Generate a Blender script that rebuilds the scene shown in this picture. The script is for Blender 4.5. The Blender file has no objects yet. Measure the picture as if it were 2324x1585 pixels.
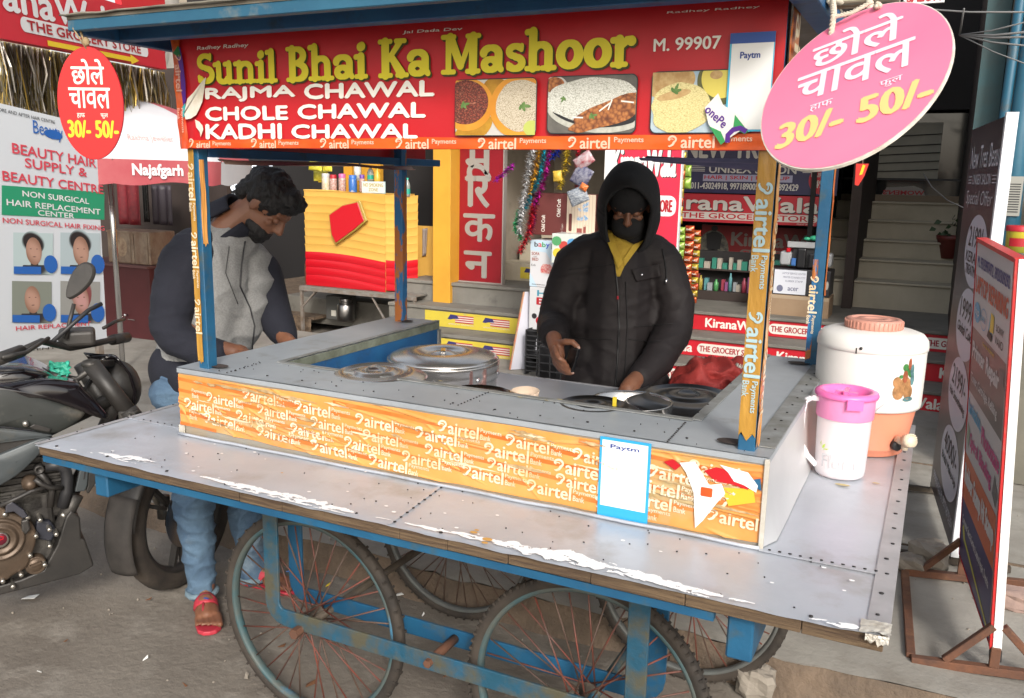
import bpy, bmesh, math, random
from mathutils import Vector, Matrix, noise
random.seed(7)
SC = bpy.context.scene
COL = SC.collection
V = Vector
PI = math.pi
# ------------------------------------------------------------------ camera
CAM = V((2.23, -1.517, 1.625))
CR = V((0.89697, 0.44164, 0.02004)).normalized()
FW = V((-0.42996, 0.88200, -0.19287)).normalized()
CR = (CR - FW * CR.dot(FW)).normalized()
CU = CR.cross(FW)
FL = 1964.8
cd = bpy.data.cameras.new('camera')
cam = bpy.data.objects.new('camera', cd)
COL.objects.link(cam)
cam.matrix_world = Matrix(((CR.x, CU.x, -FW.x, CAM.x), (CR.y, CU.y, -FW.y, CAM.y), (CR.z, CU.z, -FW.z, CAM.z), (0, 0, 0, 1)))
cd.sensor_width = 36.0
cd.lens = FL / 2324.0 * 36.0
cd.clip_start = 0.02
cd.clip_end = 500.0
SC.camera = cam
# ------------------------------------------------------------------ light
SUN = V((0.50, -0.70, 0.50)).normalized()
world = bpy.data.worlds.new('World')
SC.world = world
world.use_nodes = True
wn = world.node_tree
wn.nodes.clear()
sky = wn.nodes.new('ShaderNodeTexSky')
sky.sky_type = 'NISHITA'
sky.sun_disc = False
sky.sun_elevation = math.asin(SUN.z)
sky.sun_rotation = math.atan2(SUN.x, SUN.y)
sky.air_density = 1.3
sky.dust_density = 4.0
sky.ozone_density = 1.0
bg = wn.nodes.new('ShaderNodeBackground')
bg.inputs['Strength'].default_value = 0.15
wo = wn.nodes.new('ShaderNodeOutputWorld')
hs = wn.nodes.new('ShaderNodeHueSaturation')
hs.inputs['Saturation'].default_value = 0.45
wn.links.new(sky.outputs[0], hs.inputs['Color'])
wn.links.new(hs.outputs[0], bg.inputs[0])
wn.links.new(bg.outputs[0], wo.inputs[0])
sd = bpy.data.lights.new('sun', 'SUN')
sd.energy = 1.5
sd.angle = math.radians(10.0)
sd.color = (1.0, 0.96, 0.91)
sun = bpy.data.objects.new('sun', sd)
COL.objects.link(sun)
sun.rotation_euler = (-SUN).to_track_quat('-Z', 'Y').to_euler()
SC.view_settings.view_transform = 'Standard'
SC.view_settings.look = 'None'
SC.view_settings.gamma = 1.0
SC.view_settings.use_curve_mapping = False
SC.view_settings.exposure = 0.63

# ------------------------------------------------------------------ where a sight line meets a plane (used to survey the photograph)
def ray(px, py): return FW + CR * ((px - 1162.0) / FL) + CU * ((792.5 - py) / FL)
def aty(px, py, y): d = ray(px, py); return CAM + d * ((y - CAM.y) / d.y)
def atz(px, py, z=0.0): d = ray(px, py); return CAM + d * ((z - CAM.z) / d.z)
def atx(px, py, x): d = ray(px, py); return CAM + d * ((x - CAM.x) / d.x)
def atd(px, py, dep): return CAM + ray(px, py) * dep

# ------------------------------------------------------------------ materials
MATS = {}
def mat(name, col, rough=0.6, metal=0.0, col2=None, ns=6.0, nd=4.0, lo=0.35, hi=0.65, bump=0.0, bs=60.0, stretch=None,
        trans=0.0, alpha=1.0, emis=None, es=0.0, spec=0.5, coat=0.0, dirt=None, dns=3.0, dlo=0.55, dhi=0.75, bstretch=None, sss=0.0, bd=0.003):
    if name in MATS: return MATS[name]
    m = bpy.data.materials.new(name)
    m.use_nodes = True
    nt = m.node_tree
    b = nt.nodes['Principled BSDF']
    c4 = lambda c: (c[0], c[1], c[2], 1.0)
    b.inputs['Base Color'].default_value = c4(col)
    b.inputs['Roughness'].default_value = rough
    b.inputs['Metallic'].default_value = metal
    b.inputs['Specular IOR Level'].default_value = spec
    b.inputs['Transmission Weight'].default_value = trans
    b.inputs['Alpha'].default_value = alpha
    b.inputs['Coat Weight'].default_value = coat
    if sss: b.inputs['Subsurface Weight'].default_value = sss
    if emis:
        b.inputs['Emission Color'].default_value = c4(emis)
        b.inputs['Emission Strength'].default_value = es
    tc = nt.nodes.new('ShaderNodeTexCoord')
    def mapped(st):
        if not st: return tc.outputs['Object']
        mp = nt.nodes.new('ShaderNodeMapping')
        mp.inputs['Scale'].default_value = st
        nt.links.new(tc.outputs['Object'], mp.inputs[0])
        return mp.outputs[0]
    def nz(scale, det, st, l, h):
        n = nt.nodes.new('ShaderNodeTexNoise')
        n.inputs['Scale'].default_value = scale
        n.inputs['Detail'].default_value = det
        n.inputs['Roughness'].default_value = 0.62
        nt.links.new(mapped(st), n.inputs['Vector'])
        r = nt.nodes.new('ShaderNodeMapRange')
        r.inputs['From Min'].default_value = l
        r.inputs['From Max'].default_value = h
        nt.links.new(n.outputs['Fac'], r.inputs['Value'])
        return r.outputs[0]
    last = None
    if col2:
        mx = nt.nodes.new('ShaderNodeMix'); mx.data_type = 'RGBA'
        mx.inputs[6].default_value = c4(col); mx.inputs[7].default_value = c4(col2)
        nt.links.new(nz(ns, nd, stretch, lo, hi), mx.inputs[0])
        last = mx.outputs[2]
    if dirt:
        mx = nt.nodes.new('ShaderNodeMix'); mx.data_type = 'RGBA'
        if last: nt.links.new(last, mx.inputs[6])
        else: mx.inputs[6].default_value = c4(col)
        mx.inputs[7].default_value = c4(dirt)
        nt.links.new(nz(dns, 8.0, stretch, dlo, dhi), mx.inputs[0])
        last = mx.outputs[2]
    if last: nt.links.new(last, b.inputs['Base Color'])
    if bump:
        bp = nt.nodes.new('ShaderNodeBump')
        bp.inputs['Strength'].default_value = bump
        bp.inputs['Distance'].default_value = bd
        nt.links.new(nz(bs, 5.0, bstretch or stretch, 0.2, 0.8), bp.inputs['Height'])
        nt.links.new(bp.outputs[0], b.inputs['Normal'])
    MATS[name] = m
    return m

def vmat(name, ramp, scale=30.0, rough=0.5, bump=0.3, dist=0.15, st=None, feature='F1'):
    """printed or natural cell pattern (beans, rice, sequins)"""
    if name in MATS: return MATS[name]
    m = bpy.data.materials.new(name); m.use_nodes = True
    nt = m.node_tree; b = nt.nodes['Principled BSDF']
    b.inputs['Roughness'].default_value = rough
    tc = nt.nodes.new('ShaderNodeTexCoord')
    mp = nt.nodes.new('ShaderNodeMapping'); mp.inputs['Scale'].default_value = st or (1, 1, 1)
    n = nt.nodes.new('ShaderNodeTexNoise'); n.inputs['Scale'].default_value = scale * 0.5
    ad = nt.nodes.new('ShaderNodeVectorMath'); ad.operation = 'MULTIPLY_ADD'
    nt.links.new(tc.outputs['Object'], mp.inputs[0])
    nt.links.new(mp.outputs[0], n.inputs['Vector'])
    nt.links.new(n.outputs['Color'], ad.inputs[0]); ad.inputs[1].default_value = (dist / scale * 8,) * 3
    nt.links.new(mp.outputs[0], ad.inputs[2])
    v = nt.nodes.new('ShaderNodeTexVoronoi'); v.inputs['Scale'].default_value = scale; v.feature = feature
    nt.links.new(ad.outputs[0], v.inputs['Vector'])
    r = nt.nodes.new('ShaderNodeValToRGB')
    while len(r.color_ramp.elements) < len(ramp): r.color_ramp.elements.new(0.5)
    for e, (p, c) in zip(r.color_ramp.elements, ramp): e.position = p; e.color = (c[0], c[1], c[2], 1)
    nt.links.new(v.outputs['Distance'], r.inputs[0])
    nt.links.new(r.outputs[0], b.inputs['Base Color'])
    MATS[name] = m
    return m

def soft(name, inner, outer, a=.45, b_=1.0):
    """printed shape whose colour melts into its surroundings, like an out-of-focus photograph"""
    m = bpy.data.materials.new(name); m.use_nodes = True; nt = m.node_tree; b = nt.nodes['Principled BSDF']; b.inputs['Roughness'].default_value = .6
    tc = nt.nodes.new('ShaderNodeTexCoord'); s1 = nt.nodes.new('ShaderNodeVectorMath'); s1.operation = 'SUBTRACT'; s1.inputs[1].default_value = (.5, .5, .5)
    s2 = nt.nodes.new('ShaderNodeVectorMath'); s2.operation = 'MULTIPLY'; s2.inputs[1].default_value = (2, 0, 2); s3 = nt.nodes.new('ShaderNodeVectorMath'); s3.operation = 'LENGTH'
    r = nt.nodes.new('ShaderNodeMapRange'); r.inputs['From Min'].default_value = a; r.inputs['From Max'].default_value = b_; r.interpolation_type = 'SMOOTHSTEP'
    mx = nt.nodes.new('ShaderNodeMix'); mx.data_type = 'RGBA'; mx.inputs[6].default_value = (*inner, 1); mx.inputs[7].default_value = (*outer, 1)
    for x, y in ((tc.outputs['Generated'], s1.inputs[0]), (s1.outputs[0], s2.inputs[0]), (s2.outputs[0], s3.inputs[0]), (s3.outputs['Value'], r.inputs['Value']), (r.outputs[0], mx.inputs[0]), (mx.outputs[2], b.inputs['Base Color'])): nt.links.new(x, y)
    return m

# ------------------------------------------------------------------ mesh builder
class MB:
    def __init__(s): s.v = []; s.f = []; s.sm = []; s.marks = []; s.adds = []
    def mark(s): s.marks.append((len(s.v), len(s.f)))
    def parts(s, marks):
        marks = [(0, 0)] + [m for m in marks if m[0] > 0] + [(len(s.v), len(s.f))]; out = []
        for (v0, f0), (v1, f1) in zip(marks, marks[1:]):
            if v1 > v0:
                q = MB(); q.v = s.v[v0:v1]; q.f = [tuple(i-v0 for i in f) for f in s.f[f0:f1]]; q.sm = s.sm[f0:f1]; out.append(q)
        return out
    def add(s, vs, fs, smooth=False):
        s.adds.append((len(s.v), len(s.f)))
        n = len(s.v); s.v += [V(p) for p in vs]
        for f in fs: s.f.append(tuple(i + n for i in f)); s.sm.append(smooth)
        return s
    def box(s, a, b, M=None):
        x0, y0, z0 = a; x1, y1, z1 = b
        vs = [V(p) for p in ((x0,y0,z0),(x1,y0,z0),(x1,y1,z0),(x0,y1,z0),(x0,y0,z1),(x1,y0,z1),(x1,y1,z1),(x0,y1,z1))]
        if M: vs = [M @ p for p in vs]
        return s.add(vs, [(0,3,2,1),(4,5,6,7),(0,1,5,4),(1,2,6,5),(2,3,7,6),(3,0,4,7)])
    def bar(s, p, q, w, h, up=(0, 0, 1)):
        p = V(p); q = V(q); d = (q - p).normalized(); u = V(up)
        if abs(d.dot(u)) > 0.99: u = V((0, 1, 0))
        sx = d.cross(u).normalized(); uy = sx.cross(d)
        vs = []
        for c in (p, q):
            for a, b in ((-1,-1),(1,-1),(1,1),(-1,1)): vs.append(c + sx * (a * w / 2) + uy * (b * h / 2))
        return s.add(vs, [(3,2,1,0),(4,5,6,7),(0,1,5,4),(1,2,6,5),(2,3,7,6),(3,0,4,7)])
    def tube(s, pts, r, n=10, caps=True, closed=False, smooth=True):
        pts = [V(p) for p in pts]; m = len(pts)
        rs = r if isinstance(r, (list, tuple)) else [r] * m
        vs = []; prev = None
        for i, p in enumerate(pts):
            a = pts[i - 1] if (i > 0 or closed) else p
            b = pts[(i + 1) % m] if (i < m - 1 or closed) else p
            t = (b - a).normalized() if (b - a).length > 1e-9 else V((0, 0, 1))
            if prev is None:
                ref = V((0, 0, 1)) if abs(t.z) < 0.9 else V((1, 0, 0))
                x = t.cross(ref).normalized()
            else:
                x = (prev - t * prev.dot(t)).normalized()
            prev = x; y = t.cross(x)
            for k in range(n):
                a_ = 2 * PI * k / n
                vs.append(p + (x * math.cos(a_) + y * math.sin(a_)) * rs[i])
        fs = []
        for i in range(m if closed else m - 1):
            j = (i + 1) % m
            for k in range(n):
                l = (k + 1) % n
                fs.append((i*n+k, i*n+l, j*n+l, j*n+k))
        if caps and not closed:
            fs.append(tuple(range(n - 1, -1, -1))); fs.append(tuple((m-1)*n + k for k in range(n)))
        return s.add(vs, fs, smooth)
    def lathe(s, prof, n=32, M=None, smooth=True, a0=0.0, a1=2 * PI):
        full = abs(a1 - a0 - 2 * PI) < 1e-6; vs = []; cols = n if full else n + 1
        for r, z in prof:
            for k in range(cols):
                a = a0 + (a1 - a0) * k / n
                p = V((r * math.cos(a), r * math.sin(a), z)); vs.append(M @ p if M else p)
        fs = []
        for i in range(len(prof) - 1):
            for k in range(n):
                l = (k + 1) % cols
                fs.append((i*cols+k, i*cols+l, (i+1)*cols+l, (i+1)*cols+k))
        return s.add(vs, fs, smooth)
    def prism(s, poly, z0, z1, M=None):
        n = len(poly)
        vs = [V((x, y, z0)) for x, y in poly] + [V((x, y, z1)) for x, y in poly]
        if M: vs = [M @ p for p in vs]
        fs = [tuple(range(n - 1, -1, -1)), tuple(range(n, 2 * n))]
        for i in range(n): j = (i + 1) % n; fs.append((i, j, n + j, n + i))
        return s.add(vs, fs)
    def poly(s, pts): return s.add(pts, [tuple(range(len(pts)))])
    def ball(s, c, r, n=14, m=8, M=None, smooth=True):
        if not isinstance(r, (tuple, list)): r = (r, r, r)
        c = V(c); vs = []; fs = []
        for i in range(m + 1):
            th = PI * i / m
            for k in range(n):
                ph = 2 * PI * k / n
                p = V((r[0]*math.sin(th)*math.cos(ph), r[1]*math.sin(th)*math.sin(ph), r[2]*math.cos(th)))
                if M: p = M @ p
                vs.append(c + p)
        for i in range(m):
            for k in range(n): l = (k+1) % n; fs.append((i*n+k, (i+1)*n+k, (i+1)*n+l, i*n+l))
        return s.add(vs, fs, smooth)
    def caps(s, p, q, r0, r1, n=14):
        p = V(p); q = V(q); d = q - p; L = d.length
        if L < 1e-6: return s.ball(p, r0)
        t = d / L
        ref = V((0, 0, 1)) if abs(t.z) < 0.9 else V((1, 0, 0))
        x = t.cross(ref).normalized(); y = t.cross(x); vs = []; rings = []
        for i in range(5): a = -PI/2 + PI/2*i/4; rings.append((p + t*r0*math.sin(a), r0*max(math.cos(a), .02)))
        for i in range(5): a = PI/2*i/4; rings.append((q + t*r1*math.sin(a), r1*max(math.cos(a), .02)))
        for c, r in rings:
            for k in range(n): a = 2*PI*k/n; vs.append(c + (x*math.cos(a)+y*math.sin(a))*r)
        fs = []
        for i in range(len(rings)-1):
            for k in range(n): l = (k+1) % n; fs.append((i*n+k, i*n+l, (i+1)*n+l, (i+1)*n+k))
        fs.append(tuple(range(n-1, -1, -1))); fs.append(tuple((len(rings)-1)*n+k for k in range(n)))
        return s.add(vs, fs, True)
    def grid(s, fn, nu, nv, smooth=True):
        vs = [fn(i / nu, j / nv) for j in range(nv + 1) for i in range(nu + 1)]
        fs = [(j*(nu+1)+i, j*(nu+1)+i+1, (j+1)*(nu+1)+i+1, (j+1)*(nu+1)+i) for j in range(nv) for i in range(nu)]
        return s.add(vs, fs, smooth)
    def mesh(s, name, off=None):
        me = bpy.data.meshes.new(name)
        o = off or V((0, 0, 0))
        me.from_pydata([tuple(p - o) for p in s.v], [], s.f)
        me.polygons.foreach_set('use_smooth', s.sm)
        me.update()
        return me

SPLIT = set('inner_wall counter_edging opening_rim post_hole table_frame side_pod black_tool red_lamp flag_stripe flag_canton sticker_patch food_stain torn_sticker torn_patch sheet_seam clothes_print lever rivet clasp stripe_print nail seam_mark brace_pair box_trim fruit_decal leaf_print feature_print sticker_edge arrow_print edge_trim trim corner_trim frame_trim pill_print strut cable tin_seam cabinet_trim latch tank_trim wiring_hose film_specks device_print laptop_print logo_disc print_band tub_print print_shape edge_strip jacket_seam'.split())
def wloc(o):
    r = V((0, 0, 0))
    while o: r += o.location; o = o.parent
    return r
def link(name, me, m, parent=None):
    o = bpy.data.objects.new(name, me); COL.objects.link(o)
    if m: me.materials.clear(); me.materials.append(m)
    if parent: o.parent = parent
    return o
def obj(name, mb, m, parent=None, bevel=0.0, seg=1, solid=0.0, sub=0, label=None):
    """link a mesh whose vertices are world coordinates; with a parent they become relative to it.
    Words of lettering and the separate pieces of the kinds in SPLIT become objects of their own"""
    ps = mb.parts(mb.marks) if name.startswith('lettering') and len(mb.marks) > 1 else mb.parts(mb.adds) if name in SPLIT and len(mb.adds) > 1 else None
    if ps and len(ps) > 1:
        for p_ in ps: p_.marks = []; p_.adds = []; o = obj(name, p_, m, parent, bevel, seg, solid, sub, label)
        return o
    o = link(name, mb.mesh(name, wloc(parent) if parent else None), m, parent)
    if solid:
        q = o.modifiers.new('solid', 'SOLIDIFY'); q.thickness = solid
    if bevel:
        q = o.modifiers.new('bevel', 'BEVEL'); q.width = bevel; q.segments = seg; q.limit_method = 'ANGLE'
    if sub:
        q = o.modifiers.new('sub', 'SUBSURF'); q.levels = sub; q.render_levels = sub
    if label: o['label'] = label
    return o
def thing(name, label, cat, loc, group=None):
    o = bpy.data.objects.new(name, None); COL.objects.link(o); o.location = loc
    o.empty_display_size = 0.1
    o['label'] = label; o['category'] = cat
    if group: o['group'] = group
    return o
def solo(name, mb, m, label, cat, group=None, **k):
    """a thing that is one mesh: its origin at the foot of its bounds"""
    xs = [p.x for p in mb.v]; ys = [p.y for p in mb.v]; zs = [p.z for p in mb.v]
    c = V(((min(xs)+max(xs))/2, (min(ys)+max(ys))/2, min(zs)))
    o = link(name, mb.mesh(name, c), m); o.location = c
    if k.get('solid'): q = o.modifiers.new('solid', 'SOLIDIFY'); q.thickness = k['solid']
    if k.get('bevel'): q = o.modifiers.new('bevel', 'BEVEL'); q.width = k['bevel']; q.segments = 2; q.limit_method = 'ANGLE'
    o['label'] = label; o['category'] = cat
    if group: o['group'] = group
    return o
def struct(name, mb, m, kind='structure', bevel=0.0, label=None):
    o = obj(name, mb, m, bevel=bevel); o['kind'] = kind
    if label: o['label'] = label
    return o
def stuff(o): o['kind'] = 'stuff'; return o
def copy_tree(o, parent=None):
    c = o.copy(); COL.objects.link(c)
    if parent: c.parent = parent
    for ch in list(o.children): copy_tree(ch, c)
    return c

# frames: local x right, local y up, local z out of the surface
def frame(o, xd, yd):
    x = V(xd).normalized(); y = V(yd); y = (y - x * y.dot(x)).normalized(); z = x.cross(y); o = V(o)
    return Matrix(((x.x, y.x, z.x, o.x), (x.y, y.y, z.y, o.y), (x.z, y.z, z.z, o.z), (0, 0, 0, 1)))
def quadframe(bl, br, tl):
    """frame on a board given three of its corners; returns matrix, width, height"""
    bl, br, tl = V(bl), V(br), V(tl)
    return frame(bl, br - bl, tl - bl), (br - bl).length, (tl - bl).length

# ------------------------------------------------------------------ text as flat meshes
TX = {}
def text_geo(body, bold):
    k = (body, bold)
    if k in TX: return TX[k]
    cu = bpy.data.curves.new('t', 'FONT'); cu.body = body; cu.size = 1.0; cu.offset = bold; cu.resolution_u = 3
    o = bpy.data.objects.new('t', cu); COL.objects.link(o)
    dg = bpy.context.evaluated_depsgraph_get()
    me = bpy.data.meshes.new_from_object(o.evaluated_get(dg))
    vs = [v.co.copy() for v in me.vertices]; fs = [tuple(p.vertices) for p in me.polygons]
    bpy.data.objects.remove(o); bpy.data.curves.remove(cu); bpy.data.meshes.remove(me)
    if not vs: vs = [V((0,0,0)), V((.1,0,0)), V((0,.1,0))]; fs = [(0,1,2)]
    x0 = min(v.x for v in vs); x1 = max(v.x for v in vs); y0 = min(v.y for v in vs); y1 = max(v.y for v in vs)
    TX[k] = ([V(((v.x-x0)/(x1-x0), (v.y-y0)/(y1-y0), 0)) for v in vs], fs, (x1-x0)/(y1-y0))
    return TX[k]
def text(mb, body, x0, y0, x1, y1, M, z=0.002, bold=0.02, rot=0.0, shear=0.0, fn=None):
    """write body into the box x0..x1, y0..y1 of the frame M; fn bends the local point"""
    mb.mark()
    deva = any(c > '\u0900' for c in body)
    bo = 0.0 if deva or bold > 0 else bold; vs, fs, asp = text_geo(body, bo)
    if x1 is None: x1 = x0 + (y1-y0)*asp
    cr, sr = math.cos(rot), math.sin(rot); k = max(0, bold-bo)*(y1-y0)*1.1
    sh = [(0,0)] if k <= (y1-y0)*.008 else [(0,0),(k,0),(-k,0),(0,k*.7),(0,-k*.7)]
    for i, (ox, oy) in enumerate(sh):     # heavier strokes: the word laid over itself a hair's breadth aside
        out = []
        for v in vs:
            a = ox + (x1-x0)*v.x; b = oy + (y1-y0)*v.y
            p = V((x0 + a*cr - b*sr + b*shear, y0 + a*sr + b*cr, z + .00006*i))
            if fn: p = fn(p)
            out.append(M @ p)
        mb.add(out, fs)
    return x1
def rect(mb, x0, y0, x1, y1, M, z=0.001):
    mb.add([M @ V(p) for p in ((x0,y0,z),(x1,y0,z),(x1,y1,z),(x0,y1,z))], [(0,1,2,3)])
def rrect(mb, x0, y0, x1, y1, M, z=0.001, r=None, n=5):
    r = r if r is not None else (y1-y0)/2; pts = []
    for cx, cy, a in ((x1-r,y0+r,-PI/2),(x1-r,y1-r,0),(x0+r,y1-r,PI/2),(x0+r,y0+r,PI)):
        for i in range(n+1): t = a + PI/2*i/n; pts.append(M @ V((cx+r*math.cos(t), cy+r*math.sin(t), z)))
    mb.poly(pts)
def ell(mb, cx, cy, rx, ry, M, z=0.001, n=36, rot=0.0):
    pts = []
    for i in range(n):
        a = 2*PI*i/n; x = rx*math.cos(a); y = ry*math.sin(a)
        pts.append(M @ V((cx + x*math.cos(rot) - y*math.sin(rot), cy + x*math.sin(rot) + y*math.cos(rot), z)))
    mb.poly(pts)
def pgon(mb, pts, M, z=0.001): mb.poly([M @ V((x, y, z)) for x, y in pts])
def stroke(mb, pts, w, M, z=0.002, fn=None):
    """a flat ribbon along local 2-D points; w may be a list"""
    n = len(pts); ws = w if isinstance(w, (list, tuple)) else [w]*n; L = []; R = []
    for i in range(n):
        a = V(pts[max(i-1,0)]); b = V(pts[min(i+1,n-1)]); d = (b-a); d = d.normalized() if d.length else V((1,0))
        nn = V((-d.y, d.x)) * ws[i]/2; p = V(pts[i])
        for lst, q in ((L, p+nn), (R, p-nn)):
            q = V((q.x, q.y, z)); q = fn(q) if fn else q; lst.append(M @ q)
    vs = L + R; mb.add(vs, [(n+i, n+i+1, i+1, i) for i in range(n-1)])
def arc(cx, cy, rx, ry, a0, a1, n=10):
    return [(cx + rx*math.cos(math.radians(a0+(a1-a0)*i/n)), cy + ry*math.sin(math.radians(a0+(a1-a0)*i/n))) for i in range(n+1)]
def swoosh(mb, x, y, s, M, z=0.002, fn=None):
    """the looped mark in front of the tape's word"""
    p = arc(x+.42*s, y+.66*s, .30*s, .24*s, 200, -60, 12)
    q = [(x+.57*s, y+.44*s), (x+.45*s, y+.24*s), (x+.22*s, y+.12*s), (x+.10*s, y+.16*s)]
    stroke(mb, p+q, [s*.08]+[s*.16]*(len(p)-1)+[s*.2, s*.18, s*.14, s*.06], M, z, fn)
    stroke(mb, arc(x+.36*s, y+.60*s, .16*s, .10*s, 210, 20, 7), s*.07, M, z+.0001, fn)

def board(parent, name, M, w, h, t, m, bevel=0.0, label=None):
    """a slab lying behind its frame's z = 0 plane"""
    b = MB(); b.box((0,0,-t),(w,h,0), M)
    return obj(name, b, m, parent, bevel=bevel, label=label)

# organic bodies: overlapping capsules fused by a voxel remesh
def fuse(name, mb, m, parent, voxel=0.012, smooth=4, wr=0.0, wf=9.0, wst=(1,1,1), label=None, seed=0.0, fold=None):
    me = mb.mesh('tmp'); o = bpy.data.objects.new('tmp', me); COL.objects.link(o)
    r = o.modifiers.new('r', 'REMESH'); r.mode = 'VOXEL'; r.voxel_size = voxel; r.use_smooth_shade = True
    q = o.modifiers.new('s', 'SMOOTH'); q.factor = 0.6; q.iterations = smooth
    dg = bpy.context.evaluated_depsgraph_get()
    nm = bpy.data.meshes.new_from_object(o.evaluated_get(dg))
    bpy.data.objects.remove(o)
    nm.name = name
    off = wloc(parent) if parent else V((0,0,0))
    nrm = [v.normal.copy() for v in nm.vertices]
    for v, n_ in zip(nm.vertices, nrm):
        p = v.co.copy()
        if wr:
            q_ = V((p.x*wst[0], p.y*wst[1], p.z*wst[2])) * wf + V((seed, seed*1.7, 0))
            w_ = noise.noise(q_) + 0.5*noise.noise(q_*2.1)
            ridge = 1.0 - abs(noise.noise(q_*0.8 + V((5,5,5))))*2.2
            v.co = v.co + n_ * wr * (0.6*w_ + 0.7*max(ridge, -0.5))
        if fold: v.co = v.co + n_ * fold(p)
        v.co = v.co - off
    nm.polygons.foreach_set('use_smooth', [True]*len(nm.polygons))
    nm.update()
    ob = link(name, nm, m, parent)
    if label: ob['label'] = label
    return ob
def onplane(px, py, base, n):
    d = ray(px, py); return CAM + d*((V(base)-CAM).dot(n)/d.dot(n))
# ------------------------------------------------------------------ shared materials
STEEL_SHEET = mat('galvanised_sheet', (0.50, 0.53, 0.58), 0.37, 0.32, col2=(0.43, 0.455, 0.50), ns=3.2, nd=9, dirt=(0.30, 0.285, 0.265), dns=5, dlo=0.55, dhi=0.80, bump=0.30, bs=4, bd=0.012)
COUNTER_SHEET = mat('dull_counter_sheet', (0.43, 0.465, 0.495), 0.42, 0.35, col2=(0.35, 0.38, 0.41), ns=4, nd=9, dirt=(0.22, 0.21, 0.19), dns=7, dlo=0.6, dhi=0.85, bump=0.15, bs=5, bd=0.008)
SHEET_EDGE = mat('sheet_edge', (0.33, 0.34, 0.34), 0.5, 0.4, col2=(0.2, 0.2, 0.18), ns=14)
RIVET = mat('rivet', (0.03, 0.028, 0.028), 0.5, 0.5)
BLUE = mat('blue_paint', (0.008, 0.070, 0.150), 0.5, col2=(0.012, 0.095, 0.19), ns=7, dirt=(0.055, 0.075, 0.07), dns=11, dlo=0.55, dhi=0.72, bump=0.35, bs=30)
BLUE_DARK = mat('dark_blue_paint', (0.012, 0.075, 0.20), 0.5, col2=(0.015, 0.10, 0.24), ns=8, dirt=(0.03, 0.04, 0.05), dns=10, bump=0.3, bs=30)
BLUE_WORN = mat('worn_teal_paint', (0.009, 0.062, 0.100), 0.6, col2=(0.012, 0.080, 0.145), ns=8, dirt=(0.075, 0.07, 0.045), dns=12, dlo=0.42, dhi=0.62, bump=0.6, bs=45)
ROOF_BLUE = mat('faded_roof_blue', (0.022, 0.110, 0.18), 0.55, col2=(0.016, 0.085, 0.15), ns=5, dirt=(0.22, 0.21, 0.16), dns=7, dlo=0.58, dhi=0.75, bump=0.3, bs=25)
PLY = mat('weathered_plank_edge', (0.15, 0.10, 0.055), 0.8, col2=(0.06, 0.035, 0.02), ns=9, nd=8, stretch=(1, 6, 22), bump=0.6, bs=30, dirt=(0.05, 0.03, 0.02), dns=4)
WOOD_DARK = mat('torn_dark_edge', (0.035, 0.018, 0.014), 0.8, col2=(0.08, 0.05, 0.03), ns=30)
RED_FLEX = mat('red_flex', (0.50, 0.012, 0.018), 0.36, col2=(0.45, 0.010, 0.016), ns=3, bump=0.10, bs=7, bd=0.01)
RED_DULL = mat('red_board', (0.42, 0.012, 0.022), 0.5, col2=(0.36, 0.01, 0.02), ns=4)
RED_PINKISH = mat('sunfaded_red_board', (0.62, 0.02, 0.06), 0.5, col2=(0.55, 0.02, 0.05), ns=4)
WHITE_INK = mat('white_ink', (0.78, 0.75, 0.68), 0.5)
WHITE_DIRTY = mat('dirty_white', (0.55, 0.53, 0.47), 0.6, col2=(0.42, 0.40, 0.35), ns=8)
WHITE_PAINT = mat('white_paint', (0.78, 0.78, 0.78), 0.5, col2=(0.66, 0.66, 0.66), ns=5)
YELLOW_INK = mat('yellow_ink', (0.66, 0.56, 0.02), 0.4)
SHADOW_INK = mat('dark_green_ink', (0.05, 0.045, 0.008), 0.5)
BLACK_INK = mat('black_ink', (0.02, 0.02, 0.022), 0.5)
TAPE = mat('orange_tape', (0.68, 0.335, 0.09), 0.28, col2=(0.60, 0.235, 0.05), ns=4, nd=5, dirt=(.42,.31,.15), dns=6, dlo=.54, dhi=.70, bump=0.15, bs=40, bd=0.002, coat=0.4)
TAPE_BAND = mat('orange_tape_band', (0.56, 0.12, 0.018), 0.28, col2=(0.62, 0.20, 0.04), ns=8, coat=0.3)
TAPE_OLD = mat('ochre_tape', (0.44, 0.235, 0.04), 0.26, col2=(0.37, 0.19, 0.03), ns=12, stretch=(3, 3, 0.5), coat=0.5, bump=0.7, bs=14, bstretch=(3, 3, 0.7), bd=0.004)
TAPE_INK = mat('tape_white_ink', (0.72, 0.62, 0.46), 0.35, col2=(0.62, 0.44, 0.22), ns=9, nd=6, lo=.45, hi=.7)
TAPE_INK_BLUE = mat('tape_pale_blue_ink', (0.36, 0.50, 0.53), 0.35)
ORANGE = mat('orange_hem', (0.72, 0.11, 0.012), 0.35, col2=(0.60, 0.07, 0.012), ns=6, bump=0.4, bs=12)
RUST = mat('rusty_iron', (0.15, 0.062, 0.032), 0.85, col2=(0.085, 0.042, 0.028), ns=14, nd=7, dirt=(0.26, 0.13, 0.06), dns=6, bump=0.5, bs=60)
SPOKE = mat('red_spoke_paint', (0.17, 0.035, 0.02), 0.55, col2=(0.07, 0.05, 0.04), ns=9)
SPOKE_DARK = mat('bare_rusty_spoke', (0.06, 0.035, 0.025), 0.6, col2=(0.12, 0.07, 0.05), ns=9)
TYRE = mat('tyre_rubber', (0.022, 0.018, 0.015), 0.8, col2=(0.050, 0.039, 0.030), ns=9, bump=0.4, bs=80)
RIM_TEAL = mat('dusty_teal_rim', (0.03, 0.085, 0.10), 0.6, col2=(0.085, 0.085, 0.07), ns=7, dirt=(0.05, 0.17, 0.27), dns=5, dlo=0.6, dhi=0.7)
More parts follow.
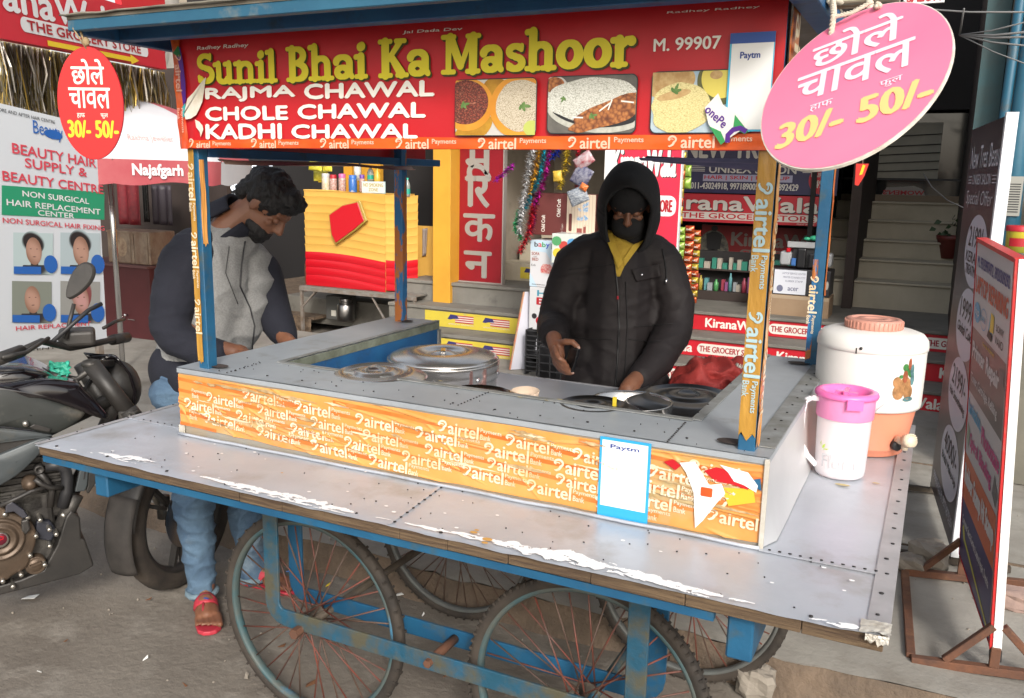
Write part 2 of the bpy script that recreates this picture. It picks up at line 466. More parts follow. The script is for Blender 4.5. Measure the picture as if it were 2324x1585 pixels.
RIM_GREY = mat('dusty_grey_rim', (0.12, 0.13, 0.125), 0.55, 0.2, col2=(0.09, 0.09, 0.085), ns=7)
STAINLESS = mat('stainless_steel', (0.62, 0.60, 0.57), 0.24, 0.9, col2=(0.50, 0.48, 0.46), ns=3, bump=0.05, bs=8)
STAINLESS_DULL = mat('scratched_stainless', (0.38, 0.37, 0.36), 0.30, 1.0, col2=(0.25, 0.24, 0.235), ns=5, bump=0.08, bs=30)
CHROME = mat('chrome', (0.65, 0.65, 0.66), 0.2, 1.0)
GREY_STONE = mat('grey_stone_step', (0.21, 0.20, 0.175), 0.8, col2=(0.16, 0.15, 0.13), ns=3, nd=8, dirt=(0.10, 0.095, 0.085), dns=5, bump=0.35, bs=40)
BROWN_STONE = mat('brown_stone_step', (0.45, 0.40, 0.31), 0.8, col2=(0.37, 0.33, 0.25), ns=3, nd=8, bump=0.3, bs=40)  # even brown stone of the inner flights
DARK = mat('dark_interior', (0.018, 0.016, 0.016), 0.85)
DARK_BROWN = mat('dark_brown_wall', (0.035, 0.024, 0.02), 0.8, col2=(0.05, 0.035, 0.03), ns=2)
BEIGE = mat('beige_wall', (0.34, 0.29, 0.23), 0.8, col2=(0.28, 0.24, 0.19), ns=2, nd=8, dirt=(0.18, 0.15, 0.12), dns=3)
YELLOW_WALL = mat('yellow_pillar_paint', (0.66, 0.34, 0.035), 0.5, col2=(0.60, 0.30, 0.03), ns=3, dirt=(0.35, 0.2, 0.06), dns=6, dlo=0.66, dhi=0.85)
YELLOW_PALE = mat('pale_yellow_panel', (0.74, 0.44, 0.10), 0.45, col2=(0.70, 0.40, 0.08), ns=3)
RED_GLOSS = mat('glossy_red_panel', (0.52, 0.006, 0.015), 0.3, coat=0.3)
SKIN = mat('brown_skin', (0.20, 0.085, 0.045), 0.5, col2=(0.16, 0.065, 0.035), ns=14, bump=0.15, bs=120, sss=0.05)
GLASSY = mat('clear_plastic', (0.75, 0.78, 0.78), 0.12, trans=0.75, spec=0.5)
# ------------------------------------------------------------------ ground, kerb, pavement, steps
def noisy_grid(mb, x0, x1, y0, y1, nx, ny, z, amp, f):
    def fn(u, v):
        x = x0 + (x1-x0)*u; y = y0 + (y1-y0)*v
        return V((x, y, z + amp*noise.noise(V((x*f, y*f, 3.1))) + amp*0.5*noise.noise(V((x*f*3, y*f*3, 1)))))
    mb.grid(fn, nx, ny)
ROAD = mat('dusty_road', (0.205, 0.180, 0.150), 0.88, col2=(0.135, 0.115, 0.095), ns=2.1, nd=12, lo=.36, hi=.66, dirt=(0.27, 0.245, 0.21), dns=5, dlo=0.52, dhi=0.72, bump=0.6, bs=34, bd=0.006)
PAVE = mat('pale_concrete', (0.31, 0.295, 0.26), 0.85, col2=(0.22, 0.205, 0.18), ns=3.0, nd=12, dirt=(0.15, 0.13, 0.105), dns=3.5, dlo=0.52, dhi=0.8, bump=0.4, bs=50, bd=0.005)
KERB = mat('muddy_kerb', (0.16, 0.115, 0.08), 0.9, col2=(0.10, 0.075, 0.055), ns=7, nd=8, bump=0.9, bs=22, bd=0.01)
b = MB(); b.box((-60, -60, -0.5), (60, 60, -0.03)); struct('ground', b, ROAD)
b = MB(); noisy_grid(b, -9.0, 5.5, -3.0, 1.3, 130, 50, 0.0, 0.006, 2.0); struct('road', b, ROAD)
# pavement: a slab with a broken, sagging edge towards the road
def edge_y(x): return 1.19 + 0.035*noise.noise(V((x*2.3, 0, 0))) + 0.018*noise.noise(V((x*9, 4, 0)))
b = MB()
NXP = 150
def pv(u, v):
    x = -4.6 + 9.4*u; y0 = edge_y(x); y = y0 + (5.1 - y0)*v**1.4
    return V((x, y, 0.118 + 0.006*noise.noise(V((x*2, y*2, 0))) - 0.02*max(0, 1-v*30)*abs(noise.noise(V((x*5, 1, 2))))))
b.grid(pv, NXP, 36); struct('pavement', b, PAVE)
b = MB()
def kf(u, v):
    x = -4.6 + 9.4*u; y0 = edge_y(x); z = -0.02 + 0.138*v
    return V((x, y0 - (1-v)*0.05 + 0.014*noise.noise(V((x*8, z*20, 7))), z - (0.02*abs(noise.noise(V((x*5, 1, 2)))) if v > 0.99 else 0)))
b.grid(kf, 260, 8); struct('kerb', b, KERB)
b = MB(); noisy_grid(b, -12, -4.4, 1.25, 8, 40, 30, 0.0, 0.006, 2.0); struct('side_lane', b, ROAD)
# slab joints of the paved strip are thin shallow grooves filled with dirt
b = MB()
for yy in (2.35, 3.6):
    b.box((1.6, yy, 0.119), (4.6, yy+0.012, 0.1265))
for xx in (2.95,):
    b.box((xx, 1.3, 0.119), (xx+0.012, 4.95, 0.1262))
struct('pavement_joint', b, KERB)

# loose stones, each its own thing
def stone(name, c, r, seed, label, m, cat='stone', sq=0.75):
    b = MB(); b.ball((0,0,0), 1.0, 14, 10)
    vs = []
    for p in b.v:
        q = p.normalized(); k = 1 + 0.28*noise.noise(q*1.6 + V((seed, seed, 0))) + 0.10*noise.noise(q*4 + V((seed, 0, 0)))
        q = V((max(-.78, min(.78, q.x)), max(-.8, min(.8, q.y)), max(-.7, min(.72, q.z))))
        vs.append(V(c) + V((q.x*r[0]*k, q.y*r[1]*k, q.z*r[2]*k)))
    b.v = vs; b.sm = [False]*len(b.f)
    return solo(name, b, m, label, cat)
STONE_M = mat('grey_rubble', (0.27, 0.24, 0.20), 0.85, col2=(0.20, 0.175, 0.145), ns=9, nd=8, bump=0.6, bs=40)
STONE_P = mat('pinkish_rubble', (0.33, 0.23, 0.19), 0.85, col2=(0.24, 0.17, 0.15), ns=9, nd=8, bump=0.6, bs=40)
p = atz(1715, 1570, 0.0); stone('stone', (p.x, p.y-0.02, 0.05), (0.075, 0.06, 0.065), 1.0, 'pale rough stone lying on the road below the kerb by the right rear wheel', STONE_M)
p = atz(1830, 1290, 0.12); 
p = atz(2105, 1285, 0.12); stone('stone', (p.x, p.y, 0.165), (0.09, 0.08, 0.08), 2.0, 'large pale angular stone standing beside the rusty base of the repair sign', STONE_M)
p = atz(2070, 1292, 0.12); stone('stone', (p.x-0.01, p.y-0.02, 0.15), (0.07, 0.05, 0.045), 3.4, 'brown flat stone leaning against the cart corner and the large pale stone', STONE_M)
p = atz(2300, 1375, 0.12); stone('stone', (p.x+0.03, p.y, 0.15), (0.15, 0.07, 0.045), 5.0, 'long pinkish stone slab weighing down the far leg of the sign base', STONE_P)
# small litter on the road
PAPER = mat('litter_paper', (0.6, 0.6, 0.58), 0.7)
PLASTIC_R = mat('litter_red', (0.4, 0.02, 0.03), 0.4); PLASTIC_B = mat('litter_blue', (0.05, 0.15, 0.4), 0.4)
YEL = mat('litter_yellow', (0.6, 0.45, 0.03), 0.4); LEAFM = mat('dry_leaf', (0.12, 0.05, 0.02), 0.8)
def scrap(px, py, z, w, m, label, name='litter', ang=0.0, cat='litter'):
    p = atz(px, py, z); b = MB(); a = ang
    ds = [(-w, -w*.4), (w*.8, -w*.5), (w, w*.3), (-w*.6, w*.5)]
    top = []
    for i, (x, y) in enumerate(ds):
        top.append(V((p.x + x*math.cos(a) - y*math.sin(a), p.y + x*math.sin(a) + y*math.cos(a), z + 0.006 + 0.006*((i*7) % 3))))
    b.add(top + [q - V((0,0,.002)) for q in top], [(0,1,2,3), (7,6,5,4), (0,4,5,1), (1,5,6,2), (2,6,7,3), (3,7,4,0)])
    return solo(name, b, m, label, cat)
scrap(908, 1353, 0, .020, PAPER, 'small white torn paper scrap on the road between the front wheels', ang=.6)
scrap(745, 1332, 0, .012, YEL, 'tiny yellow wrapper on the road seen through the left front wheel', ang=.9)
scrap(663, 1300, 0.12, .022, PLASTIC_B, 'crumpled blue and white foil wrapper by the step behind the left front wheel', ang=.2)
scrap(1115, 1470, 0, .016, PAPER, 'short white chalky scrap on the road between the two left wheels', ang=.1)
scrap(1165, 1568, 0, .024, PLASTIC_R, 'red and white sachet on the road behind the right front wheel', ang=-.2)
scrap(640, 1471, 0, .014, LEAFM, 'curled brown dry leaf on the road inside the left front wheel', 'dry_leaf', .3, 'leaf')
scrap(705, 2745*.5674, 0, .018, LEAFM, 'tan dry leaf with a long stalk near the bottom edge of the photo', 'dry_leaf', .9, 'leaf')
scrap(338, 1365, 0, .012, LEAFM, 'small dark leaf on the road in front of the motorcycle wheel', 'dry_leaf', .2, 'leaf')
random.seed(44)
for i in range(9):
    px_, py_ = ((150,1460),(330,1500),(560,1540),(420,1560),(90,1530),(250,1400),(1010,1540),(960,1400),(1250,1470))[i]
    scrap(px_, py_, 0, random.uniform(.006,.013), (LEAFM, PAPER, STONE_M)[i % 3], ('tiny brown leaf','tiny paper bit','small pale pebble')[i % 3] + ' on the road ' + ('below the motorcycle engine','in the open lower left','left of the front wheel','at the bottom edge left of the wheel','at the lower left corner','ahead of the motorcycle wheel','between the two near wheels','under the inner rail','under the cart by the right near wheel')[i], ang=i*1.1)
scrap(70, 1360, 0, .03, PAPER, 'flattened white wrapper on the road under the motorcycle engine', ang=.4)
b = MB(); random.seed(3)
for i in range(900):
    x = random.uniform(-3, 4.2); y = random.uniform(-1.2, 4.5)
    z = 0.002 if y < edge_y(x) - .06 else (0.120 if y > edge_y(x) + .02 else -1)
    if z < 0: continue
    r = random.uniform(.002, .0055)
    b.ball((x, y, z), (r, r*1.2, r*.8), 5, 3)
stuff(struct('gravel', b, STONE_M, 'stuff', label='fine grit scattered over the road and pavement'))
# ------------------------------------------------------------------ the food cart
PL = 0.862           # platform top
CT = 1.066           # counter top
CX0, CX1, CY0, CY1 = 0.272, 1.955, 0.277, 1.400
HX0, HX1, HY0 = 0.482, 1.743, 0.480      # opening in the counter
cart = thing('food_cart', 'blue four-wheeled street food cart with metal-topped counter, red banner and roof on four posts', 'food cart', (1.1, 0.7, 0.0))
LX, LY = 2.22, 1.50
# platform: planks side by side under a sheet
random.seed(11)
x = 0.004; k = 0
while x < LX - .01:
    w = min(random.uniform(.12, .26), LX - .004 - x)
    b = MB(); dz = random.uniform(0, .006); dy = random.uniform(0, .006)
    b.box((x, 0.004 + dy*.6, PL-.029-dz*.5), (x + w - .0012, LY - .004, PL-.003))
    obj('plank', b, PLY, cart, bevel=.0015); x += w; k += 1
b = MB(); b.box((-.002, -.002, PL-.008), (LX+.002, .0015, PL-.0005))
def topsheet(u, v):
    x = LX*u; y = LY*v
    z = PL + 0.0015*noise.noise(V((x*3, y*4, 0)))
    e = max(0, 1 - (abs(x-LX)**2 + y**2)**.5/.09)
    if v == 0: z -= 0.002 + 0.003*noise.noise(V((x*14, 0, 5))); y -= 0.002 + .002*noise.noise(V((x*22, 1, 5)))
    z += e*0.012*noise.noise(V((x*60, y*60, 0))) + e*.004
    x2 = x - e*e*.012
    return V((x2, y, z))
b = MB(); b.grid(topsheet, 120, 70)
top = obj('sheet_top', b, STEEL_SHEET, cart)
b = MB()
for (xa, ya, xb, yb) in ((-.003,0,.012,LY),(LX-.036,0.05,LX+.0025,LY)):
    b.box((xa, ya, PL+.0022), (xb, yb, PL+.0042))
b.box((LX+.0005, 0.06, PL-.034), (LX+.003, LY, PL+.0035)); b.box((-.003, 0.01, PL-.016), (-.0005, LY, PL+.0035))
b.box((0, LY-.002, PL-.03), (LX, LY+.002, PL+.003))
obj('edge_strip', b, mat('edge_strip_metal', (0.46, 0.45, 0.46), 0.45, 0.4, col2=(0.36, 0.35, 0.36), ns=8), cart)
# crumpled torn corner
b = MB()
def crump(u, v):
    x = LX - .045 + .050*u; y = -.004 + .050*v
    n = noise.noise(V((x*55, y*55, 2)))*.5 + noise.noise(V((x*110, y*110, 9)))*.3
    d = max(0, 1 - ((x-LX)**2 + y*y)**.5/.07)
    return V((x + .004*n, y + .004*n, PL + .0045 + d*(.012*n + .002)))
b.grid(crump, 18, 18, False)
def crump2(u, v):
    z = PL + .004 - .022*v*(.7+.6*noise.noise(V((u*6, 1, 1)))); x = LX - .035 + .038*u
    return V((x, -.004 - .006*abs(noise.noise(V((u*9, v*7, 0)))), z))
b.grid(crump2, 14, 5, False)
obj('crumpled_corner', b, mat('torn_foil', (.55,.53,.48), .6, .2, col2=(.42,.38,.32), ns=40), cart)
# seams (a lapped strip) and rivets
b = MB()
xs = aty(1010, 1095, CY0).x
s0 = atz(1012, 1096, PL); s1 = atz(885, 1190, PL)
b.bar((s0.x, s0.y, PL+.0028), (s1.x, 0, PL+.0028), .010, .0012)
s2 = atz(1740, 1254, PL); b.bar((CX1, s2.y, PL+.003), (LX-.036, s2.y+.0, PL+.003), .012, .0012)
s3 = atz(640, 985, PL); b.bar((0.01, CY0+.035, PL+.0028), (CX0, CY0+.035, PL+.0028), .01, .0012)
obj('sheet_seam', b, STEEL_SHEET, cart)
riv = MB()
def dot(x, y, z, r=.0042):
    riv.ball((x, y, z), (r*random.uniform(.8,1.25), r*random.uniform(.8,1.2), .0016), 7, 3)
for i in range(10): t = (i+.5)/10; dot(s0.x+(s1.x-s0.x)*t + .008, s0.y+(0-s0.y)*t, PL+.004)
for i in range(11): dot(CX1+.02+(LX-.036-CX1-.02)*i/10, s2.y+.006, PL+.0042)
for i in range(8): dot(.06+i*.03, CY0+.045, PL+.003, .003)
for i in range(11): dot(.06+i*.205 + random.uniform(-.03,.03), .020 + random.uniform(-.004,.004), PL+.0015, .005)
for i in range(16): dot(LX-.017+random.uniform(-.004,.004), .08+i*.09+random.uniform(-.01,.01), PL+.005, .0045)
for i in range(16): dot(.005, .04+i*.09, PL+.005, .003)
for i in range(60): dot(random.uniform(.1,2.1), random.uniform(.03,.26), PL+.0018, random.uniform(.0012,.0028))

# counter: a U of boxed arms
def counter_top(name, x0, y0, x1, y1):
    b = MB()
    def f(u, v):
        x = x0+(x1-x0)*u; y = y0+(y1-y0)*v
        return V((x, y, CT + 0.0016*noise.noise(V((x*6, y*6, 0)))))
    b.grid(f, max(4, int((x1-x0)*40)), max(4, int((y1-y0)*40)))
    b.box((x0, y0, CT-.016), (x1, y1, CT-.003))
    return obj(name, b, COUNTER_SHEET, cart)
counter_top('counter_top', CX0-.004, CY0-.004, CX1+.004, HY0)
counter_top('counter_top', CX0-.004, HY0+.0005, HX0, CY1)
counter_top('counter_top', HX1, HY0+.0005, CX1+.004, CY1)
b = MB()
b.box((HX0-.012, HY0-.004, CT+.001), (HX0+.004, CY1, CT+.0035)); b.box((HX1-.003, HY0-.004, CT+.001), (HX1+.022, CY1, CT+.0035))
b.box((HX0-.003, HY0-.018, CT+.0015), (HX1+.003, HY0+.003, CT+.004)); b.box((CX1-.045, CY0+.06, CT+.001), (CX1+.0045, CY1, CT+.0035))
obj('counter_edging', b, SHEET_EDGE, cart)
WOODEDGE = mat('green_grey_worn_edge', (0.17, 0.19, 0.15), 0.8, col2=(0.10, 0.11, 0.08), ns=18, bump=.5, bs=40)
b = MB(); b.box((HX0-.012, HY0+.004, CT-.03), (HX0+.0025, CY1+.001, CT-.0035)); b.box((HX0+.003, HY0-.012, CT-.03), (HX1-.003, HY0+.0025, CT-.0035)); b.box((HX1-.0025, HY0+.003, CT-.03), (HX1+.012, CY1+.001, CT-.0035))
b.box((CX0, CY1-.0005, CT-.032), (HX0, CY1+.006, CT-.001)); b.box((HX1, CY1-.0005, CT-.032), (CX1, CY1+.006, CT-.001))
obj('opening_rim', b, WOODEDGE, cart)
for i in range(10): dot(HX1-.012+.02*random.random(), HY0+.06+i*.09, CT+.0045, .003)
for i in range(14): dot(CX0+.06+i*.12, CY0+.035+random.uniform(-.01,.02), CT+.002, .0035)
for i in range(14): t = i/13; q0 = atz(1555, 962, CT); q1 = atz(1515, 1005, CT); dot(q0.x+(q1.x-q0.x)*t, q0.y+(q1.y-q0.y)*t, CT+.003, .0028)
for i in range(11): t = i/10; q0 = atz(1108, 893, CT); q1 = atz(1040, 922, CT); dot(q0.x+(q1.x-q0.x)*t, q0.y+(q1.y-q0.y)*t, CT+.003, .0028)
for i in range(9): t = i/8; q0 = atz(590, 826, CT); q1 = atz(515, 848, CT); dot(q0.x+(q1.x-q0.x)*t, q0.y+(q1.y-q0.y)*t, CT+.003, .0026)
for i in range(13): dot(CX1-.02, CY0+.12+i*.085, CT+.0045, .0034)
for i in range(40): dot(random.uniform(CX0,CX1), random.uniform(CY0,HY0), CT+.002, random.uniform(.001,.0025))
stuff(obj('rivets', riv, RIVET, cart))
# post holes torn in the sheet
b = MB()
for px, py in ((.375,.33),(1.868,.335),(.385,1.31),(1.87,1.30)):
    ell(b, px, py, .034, .022, Matrix.Translation((0,0,CT+.0052)), 0, 16)
obj('post_hole', b, DARK_BROWN, cart)
# inner walls painted blue
b = MB()
b.box((HX0-.005, HY0, PL+.003), (HX0+.001, CY1, CT-.031)); b.box((HX1-.001, HY0, PL+.003), (HX1+.005, CY1, CT-.031)); b.box((HX0, HY0-.005, PL+.003), (HX1, HY0+.001, CT-.031))
b.box((CX0+.002, CY1-.006, PL+.003), (HX0-.006, CY1-.001, CT-.033)); b.box((HX1+.006, CY1-.006, PL+.003), (CX1-.002, CY1-.001, CT-.033))
obj('inner_wall', b, BLUE_DARK, cart)
for zz in (0,):
    b = MB(); b.box((HX0-.03, CY1-.012, PL+.004), (HX0+.006, CY1+.012, CT-.033)); obj('corner_post', b, SHEET_EDGE, cart, bevel=.002)
# side panels: right one is a smooth folded sheet that flares into the platform
def rp(u, v):
    y = CY0 + (CY1-CY0)*u; z = PL+.002 + (CT-.004-PL)*v
    fl = (1-v)**3*min(1, u/.05)
    cx = CX1 + .003 + .022*fl + .003*noise.noise(V((y*4, z*6, 0)))
    cx += 0
    return V((cx, y, z))
b = MB(); b.grid(rp, 40, 14); obj('side_panel', b, mat('smooth_side_sheet', (0.60, 0.60, 0.60), 0.35, 0.35, col2=(0.52, 0.52, 0.53), ns=2, bump=.15, bs=4, bd=.01), cart)
b = MB(); b.box((CX0-.001, CY0+.002, PL+.003), (CX0+.002, CY1-.002, CT-.017)); obj('side_panel', b, COUNTER_SHEET, cart)
# front panel: sheet, then the wrinkled orange tape printed all over
b = MB(); b.box((CX0, CY0-.001, PL+.003), (CX1, CY0+.002, CT-.017)); obj('front_panel', b, mat('grimy_front_sheet', (0.30, 0.29, 0.26), 0.5, 0.2, col2=(0.36, 0.27, 0.17), ns=5), cart)
FM = frame((CX0, CY0, PL), (1,0,0), (0,0,1))
FW_, FH_ = CX1-CX0, CT-PL
random.seed(17); CREASE = []
for i in range(62):
    x0 = random.uniform(-.1, FW_); y0 = random.uniform(.01, FH_); L_ = random.uniform(.08, .5); a_ = random.gauss(-.10, .10) if i % 4 else random.uniform(-.9, -.2)
    if i % 4 == 0: L_ *= .35
    CREASE.append((x0, y0, math.cos(a_), math.sin(a_), L_, random.uniform(.0022, .0055), random.uniform(.0020, .0036), random.uniform(-.03, .03)))
def crinkle(p):
    x, y = p.x, p.y; d = .0016*noise.noise(V((x*7, y*12, 8)))
    for x0, y0, c_, s_, L_, h_, w_, cu in CREASE:
        t = (x-x0)*c_ + (y-y0)*s_
        if 0 < t < L_:
            e = (y-y0)*c_ - (x-x0)*s_ - cu*math.sin(t/L_*3.1)
            if abs(e) < w_*2.2: d += h_*math.exp(-(e/w_)**2)*min(1, t*20, (L_-t)*20)
    return V((x, y, p.z + min(d, .007) + .0035))
def tp(u, v):
    x = FW_*u
    lo = .012 + .020*max(0, 1-u*2.6) + .003*noise.noise(V((x*12, 0, 0)))
    hi = FH_ - .020 + .004*noise.noise(V((x*5, 4, 0)))
    p = crinkle(V((x, lo + (hi-lo)*v, 0))); return FM @ p
b = MB(); b.grid(tp, 520, 84); tape = obj('tape_wrap', b, TAPE, cart)
random.seed(5)
bands = MB()
for k_ in range(9):
    y = .036 + k_*.0335
    pts = [(FW_*i/60, y - .05*FW_*i/60 + .003*noise.noise(V((i*.12, k_, 0)))) for i in range(61)]
    pts = [(a, c) for a, c in pts if .03 < c < FH_-.028]
    if len(pts) > 2: stroke(bands, pts, [.0095+.003*noise.noise(V((i*.15, k_*3, 1))) for i in range(len(pts))], FM, .0012, crinkle)
obj('tape_band', bands, TAPE_BAND, tape)
ink = MB()
for row in range(9):
    y0_ = FH_-.056 + .072 - row*.0335; x = -.12 + (row*.083) % .19
    sc = .0315+.0015*(row % 3)
    while x < FW_ - .03:
        y = y0_ - .050*x + .005*noise.noise(V((x*2, row, 0)))
        lo_ = .012 + .022*max(0, 1-x*2.2); hi_ = FH_-.024-sc
        if lo_ < y < hi_:
            if x > .003: swoosh(ink, x, y, sc, FM, .003, crinkle)
            xe = x + sc*.92
            if xe > .004 and xe + sc*2.55 < FW_: xe = text(ink, 'airtel', xe, y, xe+sc*2.55, y+sc*.92, FM, .003, .03, rot=-.04, fn=crinkle)
            else: xe += sc*2.55
            if xe > .004 and xe + sc*1.8 < FW_:
                text(ink, 'Payments', xe+.006, y+sc*.42, xe+.006+sc*1.75, y+sc*.80, FM, .003, .02, rot=-.04, fn=crinkle)
                text(ink, 'Bank', xe+.006, y-.002, xe+.006+sc*.85, y+sc*.34, FM, .003, .02, rot=-.04, fn=crinkle)
        x += sc*5.55 + random.uniform(-.01, .015)
obj('lettering', ink, TAPE_INK, tape)
# worn tan patches where the tape has lifted
random.seed(29)
for i in range(30):
    cx_ = random.uniform(.03, FW_-.05); cy_ = random.choice([random.uniform(.07, .12), FH_-.026-random.uniform(0,.010), random.uniform(.03, FH_-.03)]); L_ = random.uniform(.03, .16); w_ = random.uniform(.004, .013)
    b = MB(); n_ = 16; stroke(b, [(min(FW_-.004, cx_+L_*j/n_), cy_-.05*L_*j/n_+.0025*noise.noise(V((j*.6, i, 0)))) for j in range(n_+1)], [w_*max(.15, math.sin(PI*j/n_))*(.6+.8*abs(noise.noise(V((j*.9, i, 3))))) for j in range(n_+1)], FM, .0040+.00004*i, crinkle)
    obj('worn_patch', b, mat('lifted_tape', (.50,.36,.19), .5, col2=(.30,.20,.09), ns=40) if i % 3 else mat('pale_crease', (.66,.54,.36), .35), tape)
# white card with the blue foot stuck on the tape (its printed code left out)
p0 = aty(1362, 985, CY0-.012); p1 = aty(1468, 1185, CY0-.012)
CM = frame((p0.x, CY0-.010, PL+.004), (1,0,.0), (0,0,1)); cw = p1.x-p0.x; chh = p0.z-PL-.010
card = board(cart, 'payment_card', CM, cw, chh, .003, mat('blue_card', (0.03, 0.33, 0.62), .3))
b = MB(); rect(b, .006, .030, cw-.006, chh-.006, CM, .0008); obj('card_face', b, mat('white_card', (0.78,0.79,0.80), .3), card)
b = MB(); rrect(b, .020, .060, cw-.020, .130, CM, .0014, .004); obj('card_print', b, mat('grey_print', (0.55,0.55,0.56), .4), card)
b = MB(); text(b, 'Paytm', .026, chh-.026, cw-.026, chh-.014, CM, .0016, .03); obj('lettering', b, mat('navy_ink', (0.02,0.05,0.25), .4), card)
# torn stickers at the right end of the front
b = MB()
q = lambda px, py: (lambda p: (p.x-CX0, p.z-PL))(aty(px, py, CY0))
pgon(b, [q(1580,1045), q(1612,1098), q(1640,1095), q(1648,1118), q(1628,1140), q(1598,1178), q(1580,1195), q(1577,1115), q(1560,1070), q(1545,1048)], FM, .0095)
pgon(b, [q(1636,1052), q(1700,1070), q(1722,1100), q(1718,1115), q(1690,1098), q(1668,1090), q(1655,1070)], FM, .0095)
obj('torn_sticker', b, WHITE_PAINT, tape, solid=.0006)
b = MB(); pgon(b, [q(1600,1066), q(1628,1058), q(1665,1068), q(1695,1090), q(1700,1110), q(1660,1096), q(1625,1090)], FM, .0085); pgon(b, [q(1508,1046), q(1530,1040), q(1548,1055), q(1535,1065)], FM, .0085); obj('torn_sticker', b, RED_FLEX, tape, solid=.0006)
b = MB(); pgon(b, [q(1712,1086), q(1728,1084), q(1730,1112), q(1716,1104)], FM, .009); obj('torn_sticker', b, BLUE, tape, solid=.0006)
b = MB(); pgon(b, [q(1640,1104), q(1712,1108), q(1716,1138), q(1655,1146)], FM, .0082); obj('torn_sticker', b, mat('yellow_scrap', (0.70,0.42,0.03), .35), tape, solid=.0006)
b = MB(); rrect(b, *q(1592,1122), *q(1620,1106), FM, .0105, .003); obj('torn_sticker', b, ORANGE, tape)
# raw bent sheet corner
b = MB(); b.box((CX1-.004, CY0-.011, PL+.002), (CX1+.006, CY0-.002, CT-.004)); b.box((CX0-.005, CY0-.008, PL+.001), (CX0+.018, CY0-.004, PL+.03))
obj('corner_trim', b, mat('pale_corner', (0.55,0.52,0.46), .5, .2, col2=(.4,.36,.28), ns=20), cart, bevel=.001)
# crumpled clear tape and paper strip lying along the foot of the front
b = MB(); pts = [(CX0+(CX1-CX0)*i/40, CY0-.014-.002*math.sin(i), PL+.006+.002*noise.noise(V((i*.4,0,0)))) for i in range(41)]
b.tube(pts, .0045, 6); obj('foot_bead', b, STEEL_SHEET, cart)

# white film left along the front edge
def ragged(mb, pts, z):
    vs = [V((x, y, z)) for x, y in pts]; mb.poly(vs)
FILMM = mat('white_film', (0.86, 0.86, 0.86), 0.45, dirt=(0.60,0.58,0.52), dns=30, dlo=.62, dhi=.7); random.seed(21)
film_n = [0]
def film_strip(a, bq, w0, w1, n, broken=.0):
    a = atz(*a, PL); bq = atz(*bq, PL); up = []; dn = []; film = MB()
    for i in range(n+1):
        t = i/n; x = a.x+(bq.x-a.x)*t; y = a.y+(bq.y-a.y)*t
        w = (w0+(w1-w0)*t)*(math.sin(PI*min(1, max(0.06, t*1.02)))**.45)
        up.append((x, y + w*(.5+.5*noise.noise(V((x*14, 1, w0*90))) + .35*noise.noise(V((x*60, 2, w0*90))))))
        dn.append((x, y - w*(.5+.5*noise.noise(V((x*12, 7, w0*90))) + .35*noise.noise(V((x*50, 9, w0*90))))))
    film_n[0] += 1; zz = PL+.0030+.0003*film_n[0]
    nx_ = max(12, int(abs(bq.x-a.x)/.0036)); ny_ = max(3, int((w0+w1)/.0060)); grid_ = []
    def edge(arr, t): f_ = t*n; i = min(int(f_), n-1); return V(arr[i]).lerp(V(arr[i+1]), f_-i)
    for j in range(ny_+1):
        for i in range(nx_+1):
            p_ = edge(dn, i/nx_).lerp(edge(up, i/nx_), j/ny_); film.v.append(V((p_.x+.0016*noise.noise(V((p_.x*300, p_.y*300, 1))), p_.y+.0016*noise.noise(V((p_.x*300, p_.y*300, 5))), zz)))
    for j in range(ny_):
        for i in range(nx_):
            p_ = film.v[j*(nx_+1)+i]; ed = abs((j+.5)/ny_-.5)*2
            if noise.noise(V((p_.x*26, p_.y*70, 4)))+.5*noise.noise(V((p_.x*90, p_.y*200, 9)))+.34*ed**3 + broken*.9 > .40: continue
            film.f.append((j*(nx_+1)+i, j*(nx_+1)+i+1, (j+1)*(nx_+1)+i+1, (j+1)*(nx_+1)+i)); film.sm.append(False)
    obj('film_remnant', film, FILMM, cart)
film_strip((92,1010), (130,997), .018, .014, 10, .15); film_strip((118,1018), (205,1030), .010, .006, 16, .4)
film_strip((205,1030), (355,1052), .016, .034, 36, .12); film_strip((262,1045), (325,1062), .008, .010, 14, .1)
film_strip((455,1085), (830,1172), .022, .036, 90, .05); film_strip((520,1108), (790,1172), .010, .012, 60, .25); film_strip((832,1176),(892,1186), .005,.004, 20, .35)
film_strip((918,1192), (1480,1312), .016, .062, 110, .0); film_strip((1380,1300), (1735,1382), .050, .010, 90, .06); film_strip((1500,1332),(1640,1372), .012,.008,30,.3)
film_strip((1875,1420), (1950,1432), .010, .030, 16, .08); film_strip((1835,1412),(1880,1416), .006,.004,10,.3)
film = MB()
for i in range(26):
    x = random.uniform(.2, 2.15); y = random.uniform(.03, .25); r = random.uniform(.0015, .0045)
    ell(film, x, y, r*1.4, r, Matrix.Translation((0,0,PL+.0072+.00002*i)), 0, 7)
stuff(obj('film_specks', film, FILMM, cart))
b = MB()
for px, py, r in ((1075,1216,.009),(1106,1232,.012),(1082,1211,.006),(1100,1240,.008),(640,1080,.004)):
    p = atz(px, py, PL); ell(b, p.x, p.y, r, r*.7, Matrix.Translation((0,0,PL+.0080)), 0, 9)
p = atz(2090, 0, PL) if False else None
obj('food_stain', b, mat('turmeric_stain', (0.55,0.30,0.08), .6), cart)
b = MB()
for px, py, r in ((1912,1104,.012),(1988,1100,.006),(1240,912,.004),(1270,910,.005),(1180,905,.005),(1000,868,.004)):
    zz = PL if py > 1050 else CT
    p = atz(px, py, zz); ell(b, p.x, p.y, r*1.6, r*.7, Matrix.Translation((0,0,zz+.0042)), 0, 9)
obj('food_stain', b, mat('yellow_stain', (0.45,0.36,0.16), .6), cart)

